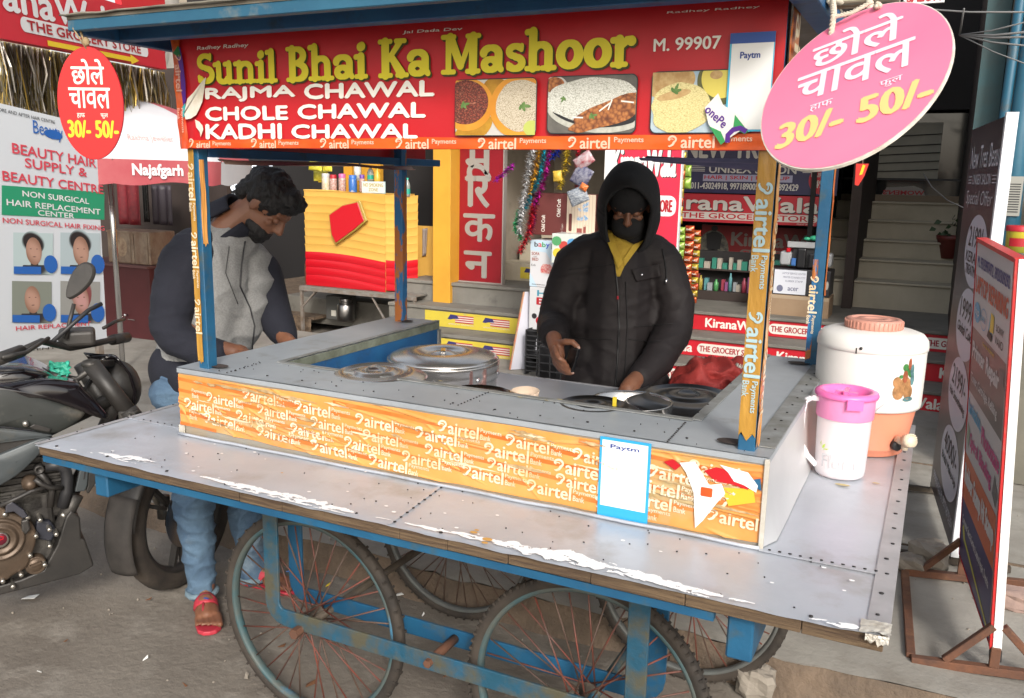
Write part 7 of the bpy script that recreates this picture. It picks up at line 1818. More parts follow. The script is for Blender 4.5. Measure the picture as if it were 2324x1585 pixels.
M3, w3, h3 = quadframe(atd(-5,232,5.0), atd(210,268,5.8), atd(-5,182,5.0)); b = MB(); b.box((0,0,-.03),(w3,h3,0), M3); o = solo('garment_sign', b, mat('dark_red_yellow', (.22,.06,.03), .6, col2=(.40,.28,.04), ns=7), 'dark red and mustard strip below the tinsel fringe at the far left', 'sign')
# wall with pale lettering at the top
b = MB(); b.box((-9.5, 9.5, 3.0), (3.5, 9.6, 6.5)); uw = solo('upper_wall', b, BEIGE, 'pale beige upper wall above the shops at the top of the photo', 'wall')
p = aty(620, 25, 9.45); q_ = aty(940, 25, 9.45); z0 = aty(760, 14, 9.45).z; M = frame((p.x, 9.48, z0), (1,0,0), (0,0,1)); b = MB(); text(b, 'BIRTH STONE', .6, -.02, 1.75, .16, M, .012, .0); text(b, 'JEWELLERS', 1.9, .02, 2.7, .15, M, .012, .0); obj('lettering', b, mat('brown_pink_ink', (.32,.15,.10), .6), uw)
b = MB(); p = aty(500, 40, 9.0); b.box((p.x, 8.9, p.z-.25), (p.x+.9, 9.48, p.z-.12)); b.box((p.x+.8, 8.9, p.z-.25), (p.x+1.6, 9.48, p.z+.5)); solo('balcony', b, mat('grey_balcony', (.22,.20,.18), .8), 'grey concrete balcony edge at the top left above the roof', 'balcony')
for i,(px,py) in enumerate(((590,5),(1010,5),(548,14))):
    b = MB(); random.seed(i)
    for _ in range(18):
        p = aty(px, py, 5.6)+V((random.uniform(-.03,.03), random.uniform(-.03,.03), random.uniform(0,.1))); q_ = p+V((random.uniform(-.04,.04),0,-random.uniform(.08,.22))); b.add([p, p+V((.008,0,0)), q_+V((.008,0,0)), q_],[(0,1,2,3)])
    solo('tinsel_tuft', b, FS[1 if i != 1 else 0], ['gold tinsel tuft hanging just above the cart roof at the upper left','silver tinsel tuft at the top of the photo right of the wall lettering','gold tinsel tuft dangling left of the wall lettering'][i], 'tinsel')
# ------------------------------------------------------------------ umbrella
UC = V((-3.35, 3.05, 0)); 
um = thing('street_umbrella', 'white and faded red street umbrella lettered Najafgarh left of the cart', 'umbrella', UC)
WC = mat('umbrella_white', (.62,.62,.64), .7, col2=(.55,.55,.57), ns=3); RC = mat('umbrella_faded_red', (.42,.075,.09), .7, col2=(.47,.12,.13), ns=3)
Rr = 1.02; zt = 2.16; zr = 1.70
def dome(a, t):  # t 0 top .. 1 rim
    r = Rr*math.sin(t*1.18)/math.sin(1.18); sag = 1-.05*math.sin((a*4/PI % 1)*PI)*t
    z = zt - (zt-zr)*(1-math.cos(t*1.18))/(1-math.cos(1.18)); return V((UC.x+r*sag*math.cos(a), UC.y+r*sag*math.sin(a), z))
for k_ in range(8):
    a0 = k_*PI/4+.12; b = MB(); b.grid(lambda u, v: dome(a0+u*PI/4, .02+v*.98), 10, 12); o = obj('canopy_panel', b, RC if k_ in (0, 4) else WC, um)
    b = MB(); b.grid(lambda u, v: dome(a0+u*PI/4, 1.0) + V((0,0,-.155*v-.012*v*math.sin(u*PI*3))) + V((math.cos(a0+u*PI/4), math.sin(a0+u*PI/4),0))*(-.01*v), 14, 4); vl = obj('valance', b, RC if k_ != 0 else WC, um)
b = MB(); b.tube([(UC.x, UC.y, 0), (UC.x, UC.y, zt+.03)], .02, 10); obj('pole', b, CHROME, um)
for k_ in range(8):
    a = k_*PI/4+.12; b = MB(); b.tube([dome(a, t/6)-V((0,0,.008)) for t in range(7)], .006, 5); obj('rib', b, CHROME, um)
# lettering on the valance that faces the street
b = MB(); vs, fs, asp = text_geo('Najafgarh', .035)
aa0, aa1 = None, None
def rimang(px, py):
    best = None
    for i in range(720):
        a = -PI+2*PI*i/720; p = dome(a, 1.0)-V((0,0,.06)); d = p-CAM
        if (p-UC).xy.dot((CAM-UC).xy) < 0: continue
        z = d.dot(FW); x = 1162+FL*d.dot(CR)/z
        if best is None or abs(x-px) < best[0]: best = (abs(x-px), a)
    return best[1]
aa0, aa1 = rimang(300, 350), rimang(414, 360)
b.add([dome(aa0+(aa1-aa0)*v.x, 1.0) + V((math.cos(aa0+(aa1-aa0)*v.x), math.sin(aa0+(aa1-aa0)*v.x), 0))*.004 + V((0,0,-.125+.10*v.y)) for v in vs], fs); obj('lettering', b, WHITE_PAINT, um)
b = MB(); aam = (aa0+aa1)/2; vs, fs, asp = text_geo('Rakhna Jeweller', .0)
b.add([dome(aa0+(aa1-aa0)*v.x, .86-.07*v.y) + V((math.cos(aam), math.sin(aam), .8))*.004 for v in vs], fs); obj('lettering', b, mat('pale_rose_ink', (.62,.36,.34), .6), um)
# ------------------------------------------------------------------ left booth, garments, tins
x0,z0,x1,z1 = (lambda a, c: (a.x, c.z, c.x, a.z))(aty(245, 602, 4.0), aty(352, 845, 4.0))
bz = atz(300, 846, 0.0)
b = MB(); b.box((x0-.5, 4.0-.0, 0.0), (x1, 4.5, z1)); cb = solo('maroon_cabinet', b, mat('maroon_sheet', (.085,.016,.018), .5, col2=(.065,.012,.014), ns=3, bump=.2, bs=6), 'dark maroon metal cabinet behind the motorcycle and the bent man', 'cabinet', bevel=.005)
b = MB(); b.box((x0-.52, 3.96, z1+.001), (x1+.02, 4.52, z1+.02)); b.box((x0, 3.985, .05), (x1, 3.9995, .09)); obj('cabinet_trim', b, mat('maroon_trim', (.12,.05,.05), .5), cb)
b = MB(); p = aty(288, 715, 3.98); b.tube([p, p+V((0,-.03,0))], .012, 8); b.box((p.x-.0, 3.985, p.z-.045), (p.x+.09, 3.998, p.z-.038)); b.tube([p+V((0,0,-.26)), p+V((0,-.03,-.26))], .010, 8); obj('latch', b, CHROME, cb)
TIN = mat('rusty_tin', (.20,.12,.08), .6, .3, col2=(.34,.27,.20), ns=7, nd=8, stretch=(1,1,.6), dirt=(.08,.04,.03), dns=5)
x = x0-.05; 
for i, (w_, lbl) in enumerate(((.34,'wide rusty oil tin with a worn face picture on the maroon cabinet'),(.20,'narrow rusty tin at the right end of the maroon cabinet'))):
    b = MB(); b.box((x, 4.05, z1+.021), (x+w_, 4.35, z1+.021+.30)); o = solo('rusty_tin', b, TIN, lbl, 'tin', bevel=.012)
    b = MB(); b.box((x-.002, 4.045, z1+.30), (x+w_+.002, 4.049, z1+.318)); b.box((x+w_*.86, 4.044, z1+.03), (x+w_*.90, 4.049, z1+.29)); obj('tin_seam', b, TIN, o)
    if i == 0: b = MB(); ell(b, w_*.55, .15, .07, .09, frame((x, 4.049, z1+.021), (1,0,0), (0,0,1)), .001, 14); obj('worn_picture', b, mat('cream_worn', (.40,.30,.20), .6, col2=(.22,.14,.09), ns=20), o)
    x += w_+.004
# hanging sequinned maroon garments
SEQ = vmat('sequinned_maroon', [(0,(.45,.30,.15)),(.12,(.20,.012,.02)),(1,(.12,.006,.012))], 26, rough=.5, st=(1,1,1))
BLKSEQ = vmat('black_sequins', [(0,(.6,.6,.6)),(.15,(.03,.03,.03)),(1,(.01,.01,.01))], 60, rough=.3)
for i, (pa, pb_, y, m, lb_) in enumerate((((262,385),(322,512),4.3,SEQ,'maroon sequinned garment hanging under the umbrella edge'),((322,385),(340,505),4.28,BLKSEQ,'narrow black sparkling strip hanging beside the maroon garment'),((345,420),(392,512),4.5,mat('dark_frame', (.05,.04,.05),.5),'dark framed poster leaning behind the hanging garments'))):
    a = aty(*pa, y); c_ = aty(*pb_, y); b = MB(); b.grid(lambda u, v: V((a.x+(c_.x-a.x)*u, y-.015*math.sin(u*14+i), c_.z+(a.z-c_.z)*v)), 26, 8); solo(('garment','sequin_strip','framed_poster')[i], b, m, lb_, ('garment','garment','poster')[i], solid=.004)
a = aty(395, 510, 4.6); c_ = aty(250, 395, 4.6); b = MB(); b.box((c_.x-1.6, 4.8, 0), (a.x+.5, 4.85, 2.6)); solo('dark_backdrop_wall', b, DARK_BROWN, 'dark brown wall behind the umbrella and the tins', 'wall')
# ------------------------------------------------------------------ beauty poster board
bl, br, tl = atd(-60, 806, 3.75), atd(243, 776, 4.55), atd(-60, 222, 3.75); M, w, h_ = quadframe(bl, br, tl)
ps = thing('beauty_poster', 'tall white beauty centre poster board with four head photographs behind the motorcycle', 'poster board', (bl.x, bl.y, 0))
bd = board(ps, 'sign_panel', M, w, h_, .03, mat('poster_white', (.60,.63,.66), .5))
def q4(px, py):
    o_ = M @ V((0,0,0)); n_ = (M.to_3x3() @ V((0,0,1))); p = onplane(px, py, o_, n_); l = M.inverted() @ p; return l.x, l.y
PRED = mat('poster_red', (.62,.06,.09), .5); PGR = mat('poster_green', (.02,.28,.14), .5); PBL = mat('poster_blue', (.02,.12,.42), .5)
def pt(b, s, a, c, bold=.03): x0, y0 = q4(*a); x1, y1 = q4(*c); text(b, s, x0, y0, x1, y1, M, .004, bold)
def pt2(b, s, xl, yt, yb, xr, yr, bold=.03):
    x0, y0 = q4(xl, yb); _, y1 = q4(xl, yt); x1, _ = q4(xr, yr); text(b, s, x0, y0, x1, y1, M, .004, bold)
b = MB(); pt2(b, 'BEAUTY HAIR', 27, 325, 348, 215, 352); pt2(b, 'SUPPLY &', 56, 359, 380, 195, 384); pt2(b, 'BEAUTY CENTRE', 5, 388, 410, 232, 418); pt2(b, 'NON SURGICAL HAIR FIXING', 5, 494, 506, 235, 508, .02); pt2(b, 'HAIR REPLACEMENT', 35, 741, 751, 205, 744, .02); obj('lettering', b, PRED, bd)
b = MB(); pgon(b, [q4(3,421),q4(236,437),q4(236,499),q4(3,488)], M, .0025); gb = obj('print_band', b, PGR, bd)
b = MB(); pt2(b, 'NON SURGICAL', 50, 433, 446, 200, 452); pt2(b, 'HAIR REPLACEMENT', 14, 452, 466, 226, 474); pt2(b, 'CENTER', 85, 477, 489, 167, 490); obj('lettering', b, WHITE_PAINT, gb)
b = MB(); pt(b, '& CENTRE', (40,800), (150,784)); pt2(b, 'BEFORE AND AFTER HAIR CENTRE', -20, 241, 249, 122, 258, .0); obj('lettering', b, BLACK_INK, bd)
b = MB(); ell(b, *q4(120,306), .06, .022, M, .003, 20); pt(b, 'Beauty', (75,312), (140,288), .0); obj('lettering', b, PBL, bd)
for i, (cx, cy, bgc, hair) in enumerate(((75,580,(.45,.55,.55),1),(182,580,(.42,.50,.52),1),(72,690,(.22,.24,.20),0),(182,690,(.30,.30,.28),2))):
    b = MB(); pgon(b, [q4(cx-46,cy+42),q4(cx+44,cy+44),q4(cx+44,cy-50),q4(cx-46,cy-52)], M, .003); pp_ = obj('portrait_print', b, mat('portrait_bg%d' % i, bgc, .6), bd)
    x, y = q4(cx, cy-12); r_ = abs(q4(cx+20,cy)[0]-q4(cx,cy)[0])
    if hair: b = MB(); ell(b, x, y+r_*.62, r_*1.28, r_*1.05 if hair == 1 else r_*1.7, M, .0036, 24); obj('hair_print', b, soft('hair_soft', (.02,.015,.015) if hair == 1 else (.22,.06,.06), bgc, .75, 1.05), pp_)
    b = MB(); pgon(b, [q4(cx-34,cy+42),q4(cx+34,cy+43),q4(cx+24,cy+22),q4(cx-24,cy+22)], M, .0040); rect(b, x-r_*.42, y-r_*2.0, x+r_*.42, y-r_*.9, M, .0038); obj('shirt_print', b, soft('shirt_soft', (.03,.03,.035), bgc, .8, 1.5), pp_)
    b = MB(); ell(b, x, y-r_*.1, r_*.88, r_*1.2, M, .0046, 22); obj('face_print', b, soft('face_soft', (.46,.27,.20) if i != 3 else (.52,.28,.26), (.28,.15,.10), .35, 1.15), pp_)
    b = MB(); ell(b, x-r_*.35, y+r_*.1, r_*.14, r_*.06, M, .0052, 8); ell(b, x+r_*.35, y+r_*.1, r_*.14, r_*.06, M, .0052, 8); ell(b, x, y-r_*.58, r_*.26, r_*.07, M, .0052, 10); obj('feature_print', b, soft('feature_soft', (.13,.07,.055), (.40,.23,.17), .1, 1.0), pp_)
    b = MB(); pgon(b, [q4(cx-46,cy+42),q4(cx+16,cy+43),q4(cx+16,cy+26),q4(cx-46,cy+25)], M, .0058); ell(b, *q4(cx+38,cy+20), r_*.8, r_*.8, M, .006, 18); obj('caption_print', b, PBL, pp_)
# legs of the poster
for u in (.05, .95):
    p = M @ V((w*u,0,-.015)); b = MB(); b.bar(p, (p.x, p.y, 0), .03, .03, (1,0,0)); obj('leg', b, IRON, ps)

# ------------------------------------------------------------------ right edge: doorway pillar, pipes, snack tin, cables, passer-by
PILL = mat('green_grey_pillar', (.16,.15,.12), .8, col2=(.11,.105,.085), ns=3, nd=8, dirt=(.07,.07,.06), dns=4)
xa = aty(2203, 400, 4.45).x; b = MB(); b.box((xa+.0, 4.45, .1), (xa+.10, 8.2, 4.2)); solo('dark_doorway_jamb', b, DARK_BROWN, 'dark brown jamb along the right side of the stairwell', 'wall')
xb = aty(2262, 400, 4.0).x
b = MB(); b.box((xa+.11, 4.40, .1), (3.6, 4.6, 4.2)); solo('entrance_wall', b, PILL, 'grey green wall at the right edge behind the standing boards', 'wall')
b = MB(); b.box((xa-.02, 4.38, 1.9), (xa+.105, 4.44, 4.2)); solo('blue_panel', b, mat('teal_panel', (.018,.07,.08), .6, col2=(.03,.05,.05), ns=4), 'dull teal painted strip on the upper right wall', 'panel')
for i, (px, r_, m_, lb_) in enumerate(((2268,.028,mat('blue_pipe', (.012,.09,.15), .5, dirt=(.07,.07,.06), dns=8),'slim blue painted pipe running up behind the salon board'),(2306,.055,mat('blue_pipe_pale', (.025,.12,.18), .5, col2=(.018,.09,.15), ns=6, dirt=(.12,.12,.10), dns=6),'thick pale blue pipe at the right edge of the photo'))):
    p = aty(px, 350, 4.25); b = MB(); b.tube([(p.x+.05, 4.25, .11), (p.x+.0, 4.25, 1.9), (p.x+.03, 4.25, 4.2)], r_, 14); o = solo('wall_pipe', b, m_, lb_, 'pipe')
p = aty(2300, 450, 4.18); b = MB(); M = frame((p.x-.05, 4.185, p.z-.10), (1,0,0), (0,0,1)); b.box((0,0,-.004),(.09,.22,0), M); nt_ = solo('paper_sticker', b, mat('grey_paper', (.30,.30,.27), .7), 'weathered paper sticker with fine print on the thick blue pipe', 'sticker')
b = MB()
for k_ in range(12): rect(b, .008, .02+.014*k_, .08, .026+.014*k_, M, .001)
obj('fine_print', b, BLACK_INK, nt_)
p = aty(2304, 572, 3.6); T = Matrix.Translation((p.x+.01, 3.6, p.z)); t = thing('snack_tin', 'yellow and red printed plastic tub on the ledge at the right edge', 'tub', p)
b = MB(); b.lathe([(.001,0),(.058,0),(.062,.11),(.064,.118),(.001,.118)], 22, T); obj('tub_body', b, mat('tub_yellow', (.60,.46,.03), .4, col2=(.4,.42,.06), ns=10), t)
b = MB(); b.lathe([(.0655,.105),(.066,.130),(.060,.134),(.001,.134)], 22, T); b.lathe([(.0605,.030),(.062,.072)], 16, T, a0=-2.4, a1=-1.0); obj('tub_print', b, RED_DULL, t)
p = aty(2304, 572, 3.6); b = MB(); b.box((p.x-.09, 3.5, .12), (p.x+.5, 3.72, p.z-.001)); solo('wall_ledge', b, PILL, 'grey green ledge at the right edge under the yellow tub', 'ledge')
# spreading overhead cables
SILV = mat('grey_wire', (.15,.15,.15), .6)
hub = aty(2178, 80, 3.9)
for i, (e, r_) in enumerate((((2340,72),.006),((2340,84),.006),((2335,105),.005),((2330,50),.004),((2340,150),.0035),((2188,20),.005))):
    q_ = aty(*e, 3.7); b = MB(); b.tube([hub, hub.lerp(q_, .5)+V((0,0,-.01)), q_], r_, 5)
    solo('overhead_wire', b, SILV, ['upper of the two level grey wires at the upper right','lower of the two level grey wires at the upper right','grey wire sloping down to the right edge','thin wire rising to the right edge','thinnest wire sloping steeply down at the upper right','short upright wire joining the cable knot to the wire above'][i], 'wire')
b = MB(); b.tube([aty(2050,5,3.9), aty(2110,22,3.8), aty(2200,28,3.8), aty(2340,28,3.7)], .005, 5); solo('overhead_wire', b, SILV, 'long nearly level wire at the top right corner', 'wire')
b = MB(); b.tube([aty(2096,395,3.9), aty(2115,425,3.8), aty(2150,455,3.8), aty(2200,478,3.7)], .003, 5); solo('overhead_wire', b, BLACK_INK, 'slack grey wire drooping in front of the stairwell', 'wire')
x0,z0,x1,z1 = wrect(2052, -30, 2145, 8, 4.6); M = frame((x0, 4.6, z0), (1,0,0), (0,0,1)); b = MB(); b.box((0,0,-.03),(x1-x0,z1-z0,0), M); o = solo('top_sign', b, WHITE_PAINT, 'corner of a white sign with red letters at the very top right', 'sign')
b = MB(); text(b, 'SALON', .02, .012, x1-x0-.02, .075, M, .002, .04); obj('lettering', b, RED_DULL, o)
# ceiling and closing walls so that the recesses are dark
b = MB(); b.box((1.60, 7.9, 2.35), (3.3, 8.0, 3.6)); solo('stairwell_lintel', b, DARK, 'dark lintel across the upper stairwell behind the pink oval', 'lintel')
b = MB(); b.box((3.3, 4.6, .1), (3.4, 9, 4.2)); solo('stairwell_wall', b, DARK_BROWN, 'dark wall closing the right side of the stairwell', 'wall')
b = MB(); b.box((-2.0, 5.0, 2.35), (1.62, 8.3, 2.45)); solo('shade_canopy', b, DARK_BROWN, 'added canopy slab shading the grocery and corner shop entrances', 'canopy')  # unseen slab added to keep daylight out of the shop recesses
b = MB(); b.box((-9.5, 9.0, 0), (-7.4, 9.1, 4.2)); solo('far_left_wall', b, DARK_BROWN, 'dark building wall at the far left behind the fringe', 'wall')
b = MB(); b.box((-12, 1.0, 0), (-11.9, 9.0, 5)); solo('street_end_wall', b, BEIGE, 'beige building closing the street at the far left', 'wall')
# ------------------------------------------------------------------ motorcycle
TH = math.radians(60); BF = V((-.36, .82, 0)); bf_ = V((math.cos(TH), math.sin(TH), 0)); br_ = V((bf_.y, -bf_.x, 0))
def BP(f, s, z): return BF + bf_*f + br_*s + V((0,0,z))
bike = thing('motorcycle', 'dusty black motorcycle with grey panels parked against the left end of the cart', 'motorcycle', BP(-.65,0,0))
def Bmat(s): return Matrix(((bf_.x, 0, br_.x, BF.x+br_.x*s), (bf_.y, 0, br_.y, BF.y+br_.y*s), (0, 1, 0, 0), (0,0,0,1)))   # x forward, y up, z to the rider's right
def K(*pts): return [(x*.3937, 737.6+y*.3937) for x, y in pts]
def bpx(px, py, s):
    p = onplane(px, py, BF+br_*s, br_); return ((p-BF).dot(bf_), p.z)
BPL = mat('dusty_black_plastic', (.016,.015,.014), .5, col2=(.034,.030,.027), ns=6, nd=8, bump=.15, bs=60)
BGL = mat('gloss_black_tank', (.008,.006,.007), .16, coat=.6, dirt=(.03,.027,.024), dns=5, dlo=.55, dhi=.8)
BGREY = mat('dark_grey_panel', (.015,.017,.016), .6, col2=(.030,.034,.031), ns=4, nd=8, dirt=(.12,.105,.085), dns=8)
BSIL = mat('bike_silver_panel', (.055,.065,.070), .38, .25, col2=(.08,.09,.095), ns=5, dirt=(.10,.09,.07), dns=7)
BENG = mat('bronze_engine_cover', (.115,.080,.055), .45, .45, col2=(.085,.062,.045), ns=8, dirt=(.05,.04,.03), dns=10, bump=.25, bs=60)
BMET = mat('dirty_cast_metal', (.09,.085,.078), .5, .6, col2=(.045,.042,.04), ns=14, nd=8, bump=.4, bs=50)
BCHR = mat('bolt_metal', (.42,.40,.36), .35, .9)
def plate(name, pts, s, t, m, bevel=.008, parent=None, seg=2):
    P = [bpx(x, y, s) for x, y in pts]; b = MB(); b.prism(P, -t, 0, Bmat(s)); return obj(name, b, m, parent or bike, bevel=bevel, seg=seg)
def bulge(name, pts, s, t, m, parent=None, dome=.03):
    """a panel with a rounded face: shrinking contour rings"""
    P = [V(bpx(x, y, s)) for x, y in pts]; c = sum(P, V((0,0)))/len(P); b = MB(); M = Bmat(s); n = len(P); vs = []
    Q = []
    for i in range(n):
        for k_ in range(4): 
            t_ = k_/4; p0, p1, p2, p3 = P[i-1], P[i], P[(i+1) % n], P[(i+2) % n]
            Q.append(.5*((2*p1)+(-p0+p2)*t_+(2*p0-5*p1+4*p2-p3)*t_*t_+(-p0+3*p1-3*p2+p3)*t_**3))
    n = len(Q); R = [(1.0,-t),(1.0,-.006),(.97,.006),(.88,dome*.55),(.7,dome*.82),(.4,dome*.97),(.02,dome)]
    for k_, z in R:
        for p in Q: q_ = c.lerp(p, k_); vs.append(M @ V((q_.x, q_.y, z)))
    fs = []
    for j in range(len(R)-1):
        for i in range(n): l = (i+1) % n; fs.append((j*n+i, j*n+l, (j+1)*n+l, (j+1)*n+i))
    fs.append(tuple(range(n-1,-1,-1))); b.add(vs, fs, True); return obj(name, b, m, parent or bike)
# tank and shroud (outlines surveyed on an enlarged crop)
bulge('fuel_tank', K((-150,290),(0,236),(80,232),(150,236),(240,262),(335,315),(330,345),(200,350),(0,350),(-150,360)), .06, .22, BGL, dome=.05)
bulge('tank_shroud', K((-150,330),(20,338),(240,312),(440,333),(490,372),(560,440),(625,520),(600,545),(480,500),(300,440),(100,400),(-150,400)), .15, .06, BGL, dome=.03)
bulge('side_shroud', K((-150,400),(30,350),(200,400),(430,480),(493,512),(400,592),(290,628),(160,602),(0,585),(-150,590)), .165, .05, BGREY, dome=.020)
b = MB(); p = bpx(*K((148,570))[0], .19); b.tube([BP(p[0], .17, p[1]), BP(p[0], .198, p[1])], .0095, 14); obj('bolt', b, BCHR, bike)
plate('shroud_grille', K((165,590),(200,572),(300,600),(285,622),(200,605)), .185, .01, BPL, .003)
bulge('lower_shroud', K((-150,590),(0,595),(160,612),(300,632),(290,640),(230,650),(0,680),(-150,700)), .155, .04, BSIL, dome=.008)
plate('black_wedge', K((-150,690),(0,655),(240,645),(225,655),(0,745),(-150,790)), .150, .03, BPL)
bulge('knee_panel', K((-150,790),(0,745),(225,655),(300,650),(285,680),(200,770),(110,855),(0,925),(-150,1000)), .16, .03, BSIL, dome=.012)
plate('seat', K((-900,300),(-150,290),(-150,360),(-500,440),(-900,420)), .09, .20, BPL, .03, seg=4)
# ridge line details on tank
b = MB(); 
for a, c_ in (((0,842),(55,840)),((58,842),(110,852)),((12,878),(100,875))): b.tube([BP(bpx(*a,.12)[0], .118, bpx(*a,.12)[1]), BP(bpx(*c_,.12)[0], .118, bpx(*c_,.12)[1])], .004, 6)
obj('tank_trim', b, BPL, bike)
# front cowl
def cowl(u, v):
    p = [atd(262,812,3.25), atd(292,850,3.28), atd(304,890,3.30), atd(300,935,3.3), atd(276,955,3.28)]
    k_ = v*(len(p)-1); i = min(int(k_), len(p)-2); q_ = p[i].lerp(p[i+1], k_-i)
    return q_ - CR*(.115*u) + FW*(.06*math.sin(u*PI)) - FW*.0 + V((0,0,.02*u))
b = MB(); b.grid(cowl, 10, 16); obj('headlight_cowl', b, BGL, bike, solid=.008)
b = MB(); p = atd(262, 880, 3.36); b.ball(p, (.10,.09,.11), 18, 12); obj('headlight', b, BPL, bike)
# front fork, clamps, handlebar
ft = atd(228, 830, 3.18); fa = V((BF.x+.05, BF.y-.08, .30)); st_ax = (ft-fa)
hd = V((math.cos(math.radians(98)), math.sin(math.radians(98)), 0)); sd_ = V((hd.y, -hd.x, 0))   # wheel heading and its right side
WC_ = V((BF.x, BF.y, .30))
for sgn in (1, -1):
    lo = WC_ + sd_*.075*sgn; tp = lo + V((-.145,-.205,.62)) if sgn > 0 else lo + V((-.145,-.205,.62))
    m1 = lo.lerp(tp, .50)
    if sgn > 0: tp = atd(206, 826, 3.12); m1 = atd(296, 942, 3.16)
    b = MB(); b.tube([lo, m1], .019, 14); obj('fork_slider', b, BCHR, bike)
    b = MB(); b.tube([m1, tp], .031, 16); b.tube([m1 - (tp-m1).normalized()*.02, m1 + (tp-m1).normalized()*.02], .037, 16); obj('fork_tube', b, BPL, bike)
    b = MB(); b.tube([lo+V((0,0,-.03)), lo+V((0,0,.06))], .026, 12); obj('fork_foot', b, BMET, bike)
    if sgn > 0: ftop = tp
b = MB(); b.bar(ftop+V((0,0,.0)), ftop + FW*.17 - CR*.02, .055, .025); b.ball(ftop, (.034,.034,.018), 16, 8); obj('top_clamp', b, BMET, bike, bevel=.004)
b = MB(); p = atd(300, 945, 3.14); b.bar(p-CR*.045, p+CR*.02, .03, .04); b.tube([p-FW*.02, p-FW*.032], .012, 10); obj('lower_clamp', b, BMET, bike, bevel=.004)
hb = MB(); hb.tube([atd(40,800,2.85), atd(95,775,2.95), atd(160,790,3.1), atd(215,780,3.2), atd(262,770,3.42), atd(285,765,3.5)], .012, 10); obj('handlebar', hb, BPL, bike)
b = MB(); b.tube([atd(-10,818,2.72), atd(48,797,2.87)], .021, 14); obj('grip', b, BPL, bike); b = MB(); b.tube([atd(255,772,3.4), atd(288,766,3.52)], .021, 14); obj('grip', b, BPL, bike)
b = MB(); b.tube([atd(110,768,2.95), atd(60,800,2.8), atd(5,812,2.7)], .007, 8); b.tube([atd(235,745,3.3), atd(262,730,3.4), atd(282,725,3.5)], .007, 8); obj('lever', b, BMET, bike)
b = MB(); b.box((-.06,-.05,-.03),(.06,.05,.03), Matrix.Translation(atd(175,765,3.12)) @ Matrix.Rotation(.9,4,'Z')); obj('instrument_pod', b, BPL, bike, bevel=.015, seg=3)
b = MB(); b.tube([atd(150,770,3.05), atd(158,730,3.05), atd(168,690,3.06)], .007, 8); obj('mirror_stalk', b, BPL, bike)
mm = MB(); mc_ = atd(178, 638, 3.06); X_ = (CR*.55 + CU*.83).normalized(); Mm = frame(mc_, tuple(X_), tuple(CU)); pts = [(.075*math.cos(a), .036*math.sin(a)*(1+.3*math.cos(a))) for a in [2*PI*i/24 for i in range(24)]]; mm.prism(pts, -.02, 0, Mm); obj('mirror', mm, BPL, bike, bevel=.006)
b = MB(); b.tube([atd(120,775,3.0), atd(200,705,3.1), atd(230,690,3.15)], .008, 8); b.tube([atd(230,830,3.2), atd(200,870,3.2), atd(170,920,3.2)], .006, 8); obj('cable', b, BLACK_INK, bike)
gc = atd(135, 838, 3.1); b = MB()
b.grid(lambda u, v: gc + CR*(.075*(u-.5)) + CU*(.05*(v-.5)+.012*noise.noise(V((u*5,v*5,0)))) + FW*(.025*noise.noise(V((u*6,v*6,4)))), 14, 10); obj('green_wrap', b, mat('green_rag', (.02,.30,.20), .5, col2=(.04,.42,.30), ns=20), bike, solid=.002)
b = MB(); b.tube([atd(70,860-30,3.1), atd(120,852,3.1), atd(175,862,3.14), atd(200,842,3.12)], .012, 10); obj('yoke_bracket', b, BMET, bike)
# front wheel
def moto_wheel(C, heading, R, w, parent):
    h_ = V((math.cos(heading), math.sin(heading), 0)); s_ = V((h_.y, -h_.x, 0)); X = Matrix(((h_.x,0,s_.x,C.x),(h_.y,0,s_.y,C.y),(0,1,0,C.z),(0,0,0,1)))
    b = MB(); b.lathe([(R-.075,-w*.5),(R-.05,-w*.60),(R-.022,-w*.60),(R-.008,-w*.40),(R,0),(R-.008,w*.40),(R-.022,w*.60),(R-.05,w*.60),(R-.075,w*.5)], 72, X); t_ = obj('tyre', b, TYRE, parent)
    b = MB()
    for k_ in range(36):
        a = 2*PI*k_/36
        for sg in (-1, 1):
            pts = [X @ Matrix.Rotation(a+.09*j*.5, 4, 'Z') @ V((R-.004-.006*j*j*.4, 0, sg*(.004+w*.13*j))) for j in range(4)]
            b.tube(pts, .0022, 4)
    stuff(obj('tread_groove', b, mat('groove_dust', (.06,.05,.04), .9), t_))
    b = MB(); b.lathe([(R-.070,-w*.52),(R-.080,-w*.50),(R-.090,-w*.3),(R-.095,0),(R-.090,w*.3),(R-.080,w*.50),(R-.070,w*.52)], 64, X); obj('rim', b, BPL, parent)
    b = MB()
    for k_ in range(3):
        for d_ in (-.16, .16):
            a = 2*PI*k_/3+.4; p0 = X @ V((.035*math.cos(a), .035*math.sin(a), 0)); p1 = X @ V(((R-.085)*math.cos(a+d_), (R-.085)*math.sin(a+d_), 0)); b.bar(p0, p1, .016, .028, s_)
    obj('wheel_spoke', b, BPL, parent)
    b = MB(); b.lathe([(.001,-.05),(.034,-.05),(.034,.05),(.001,.05)], 24, X); obj('hub', b, BMET, parent)
    b = MB(); b.lathe([(.070,w*.62),(.128,w*.62),(.128,w*.62+.004),(.070,w*.62+.004),(.070,w*.62)], 48, X, smooth=False); obj('brake_disc', b, CHROME, parent)
    return X
fwh = bpy.data.objects.new('front_wheel', None); COL.objects.link(fwh); fwh.parent = bike; fwh.location = WC_-bike.location
X = moto_wheel(WC_, math.radians(98), .30, .052*1.15, fwh)
b = MB(); b.box((-.045,.05,.036),(.04,.15,.075), X @ Matrix.Rotation(.3,4,'Z')); obj('brake_caliper', b, BMET, fwh, bevel=.008)
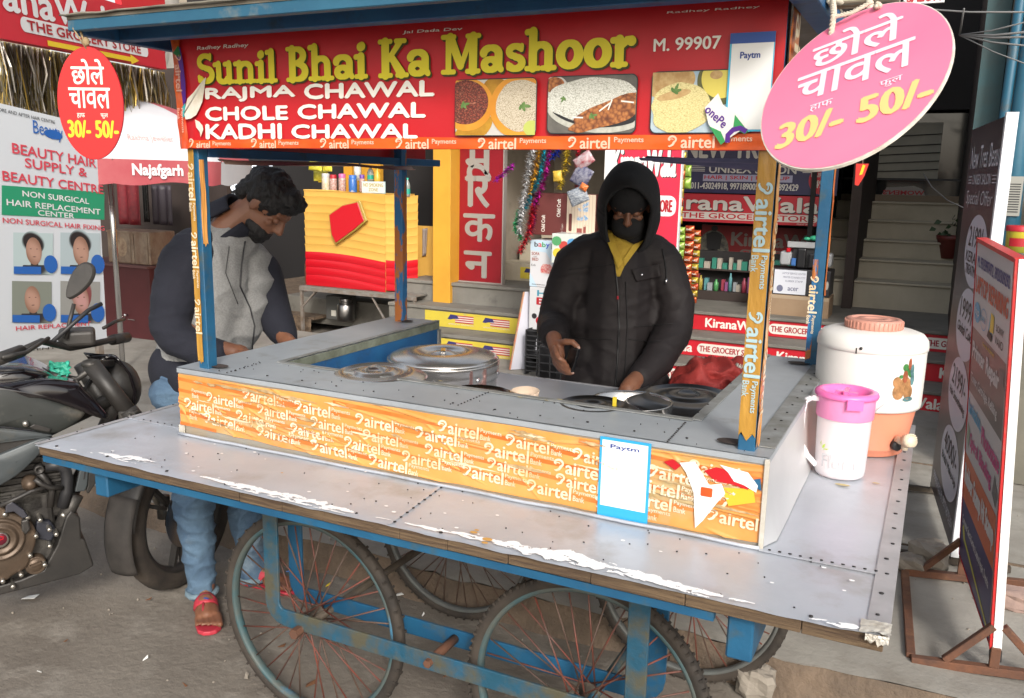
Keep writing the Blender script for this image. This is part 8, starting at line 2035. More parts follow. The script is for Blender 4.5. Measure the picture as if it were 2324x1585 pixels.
def fend(a0, a1, R, w):
    def f(u, v):
        a = a0+(a1-a0)*u; s_ = (v-.5)*2; r_ = R + .012 - .016*abs(s_)**3
        return X @ V((r_*math.cos(a), r_*math.sin(a), s_*w))
    return f
b = MB(); b.grid(fend(math.radians(25), math.radians(172), .318, .060), 30, 8); obj('front_fender', b, BPL, bike, solid=.004)
b = MB(); b.grid(fend(math.radians(150), math.radians(200), .335, .062), 16, 8); obj('mud_flap', b, mat('matt_flap', (.018,.016,.014), .8, col2=(.035,.03,.027), ns=12), bike, solid=.004)
# rear wheel (mostly outside the picture)
rw = bpy.data.objects.new('rear_wheel', None); COL.objects.link(rw); rw.parent = bike; rw.location = BP(-1.35,0,.30)-bike.location
moto_wheel(BP(-1.35,0,.30), TH, .30, .065, rw)
# frame spine, engine
b = MB(); b.tube([BP(-.20,0,.80), BP(-.55,0,.66), BP(-.95,0,.62), BP(-1.10,0,.40), BP(-1.35,0,.32)], .026, 10); b.tube([BP(-.20,0,.78), BP(-.36,0,.48), BP(-.45,0,.28)], .024, 10); obj('frame', b, BPL, bike)
b = MB(); b.box((-.98,.20,-.13),(-.44,.52,.10), Bmat(0)); b.box((-.62,.40,-.09),(-.40,.66,.09), Bmat(0)); obj('engine_block', b, BMET, bike, bevel=.025, seg=3)
for i in range(7):
    b = MB(); b.box((-.64,.50+.022*i,-.105),(-.385,.508+.022*i,.105), Bmat(0)); obj('cooling_fin', b, BMET, bike)
cv = K((-150,1040),(0,1040),(60,1075),(160,1120),(205,1180),(205,1260),(180,1330),(150,1400),(80,1440),(0,1490),(-150,1500))
bulge('clutch_cover', cv, .135, .05, BENG, dome=.012)
def ringat(px, py, s, prof, m, name, n=48, par=None):
    f_, z_ = bpx(px, py, s); b = MB(); b.lathe(prof, n, Bmat(s) @ Matrix.Translation((f_, z_, 0))); return obj(name, b, m, par or bike)
RC_ = K((0,1238))[0]
ringat(*RC_, .148, [(.076,0),(.073,.010),(.066,.010),(.062,.002),(.055,.004),(.050,.014),(.042,.016),(.038,.008),(.030,.008)], BENG, 'cover_ring')
lg = ringat(*RC_, .156, [(.027,0),(.027,.008),(.024,.010),(.001,.010)], BCHR, 'cover_badge')
ringat(*RC_, .1665, [(.021,0),(.020,.001),(.001,.001)], mat('badge_dark_red', (.10,.01,.02), .3), 'badge_face')
f_, z_ = bpx(*RC_, .169); b = MB(); Mb = Bmat(.169) @ Matrix.Translation((f_, z_, 0)); stroke(b, [(-.012,.006),(0,.011),(.012,.006)], .003, Mb, 0); stroke(b, [(-.011,-.004),(.011,.001)], .003, Mb, 0); obj('badge_print', b, RED_GLOSS, lg)
for px, py in K((28,1093),(160,1110),(232,1125),(285,1180),(208,1217),(325,1208),(174,1330),(258,1383),(122,1441),(16,1478),(287,1275),(75,1508)):
    ringat(px, py, .15, [(.008,-.06),(.008,.005),(.006,.008),(.001,.008)], BCHR, 'cover_bolt', 10)
ringat(*K((205,1380))[0], .12, [(.034,-.02),(.034,.010),(.029,.016),(.024,.010),(.020,.016),(.001,.016)], BENG, 'oil_cover')
b = MB(); f_, z_ = bpx(*K((205,1380))[0],.14); b.bar(Bmat(.142) @ V((f_-.018,z_-.004,0)), Bmat(.142) @ V((f_+.018,z_+.004,0)), .009, .008); obj('oil_cover_grip', b, BENG, bike)
plate('cover_plate', K((35,1035),(70,1020),(140,1070),(165,1110),(130,1118),(80,1078),(30,1088)), .165, .02, mat('navy_dust_plate', (.035,.035,.045), .5), .004)
plate('starter_cover', K((210,1130),(290,1130),(330,1190),(300,1250),(220,1240),(205,1180)), .12, .05, mat('dark_blue_cast', (.02,.022,.032), .5), .008)
plate('filter_cover', K((125,1130),(165,1120),(178,1180),(150,1215),(125,1190)), .165, .03, BMET, .006)
plate('cylinder_side', K((60,960),(200,930),(260,960),(265,1060),(200,1100),(120,1070),(60,1040)), .10, .05, BMET, .012)
plate('engine_bracket', K((232,770),(262,760),(285,800),(270,815),(248,815)), .12, .02, BPL, .004)
b = MB()
def pt3(k, s): f_, z_ = bpx(*K(k)[0], s); return BP(f_, s, z_)
b.tube([pt3((262,815),.12), pt3((335,808),.125), pt3((375,830),.12), pt3((388,880),.12), pt3((385,960),.12), pt3((360,1050),.12)], .020, 12); obj('coolant_hose', b, BLACK_INK, bike)
b = MB(); b.tube([pt3((440,980),.10), pt3((400,1060),.10), pt3((350,1170),.09), pt3((320,1210),.05)], .026, 12); obj('exhaust_pipe', b, BMET, bike)
b = MB(); b.tube([pt3((352,1090),.11), pt3((403,1112),.11)], .010, 10); obj('exhaust_clamp', b, BCHR, bike)
b = MB(); b.tube([pt3((0,1045),.16), pt3((100,1000),.155), pt3((180,960),.155), pt3((262,940),.15)], .008, 8); b.tube([pt3((200,890),.15), pt3((240,920),.15), pt3((290,940),.15), pt3((360,940),.14)], .009, 8); b.tube([pt3((225,850),.13), pt3((260,890),.13), pt3((300,950),.13), pt3((290,1050),.13)], .012, 8); obj('wiring_hose', b, BPL, bike)
ringat(*K((175,918))[0], .14, [(.026,-.03),(.026,0),(.016,.004),(.014,.02),(.001,.02)], BENG, 'fuel_tap', 20); ringat(*K((225,832))[0], .13, [(.016,-.03),(.016,.012),(.010,.014),(.008,.006),(.001,.006)], BMET, 'mount_bush', 18)
plate('radiator_shroud', K((455,860),(470,812),(512,815),(505,925),(490,960),(432,965)), .125, .015, BSIL, .004); plate('radiator_shroud', K((512,815),(555,820),(553,915),(510,978),(495,960),(506,925)), .12, .015, BPL, .004)
plate('shroud_slot', K((487,822),(496,822),(490,890),(480,892)), .128, .004, BLACK_INK, .001)
# belly pan
plate('belly_pan', K((-150,1520),(0,1505),(120,1470),(250,1415),(330,1270),(380,1110),(410,1070),(462,1112),(470,1235),(492,1240),(543,1390),(460,1440),(200,1510),(0,1560),(-150,1590)), .13, .26, BPL, .006)
# ------------------------------------------------------------------ people
def J(mb, *pts):
    """chain of tapered capsules through (px, py, depth, radius) stations"""
    P = [(atd(p[0], p[1], p[2]), p[3]) for p in pts]
    for (a, ra), (c_, rc) in zip(P, P[1:]): mb.caps(a, c_, ra, rc)
def head_blobs(mb, c, fv, uv, s=1.0):
    """skull, jaw, nose, brow, lips, chin and ears; fv faces forward, uv to the crown"""
    fv = fv.normalized(); uv = (uv - fv*uv.dot(fv)).normalized(); rv = fv.cross(uv)
    R = Matrix(((rv.x, fv.x, uv.x), (rv.y, fv.y, uv.y), (rv.z, fv.z, uv.z)))
    L = lambda x, y, z: c + (rv*x + fv*y + uv*z)*s
    R4 = R.to_4x4()
    mb.ball(L(0,-.012,.028), (.074*s,.092*s,.084*s), 20, 14, R4)
    mb.ball(L(0,.022,-.040), (.056*s,.066*s,.070*s), 18, 12, R4)
    mb.ball(L(0,.060,-.088), (.026*s,.022*s,.020*s), 12, 8, R4)
    mb.caps(L(0,.080,.012), L(0,.102,-.024), .009*s, .013*s, 10); mb.ball(L(.011,.092,-.028), .008*s, 8, 6); mb.ball(L(-.011,.092,-.028), .008*s, 8, 6)
    for sx in (-1, 1):
        mb.caps(L(.012*sx,.079,.026), L(.045*sx,.066,.026), .010*s, .009*s, 8)
        mb.ball(L(.040*sx,.060,-.016), (.018*s,.014*s,.014*s), 10, 8, R4)
        mb.ball(L(.076*sx,-.008,-.004), (.008*s,.018*s,.030*s), 10, 8, R4)
    mb.caps(L(-.018,.079,-.052), L(.018,.079,-.052), .007*s, .007*s, 8); mb.caps(L(-.015,.077,-.062), L(.015,.077,-.062), .0075*s, .0075*s, 8)
    return L, R4
def eyes(parent, L, s=1.0):
    for sx in (-1, 1):
        b = MB(); b.ball(L(.030*sx,.070,.004), .0125*s, 12, 8); e_ = obj('eyelid', b, SKIN, parent)
        b = MB(); b.tube([L(.030*sx+dx_,.0815-abs(dx_)*.3,-.003) for dx_ in (-.010,-.005,0,.005,.010)], .0012, 5); obj('eyelash', b, BLACK_INK, e_)
JKT = mat('black_jacket', (.0135,.011,.0115), .66, col2=(.018,.0145,.015), ns=3, bump=.35, bs=420, bd=.001, spec=.25)
BLK = mat('black_knit', (.010,.010,.011), .9, bump=.3, bs=200)
# ---- the hooded vendor
ven = thing('person', 'person in a black hooded jacket and mask serving food behind the cart', 'person', atz(1398, 1180, .12))
ven.location.z = .12
hc = atd(1427, 468, 3.30)
fv = (CAM - hc); fv.z = 0; fv = fv.normalized(); fv = (fv*.90 + V((0,0,-.42)) - CR*.02).normalized(); uv = V((0,0,1)) + fv*.3
b = MB()
L, R4 = head_blobs(b, hc, fv, uv)
b.caps(hc+V((0,0,-.06)), atd(1415,560,3.40), .055, .062)
J(b, (1415,565,3.40,.08), (1400,640,3.42,.13), (1398,780,3.44,.12), (1398,900,3.46,.13))
J(b, (1300,590,3.42,.06), (1258,720,3.40,.032), (1257,768,3.10,.030)); J(b, (1500,590,3.40,.06), (1530,735,3.38,.032), (1446,858,3.10,.030))
for sx in (-1, 1):
    hp = atd(1398+sx*52, 930, 3.47); kn = V((hp.x+sx*.02, hp.y, .55)); an = V((hp.x+sx*.03, hp.y+.03, .19))
    b.caps(hp, kn, .085, .058); b.caps(kn, an, .055, .040); b.caps(an+V((0,0,-.03)), an+V((.02,-.17,-.045)), .035, .028)
# raised hand, palm facing right, fingers curled below the black object
def finger(mb, pts, r0, r1, dep=0):
    P = [atd(*p) for p in pts]; n = len(P)
    for i in range(n-1): mb.caps(P[i], P[i+1], r0+(r1-r0)*i/(n-1), r0+(r1-r0)*(i+1)/(n-1), 10)
J(b, (1256,768,3.08,.028), (1263,790,3.03,.027), (1266,806,3.02,.026)); J(b, (1264,790,3.05,.024), (1266,822,3.03,.020))
finger(b, [(1262,826,3.03),(1272,840,3.00),(1287,847,2.98),(1299,847,2.97)], .0105, .0085)
finger(b, [(1259,815,3.01),(1268,831,2.98),(1280,839,2.97),(1291,839,2.97)], .0110, .0090)
finger(b, [(1257,803,3.00),(1265,818,2.97),(1276,828,2.96),(1287,830,2.96)], .0115, .0092)
finger(b, [(1259,790,2.99),(1264,804,2.955),(1271,815,2.945),(1281,821,2.95)], .0115, .0092)
finger(b, [(1268,780,3.03),(1284,776,2.99),(1300,777,2.975),(1312,789,2.97)], .0140, .0100)
# lowered hand in the bowl
J(b, (1446,858,3.09,.029), (1432,874,3.04,.032), (1424,884,3.02,.030)); J(b, (1436,872,3.05,.028), (1436,886,3.03,.024))
for i, (x, d) in enumerate(((1412,3.01),(1421,3.00),(1430,3.00),(1438,3.015))): finger(b, [(x,886,d),(x-3,900,d-.01),(x-4,914,d+.005)], .0115, .0095)
finger(b, [(1418,876,3.06),(1407,888,3.05),(1404,900,3.04)], .0125, .010)
body = fuse('body', b, SKIN, ven, .0052, 3)
eyes(ven, L)
# nails
b = MB()
p = atd(1313,790,2.962); b.ball(p, (.006,.004,.007), 8, 6); p = atd(1300,847,2.962); b.ball(p, (.005,.003,.004), 8, 6); obj('nail', b, mat('nail', (.40,.25,.20), .4), ven)
# jacket
b = MB()
J(b, (1412,560,3.40,.09), (1402,605,3.41,.140), (1398,680,3.42,.150), (1396,780,3.43,.145), (1394,880,3.44,.150), (1392,960,3.46,.150))
for sx in (-1, 1): 
    for (py, w_, r_) in ((640,62,.105),(720,62,.105),(800,58,.11),(880,60,.115),(940,58,.11)): p = atd(1396+sx*w_, py, 3.44); b.ball(p, r_, 16, 12)
J(b, (1405,570,3.41,.10), (1335,582,3.42,.085), (1304,604,3.42,.082), (1268,690,3.40,.070), (1256,738,3.36,.064), (1256,760,3.14,.050)); J(b, (1405,570,3.41,.10), (1476,578,3.40,.085), (1503,602,3.40,.084), (1534,690,3.38,.072), (1530,750,3.34,.070), (1490,820,3.20,.060), (1462,848,3.13,.050))
J(b, (1252,757,3.16,.052),(1257,764,3.125,.044)); J(b, (1466,845,3.14,.052),(1453,855,3.11,.046))
def qf(p):
    n1 = 1-abs(noise.noise(V((p.x*7, p.y*7, p.z*15+3))))*3; n2 = 1-abs(noise.noise(V((p.x*15+9, p.y*15, p.z*30))))*3
    return .0042*max(0, n1)**2 + .0016*max(0, n2)**2 - .0015
jk = fuse('jacket', b, JKT, ven, .0085, 2, wr=.004, wf=6, wst=(1,1,1.5), seed=3, fold=qf)
bpy.context.view_layer.update()
def drape(px, py, o, off=.003):
    d = ray(px, py).normalized(); mw = o.matrix_world; inv = mw.inverted()
    ok, loc, n, _ = o.ray_cast(inv @ CAM, (inv.to_3x3() @ d))
    if not ok: return None
    return mw @ loc - d*off
def drape_line(name, pts, o, r, m, parent, step=6):
    P = []
    for (x0, y0), (x1, y1) in zip(pts, pts[1:]):
        n = max(1, int(math.hypot(x1-x0, y1-y0)/step))
        for i in range(n): q_ = drape(x0+(x1-x0)*i/n, y0+(y1-y0)*i/n, o); P += [q_] if q_ else []
    q_ = drape(*pts[-1], o); P += [q_] if q_ else []
    if len(P) < 2: return None
    b = MB(); b.tube(P, r, 6); return obj(name, b, m, parent)
def drape_patch(name, corners, o, m, parent, off=.006, n=10, thick=.003):
    a, b_, c_, d_ = [V(p) for p in corners]; ok = True; P = {}
    last = None
    def f(u, v):
        nonlocal last
        q_ = (a.lerp(b_, u)).lerp(d_.lerp(c_, u), v); p = drape(q_.x, q_.y, o, off)
        if p is None: p = last or atd(q_.x, q_.y, 3.3)
        last = p; return p
    mb = MB(); mb.grid(f, n, n); return obj(name, mb, m, parent, solid=thick)
ZIPM = mat('zip_dark', (.008,.008,.009), .4); SEAM = mat('jacket_seam', (.008,.007,.008), .8)
drape_line('zip', [(1396,600),(1402,660),(1405,740),(1401,820),(1396,886)], jk, .0035, ZIPM, ven)
drape_line('placket_edge', [(1420,640),(1424,740),(1420,820),(1414,886)], jk, .0022, SEAM, ven)
drape_line('seam', [(1290,612),(1340,606),(1390,600)], jk, .0018, SEAM, ven); drape_line('seam', [(1440,742),(1490,738),(1530,734)], jk, .0018, SEAM, ven); drape_line('seam', [(1300,765),(1340,770),(1390,770)], jk, .0018, SEAM, ven); drape_line('seam', [(1428,770),(1470,776),(1500,774)], jk, .0018, SEAM, ven)
drape_patch('pocket_flap', [(1433,612),(1494,600),(1500,628),(1444,640)], jk, JKT, ven, .007)
b = MB(); q_ = drape(1456, 624, jk, .012); b.ball(q_, (.006,.004,.006), 10, 6); obj('press_stud', b, CHROME, ven)
drape_line('drawstring', [(1503,565),(1508,590),(1512,615),(1512,632)], jk, .0028, BLK, ven); b = MB(); q_ = drape(1512, 638, jk, .008); b.tube([q_+V((0,0,.008)), q_-V((0,0,.010))], [.004,.006], 8); obj('cord_end', b, CHROME, ven)
b = MB(); q_ = drape(1402, 676, jk, .008); b.box(q_-V((.003,.002,.006)), q_+V((.003,.002,.006))); obj('zip_pull', b, PLASTIC_R, ven)
# yellow shirt collar and placket showing at the throat
YSH = mat('yellow_shirt', (.50,.34,.035), .8, col2=(.40,.26,.03), ns=16, bump=.5, bs=60)
drape_patch('shirt_front', [(1382,526),(1438,556),(1407,628),(1400,628)], jk, YSH, ven, .004, 12, .002)
drape_patch('shirt_collar', [(1366,520),(1388,524),(1414,596),(1404,612)], jk, YSH, ven, .012, 8, .004)
drape_patch('shirt_collar', [(1462,544),(1436,556),(1412,592),(1418,604)], jk, YSH, ven, .012, 8, .004)
# hood
rv = fv.cross(uv).normalized(); uu = rv.cross(fv).normalized() * 1.0
HC = hc + fv*-.015 + V((0,0,.005))
def hood(u, v):
    ph = 2*PI*u; th = math.radians(44) + (PI - math.radians(44))*v
    cx_, sx_ = math.cos(ph), math.sin(ph)
    rr = V((.122, .140, .158)); d = rv*(math.sin(th)*cx_*rr.x) + uu*(math.sin(th)*sx_*(rr.z if sx_ > 0 else .185)) + fv*(math.cos(th)*rr.y)
    p = HC + d
    edge = max(0, 1-v*5); p += d.normalized()*(.006*math.sin(ph*5)*edge + .007*noise.noise(p*9) + .006*edge)
    if sx_ < -.2: p += V((0,0,-.03))*(-sx_)*(1 if v > .1 else .5) + d.normalized()*.015*(-sx_)
    return p
b = MB(); b.grid(hood, 56, 34); obj('hood', b, BLK, ven, solid=.010)
b = MB(); b.ball(HC + fv*.012 + uu*.018, (.084,.080,.094), 24, 16, R4); obj('inner_cap', b, BLK, ven) if False else None
b = MB(); b.ball(hc + V((0,0,0)) - fv*.004 + (L(0,0,.045)-hc), (.083,.100,.075), 24, 16, R4); o_ = fuse('knit_cap', b, BLK, ven, .007, 2)
b = MB(); b.ball(L(0,.030,-.055), (.064,.074,.060), 22, 14, R4); b.caps(L(0,.01,-.09), L(0,-.01,-.15), .068, .072, 18); fuse('face_mask', b, BLK, ven, .006, 3, wr=.002, wf=14)
# trousers and shoes (behind the cart)
b = MB()
for sx in (-1, 1):
    hp = atd(1398+sx*52, 930, 3.47); kn = V((hp.x+sx*.02, hp.y, .55)); an = V((hp.x+sx*.03, hp.y+.03, .20)); b.caps(hp, kn, .105, .078); b.caps(kn, an, .076, .062)
b.caps(atd(1350,930,3.47), atd(1450,930,3.47), .11, .11); fuse('trousers', b, BLK, ven, .012, 4, wr=.005, wf=8)
b = MB()
for sx in (-1, 1):
    b = MB(); hp = atd(1398+sx*52, 930, 3.47); an = V((hp.x+sx*.03, hp.y+.03, .165)); b.caps(an, an+V((.02,-.17,-.005)), .048, .042); fuse('shoe', b, BLACK_INK, ven, .010, 3)
# black object in the raised hand
b = MB(); A_, B_ = atd(1312,800,2.955), atd(1299,846,2.965); Xd = (A_-B_).normalized(); dpt = (FW*.9 - CR*.5).normalized()
Mo = frame(B_, tuple(Xd), tuple(dpt)); b.box((0,-.004,-.006),(.085,.050,.006), Mo)
solo('phone', b, mat('black_gloss', (.008,.008,.009), .25), 'thin black pocket phone held edge-on in the vendor\'s raised hand', 'phone', bevel=.003)

# ---- the bent man at the left
man = thing('person', 'bent man in a grey and navy jacket, jeans and red slippers left of the cart', 'person', (-.02, .62, 0))
hc = atd(606, 466, 3.12); fv = (CR*.58 + V((0,0,-.78)) + FW*-.14).normalized(); uv = (CR*.55 + V((0,0,.80)) - FW*.05)
b = MB(); L, R4 = head_blobs(b, hc, fv, uv, 1.04)
b.caps(L(0,-.02,-.04), atd(520,520,3.14), .058, .066)
J(b, (500,560,3.15,.09), (470,700,3.16,.11), (440,830,3.18,.09))
J(b, (445,610,3.06,.045), (396,738,3.01,.034), (500,795,2.95,.030)); J(b, (570,600,3.28,.055), (612,700,3.28,.045), (645,768,3.18,.030))
# hands resting on the counter edge
J(b, (500,792,2.95,.030), (528,798,2.94,.028), (540,800,2.94,.026))
for i, (dx, dy, dd) in enumerate(((6,-5,.03),(8,-1,.01),(8,3,-.01),(5,6,-.03))): finger(b, [(540+dx*.3,799+dy*.6,2.94+dd),(552+dx,800+dy*.9,2.935+dd),(562+dx,805+dy*.8,2.935+dd)], .0105, .0085)
finger(b, [(530,790,2.97),(544,788,2.99),(556,792,2.99)], .012, .0095)
J(b, (645,768,3.18,.030), (656,778,3.15,.028))
for i in range(4): finger(b, [(655+i*2,776+i*2,3.17-.02*i),(665+i*2,782+i,3.16-.02*i),(672+i,790,3.155-.02*i)], .010, .008)
finger(b, [(650,776,3.13),(658,788,3.11),(664,794,3.11)], .012, .009)
# legs and feet
J(b, (424,875,3.14,.075), (440,1120,3.18,.050), (460,1345,3.27,.038)); J(b, (490,875,3.28,.075), (556,1120,3.42,.050), (578,1310,3.47,.042))
def foot(ank, toe, gz, sl):
    """ankle, heel, arch and five toes on the ground"""
    d = V((toe.x-ank.x, toe.y-ank.y, 0)).normalized(); r_ = V((d.y, -d.x, 0)); h0 = V((ank.x, ank.y, gz))
    b.caps(ank, h0+V((0,0,.06)), .040, .036); b.caps(h0-d*.03+V((0,0,.040)), h0+d*.06+V((0,0,.048)), .034, .034); b.caps(h0+d*.05+V((0,0,.045)), h0+d*.125+V((0,0,.030)), .032, .022)
    b.caps(h0+d*.09+r_*.022+V((0,0,.030)), h0+d*.130+r_*.024+V((0,0,.028)), .022, .017); b.caps(h0+d*.09-r_*.022+V((0,0,.030)), h0+d*.130-r_*.024+V((0,0,.028)), .022, .017)
    for i in range(5):
        o_ = (-2+i)*.0165*sl; L_ = [.060,.052,.046,.040,.034][i if sl < 0 else i]; rr = [.0120,.0082,.0080,.0078,.0074][i]
        st_ = h0 + d*.130 + r_*(.036-.0190*i)*sl + V((0,0,.027)); b.caps(st_, st_+d*(L_+.012)+V((0,0,-.002)), rr, rr, 10)
    return h0, d, r_
t1 = atz(476, 1432, .02); dd_ = (CAM-t1); dd_.z = 0; an1 = t1 - (dd_.normalized()*.95+V((CR.x,CR.y,0))*.06).normalized()*.205; h1, d1, r1 = foot(V((an1.x, an1.y, .10)), t1, .012, -1)
an2 = atd(575, 1318, 3.49); h2, d2, r2 = foot(V((an2.x, an2.y, .10)), V((an2.x+.3, an2.y+.02, 0)), .012, 1)
body = fuse('body', b, SKIN, man, .0055, 3)
eyes(man, L, 1.04)
HAIR = mat('black_hair', (.006,.005,.005), .6, bump=.9, bs=90, bd=.006, stretch=(1,1,.4))
b = MB(); b.ball(L(0,-.022,.040), (.090,.104,.088), 24, 16, R4); b.ball(L(0,.045,.080), (.066,.052,.042), 18, 12, R4); b.ball(L(0,-.075,-.015), (.062,.042,.055), 16, 12, R4)
def hf_(p): return .010*noise.noise(p*38)+.006*noise.noise(p*90)
fuse('hair', b, HAIR, man, .006, 1, fold=hf_)
b = MB(); b.ball(L(0,.030,-.072), (.062,.066,.050), 20, 12, R4); b.ball(L(0,.062,-.095), (.034,.030,.026), 14, 10, R4); fuse('beard', b, HAIR, man, .006, 2, fold=lambda p: .004*noise.noise(p*60))
GJ = mat('grey_fleece', (.235,.235,.23), .9, col2=(.19,.19,.186), ns=160, bump=.6, bs=320, bd=.002, lo=.4, hi=.6)
NJ = mat('navy_fleece', (.006,.007,.014), .9, col2=(.009,.010,.018), ns=12, bump=.3, bs=160)
b = MB()
J(b, (520,556,3.16,.10), (484,590,3.16,.140), (470,690,3.16,.145), (452,770,3.16,.138), (432,830,3.16,.128))
for q_ in ((448,585,3.10,.105),(440,660,3.12,.10),(555,600,3.24,.10),(556,690,3.22,.085),(540,740,3.20,.085),(525,785,3.20,.07),(575,640,3.22,.07)): b.ball(atd(*q_[:3]), q_[3], 16, 12)
gj = fuse('jacket_body', b, GJ, man, .009, 2, wr=.006, wf=5.0, wst=(1.2,1.2,.8), seed=9, fold=lambda p: .008*max(0, 1-abs(noise.noise(V((p.x*6+p.z*5, p.y*6, p.z*9))))*3.2)**2-.002)
b = MB(); J(b, (446,570,3.07,.085), (424,600,3.04,.094), (400,660,3.02,.084), (384,735,2.99,.066), (404,768,2.97,.062), (455,795,2.96,.052), (500,800,2.95,.042)); fuse('sleeve', b, NJ, man, .0085, 2, wr=.004, wf=7, seed=1, fold=qf)
b = MB(); J(b, (588,620,3.28,.085), (612,690,3.28,.074), (640,752,3.22,.055), (650,770,3.19,.042)); fuse('sleeve', b, NJ, man, .0095, 4, wr=.005, wf=7, seed=2)
b = MB(); J(b, (408,838,3.14,.110), (450,838,3.20,.115)); J(b, (380,822,3.10,.06),(430,862,3.08,.075)); fuse('waistband', b, NJ, man, .010, 5, wr=.004, wf=8)
# collar stands round the neck
nc = atd(520, 508, 3.14); nd = (L(0,-.02,-.04)-nc).normalized(); tx = nd.cross(V((0,0,1))).normalized(); ty = nd.cross(tx)
b = MB()
def col(u, v):
    a = 2*PI*u*.86+.35; r_ = .096-.012*v+.005*math.sin(a*3); return nc - nd*.045 + (tx*math.cos(a)+ty*math.sin(a))*r_ + nd*(.105*v + .01*math.sin(a*2))
b.grid(col, 36, 6); obj('collar', b, NJ, man, solid=.012)
bpy.context.view_layer.update()
drape_line('zip', [(556,548),(548,600),(545,650),(568,700),(578,740),(572,792)], gj, .0030, BLACK_INK, man)
drape_line('seam', [(410,545),(450,600),(470,660),(466,700),(450,745)], gj, .0016, mat('dark_seam', (.05,.05,.05), .9), man); drape_line('seam', [(520,560),(512,620),(540,690)], gj, .0016, mat('dark_seam', (.05,.05,.05), .9), man)
# jeans
DEN = mat('washed_denim', (.085,.145,.215), .9, col2=(.045,.085,.145), ns=5, nd=6, lo=.4, hi=.62, dirt=(.20,.26,.30), dns=3.5, dlo=.56, dhi=.72, bump=.6, bs=70, bd=.004)
b = MB(); J(b, (412,865,3.13,.100), (418,960,3.14,.088), (438,1120,3.18,.070), (446,1200,3.22,.064), (458,1335,3.27,.050)); J(b, (470,872,3.22,.11), (500,900,3.32,.105), (555,1110,3.42,.070), (575,1300,3.47,.054)); b.caps(atd(408,885,3.12), atd(470,885,3.26), .098, .10)
fuse('jeans', b, DEN, man, .008, 2, wr=.004, wf=9, wst=(1,1,1.8), seed=4, fold=lambda p: .010*max(0, 1-abs(noise.noise(V((p.x*9, p.y*9, p.z*17))))*3)**2-.002)
b = MB()
for (x, y, d_) in ((459,1342,3.27),(576,1308,3.47)):
    b = MB(); c_ = atd(x, y, d_); b.tube([c_+V((.053*math.cos(a*.5236), .053*math.sin(a*.5236), .004*math.sin(a*2))) for a in range(12)], .011, 8, closed=True); obj('hem', b, mat('pale_hem', (.14,.20,.24), .9, bump=.5, bs=90), man)
# slippers
SL = mat('red_rubber', (.46,.035,.055), .55, col2=(.40,.03,.05), ns=14)
for (h0, d, r_, sl) in ((h1, d1, r1, -1), (h2, d2, r2, 1)):
    out = [(-.055,.0),(-.045,.030),(0,.036),(.06,.034),(.13,.045),(.18,.042),(.205,.022),(.208,0),(.203,-.022),(.18,-.040),(.13,-.044),(.06,-.032),(0,-.034),(-.045,-.028)]
    Ms = Matrix(((d.x, -r_.x, 0, h0.x),(d.y, -r_.y, 0, h0.y),(0,0,1,0),(0,0,0,1)))
    b = MB(); b.prism(out, .002, .018, Ms); o = obj('slipper', b, SL, man, bevel=.004, seg=2)
    b = MB()
    n_ = 10
    def sf(u, v):
        ph = PI*(u); x = .048 + .034*v*math.sin(ph) + .012*v; w_ = math.cos(ph)*(.040-.004*v); z = .018 + .060*math.sin(ph)**.8 - .016*v*math.sin(ph)
        return h0 + d*x + r_*w_ + V((0,0,z))
    b.grid(sf, 16, 4)
    b.tube([h0+d*.092+r_*.010*sl*-1+V((0,0,.064)), h0+d*.156+r_*.020*sl*-1+V((0,0,.020))], .005, 6)
    obj('slipper_strap', b, SL, o, solid=.005)
b = MB(); P = h1 + d1*.10 + V((0,0,.083)); b.box((-.010,-.004,-.001),(.010,.004,.001), Matrix.Translation(P)); obj('strap_mark', b, mat('blue_mark', (.03,.08,.35), .5), man)
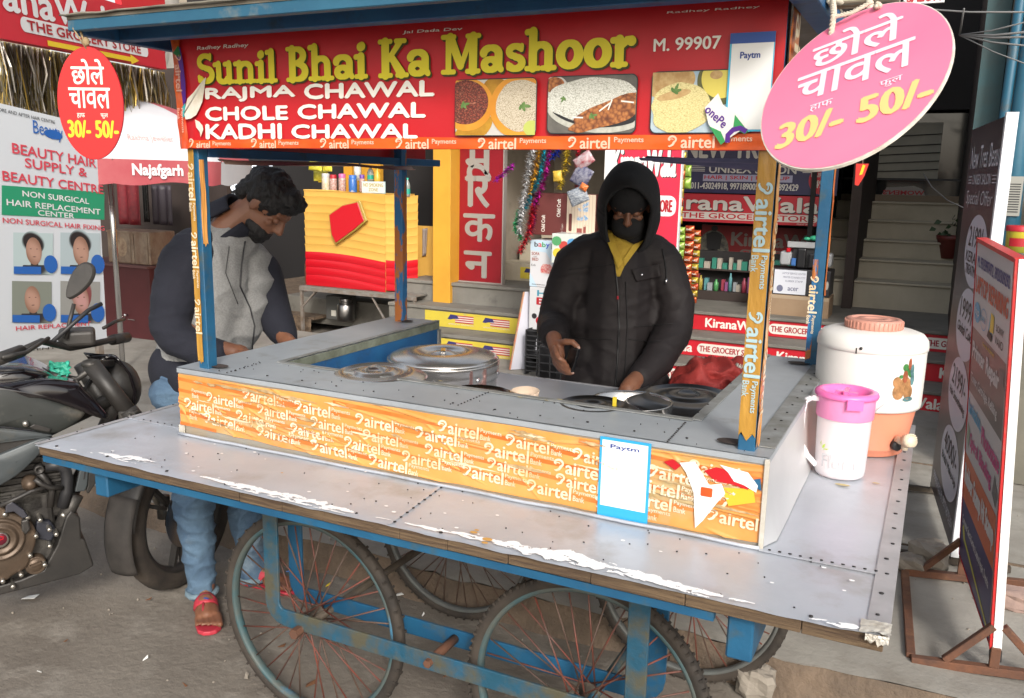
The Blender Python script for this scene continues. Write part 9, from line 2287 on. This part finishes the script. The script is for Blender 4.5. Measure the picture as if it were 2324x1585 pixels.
# passer-by at the right edge: only a leg and shoe enter the picture
pb = thing('person', 'passer-by at the right edge of whom only blue jeans and a dark shoe show', 'person', (2.86, 4.0, .12))
b = MB(); q_ = V((2.885, 4.02, .12)); b.caps(q_+V((0,0,.05)), q_+V((-.10,-.02,.035)), .040, .032); b.caps(q_+V((0,0,.06)), q_+V((.03,0,.5)), .045, .06); b.caps(q_+V((.03,0,.5)), q_+V((.05,.02,.92)), .07, .10); b.caps(q_+V((.05,.02,.92)), q_+V((.08,.02,1.40)), .14, .15); b.caps(q_+V((.08,.02,1.40)), q_+V((.08,.02,1.52)), .06, .055)
b.caps(q_+V((.20,.1,.05)), q_+V((.10,.1,.035)), .040, .032); b.caps(q_+V((.20,.1,.06)), q_+V((.15,.1,.5)), .045, .06); b.caps(q_+V((.15,.1,.5)), q_+V((.10,.02,.92)), .07, .10)
b.caps(q_+V((.08,-.16,1.36)), q_+V((.08,-.24,1.05)), .045, .038); b.caps(q_+V((.08,-.24,1.05)), q_+V((.02,-.24,.82)), .036, .028); b.caps(q_+V((.08,.20,1.36)), q_+V((.08,.28,1.05)), .045, .038); b.caps(q_+V((.08,.28,1.05)), q_+V((.02,.28,.82)), .036, .028)
head_blobs(b, q_+V((.08,.02,1.62)), V((-1,0,0)), V((0,0,1))); fuse('body', b, SKIN, pb, .009, 3)
b = MB(); b.caps(q_+V((0,0,.13)), q_+V((.03,0,.5)), .075, .085); b.caps(q_+V((.03,0,.5)), q_+V((.05,.02,.92)), .088, .13); b.caps(q_+V((.20,.1,.13)), q_+V((.15,.1,.5)), .075, .085); b.caps(q_+V((.15,.1,.5)), q_+V((.10,.02,.92)), .088, .13); fuse('jeans', b, DEN, pb, .012, 3, wr=.008, wf=8)
b = MB(); b.caps(q_+V((.07,.02,.95)), q_+V((.08,.02,1.38)), .16, .165); b.caps(q_+V((.08,-.16,1.36)), q_+V((.08,-.24,1.05)), .065, .058); b.caps(q_+V((.08,.20,1.36)), q_+V((.08,.28,1.05)), .065, .058); b.caps(q_+V((.08,-.24,1.05)), q_+V((.03,-.24,.85)), .056, .046); b.caps(q_+V((.08,.28,1.05)), q_+V((.03,.28,.85)), .056, .046); fuse('shirt', b, NJ, pb, .012, 4, wr=.006, wf=8)
for dy in (0, .1):
    s_ = q_+V((.0 if dy == 0 else .20, dy, 0)); b = MB(); b.caps(s_+V((.01,0,.045)), s_+V((-.115,0,.035)), .047, .038); sh_o = fuse('shoe', b, BLACK_INK, pb, .008, 3); b = MB(); b.box((s_.x-.165,s_.y-.042,.121),(s_.x+.055,s_.y+.042,.142)); obj('sole', b, WHITE_DIRTY, sh_o, bevel=.006)
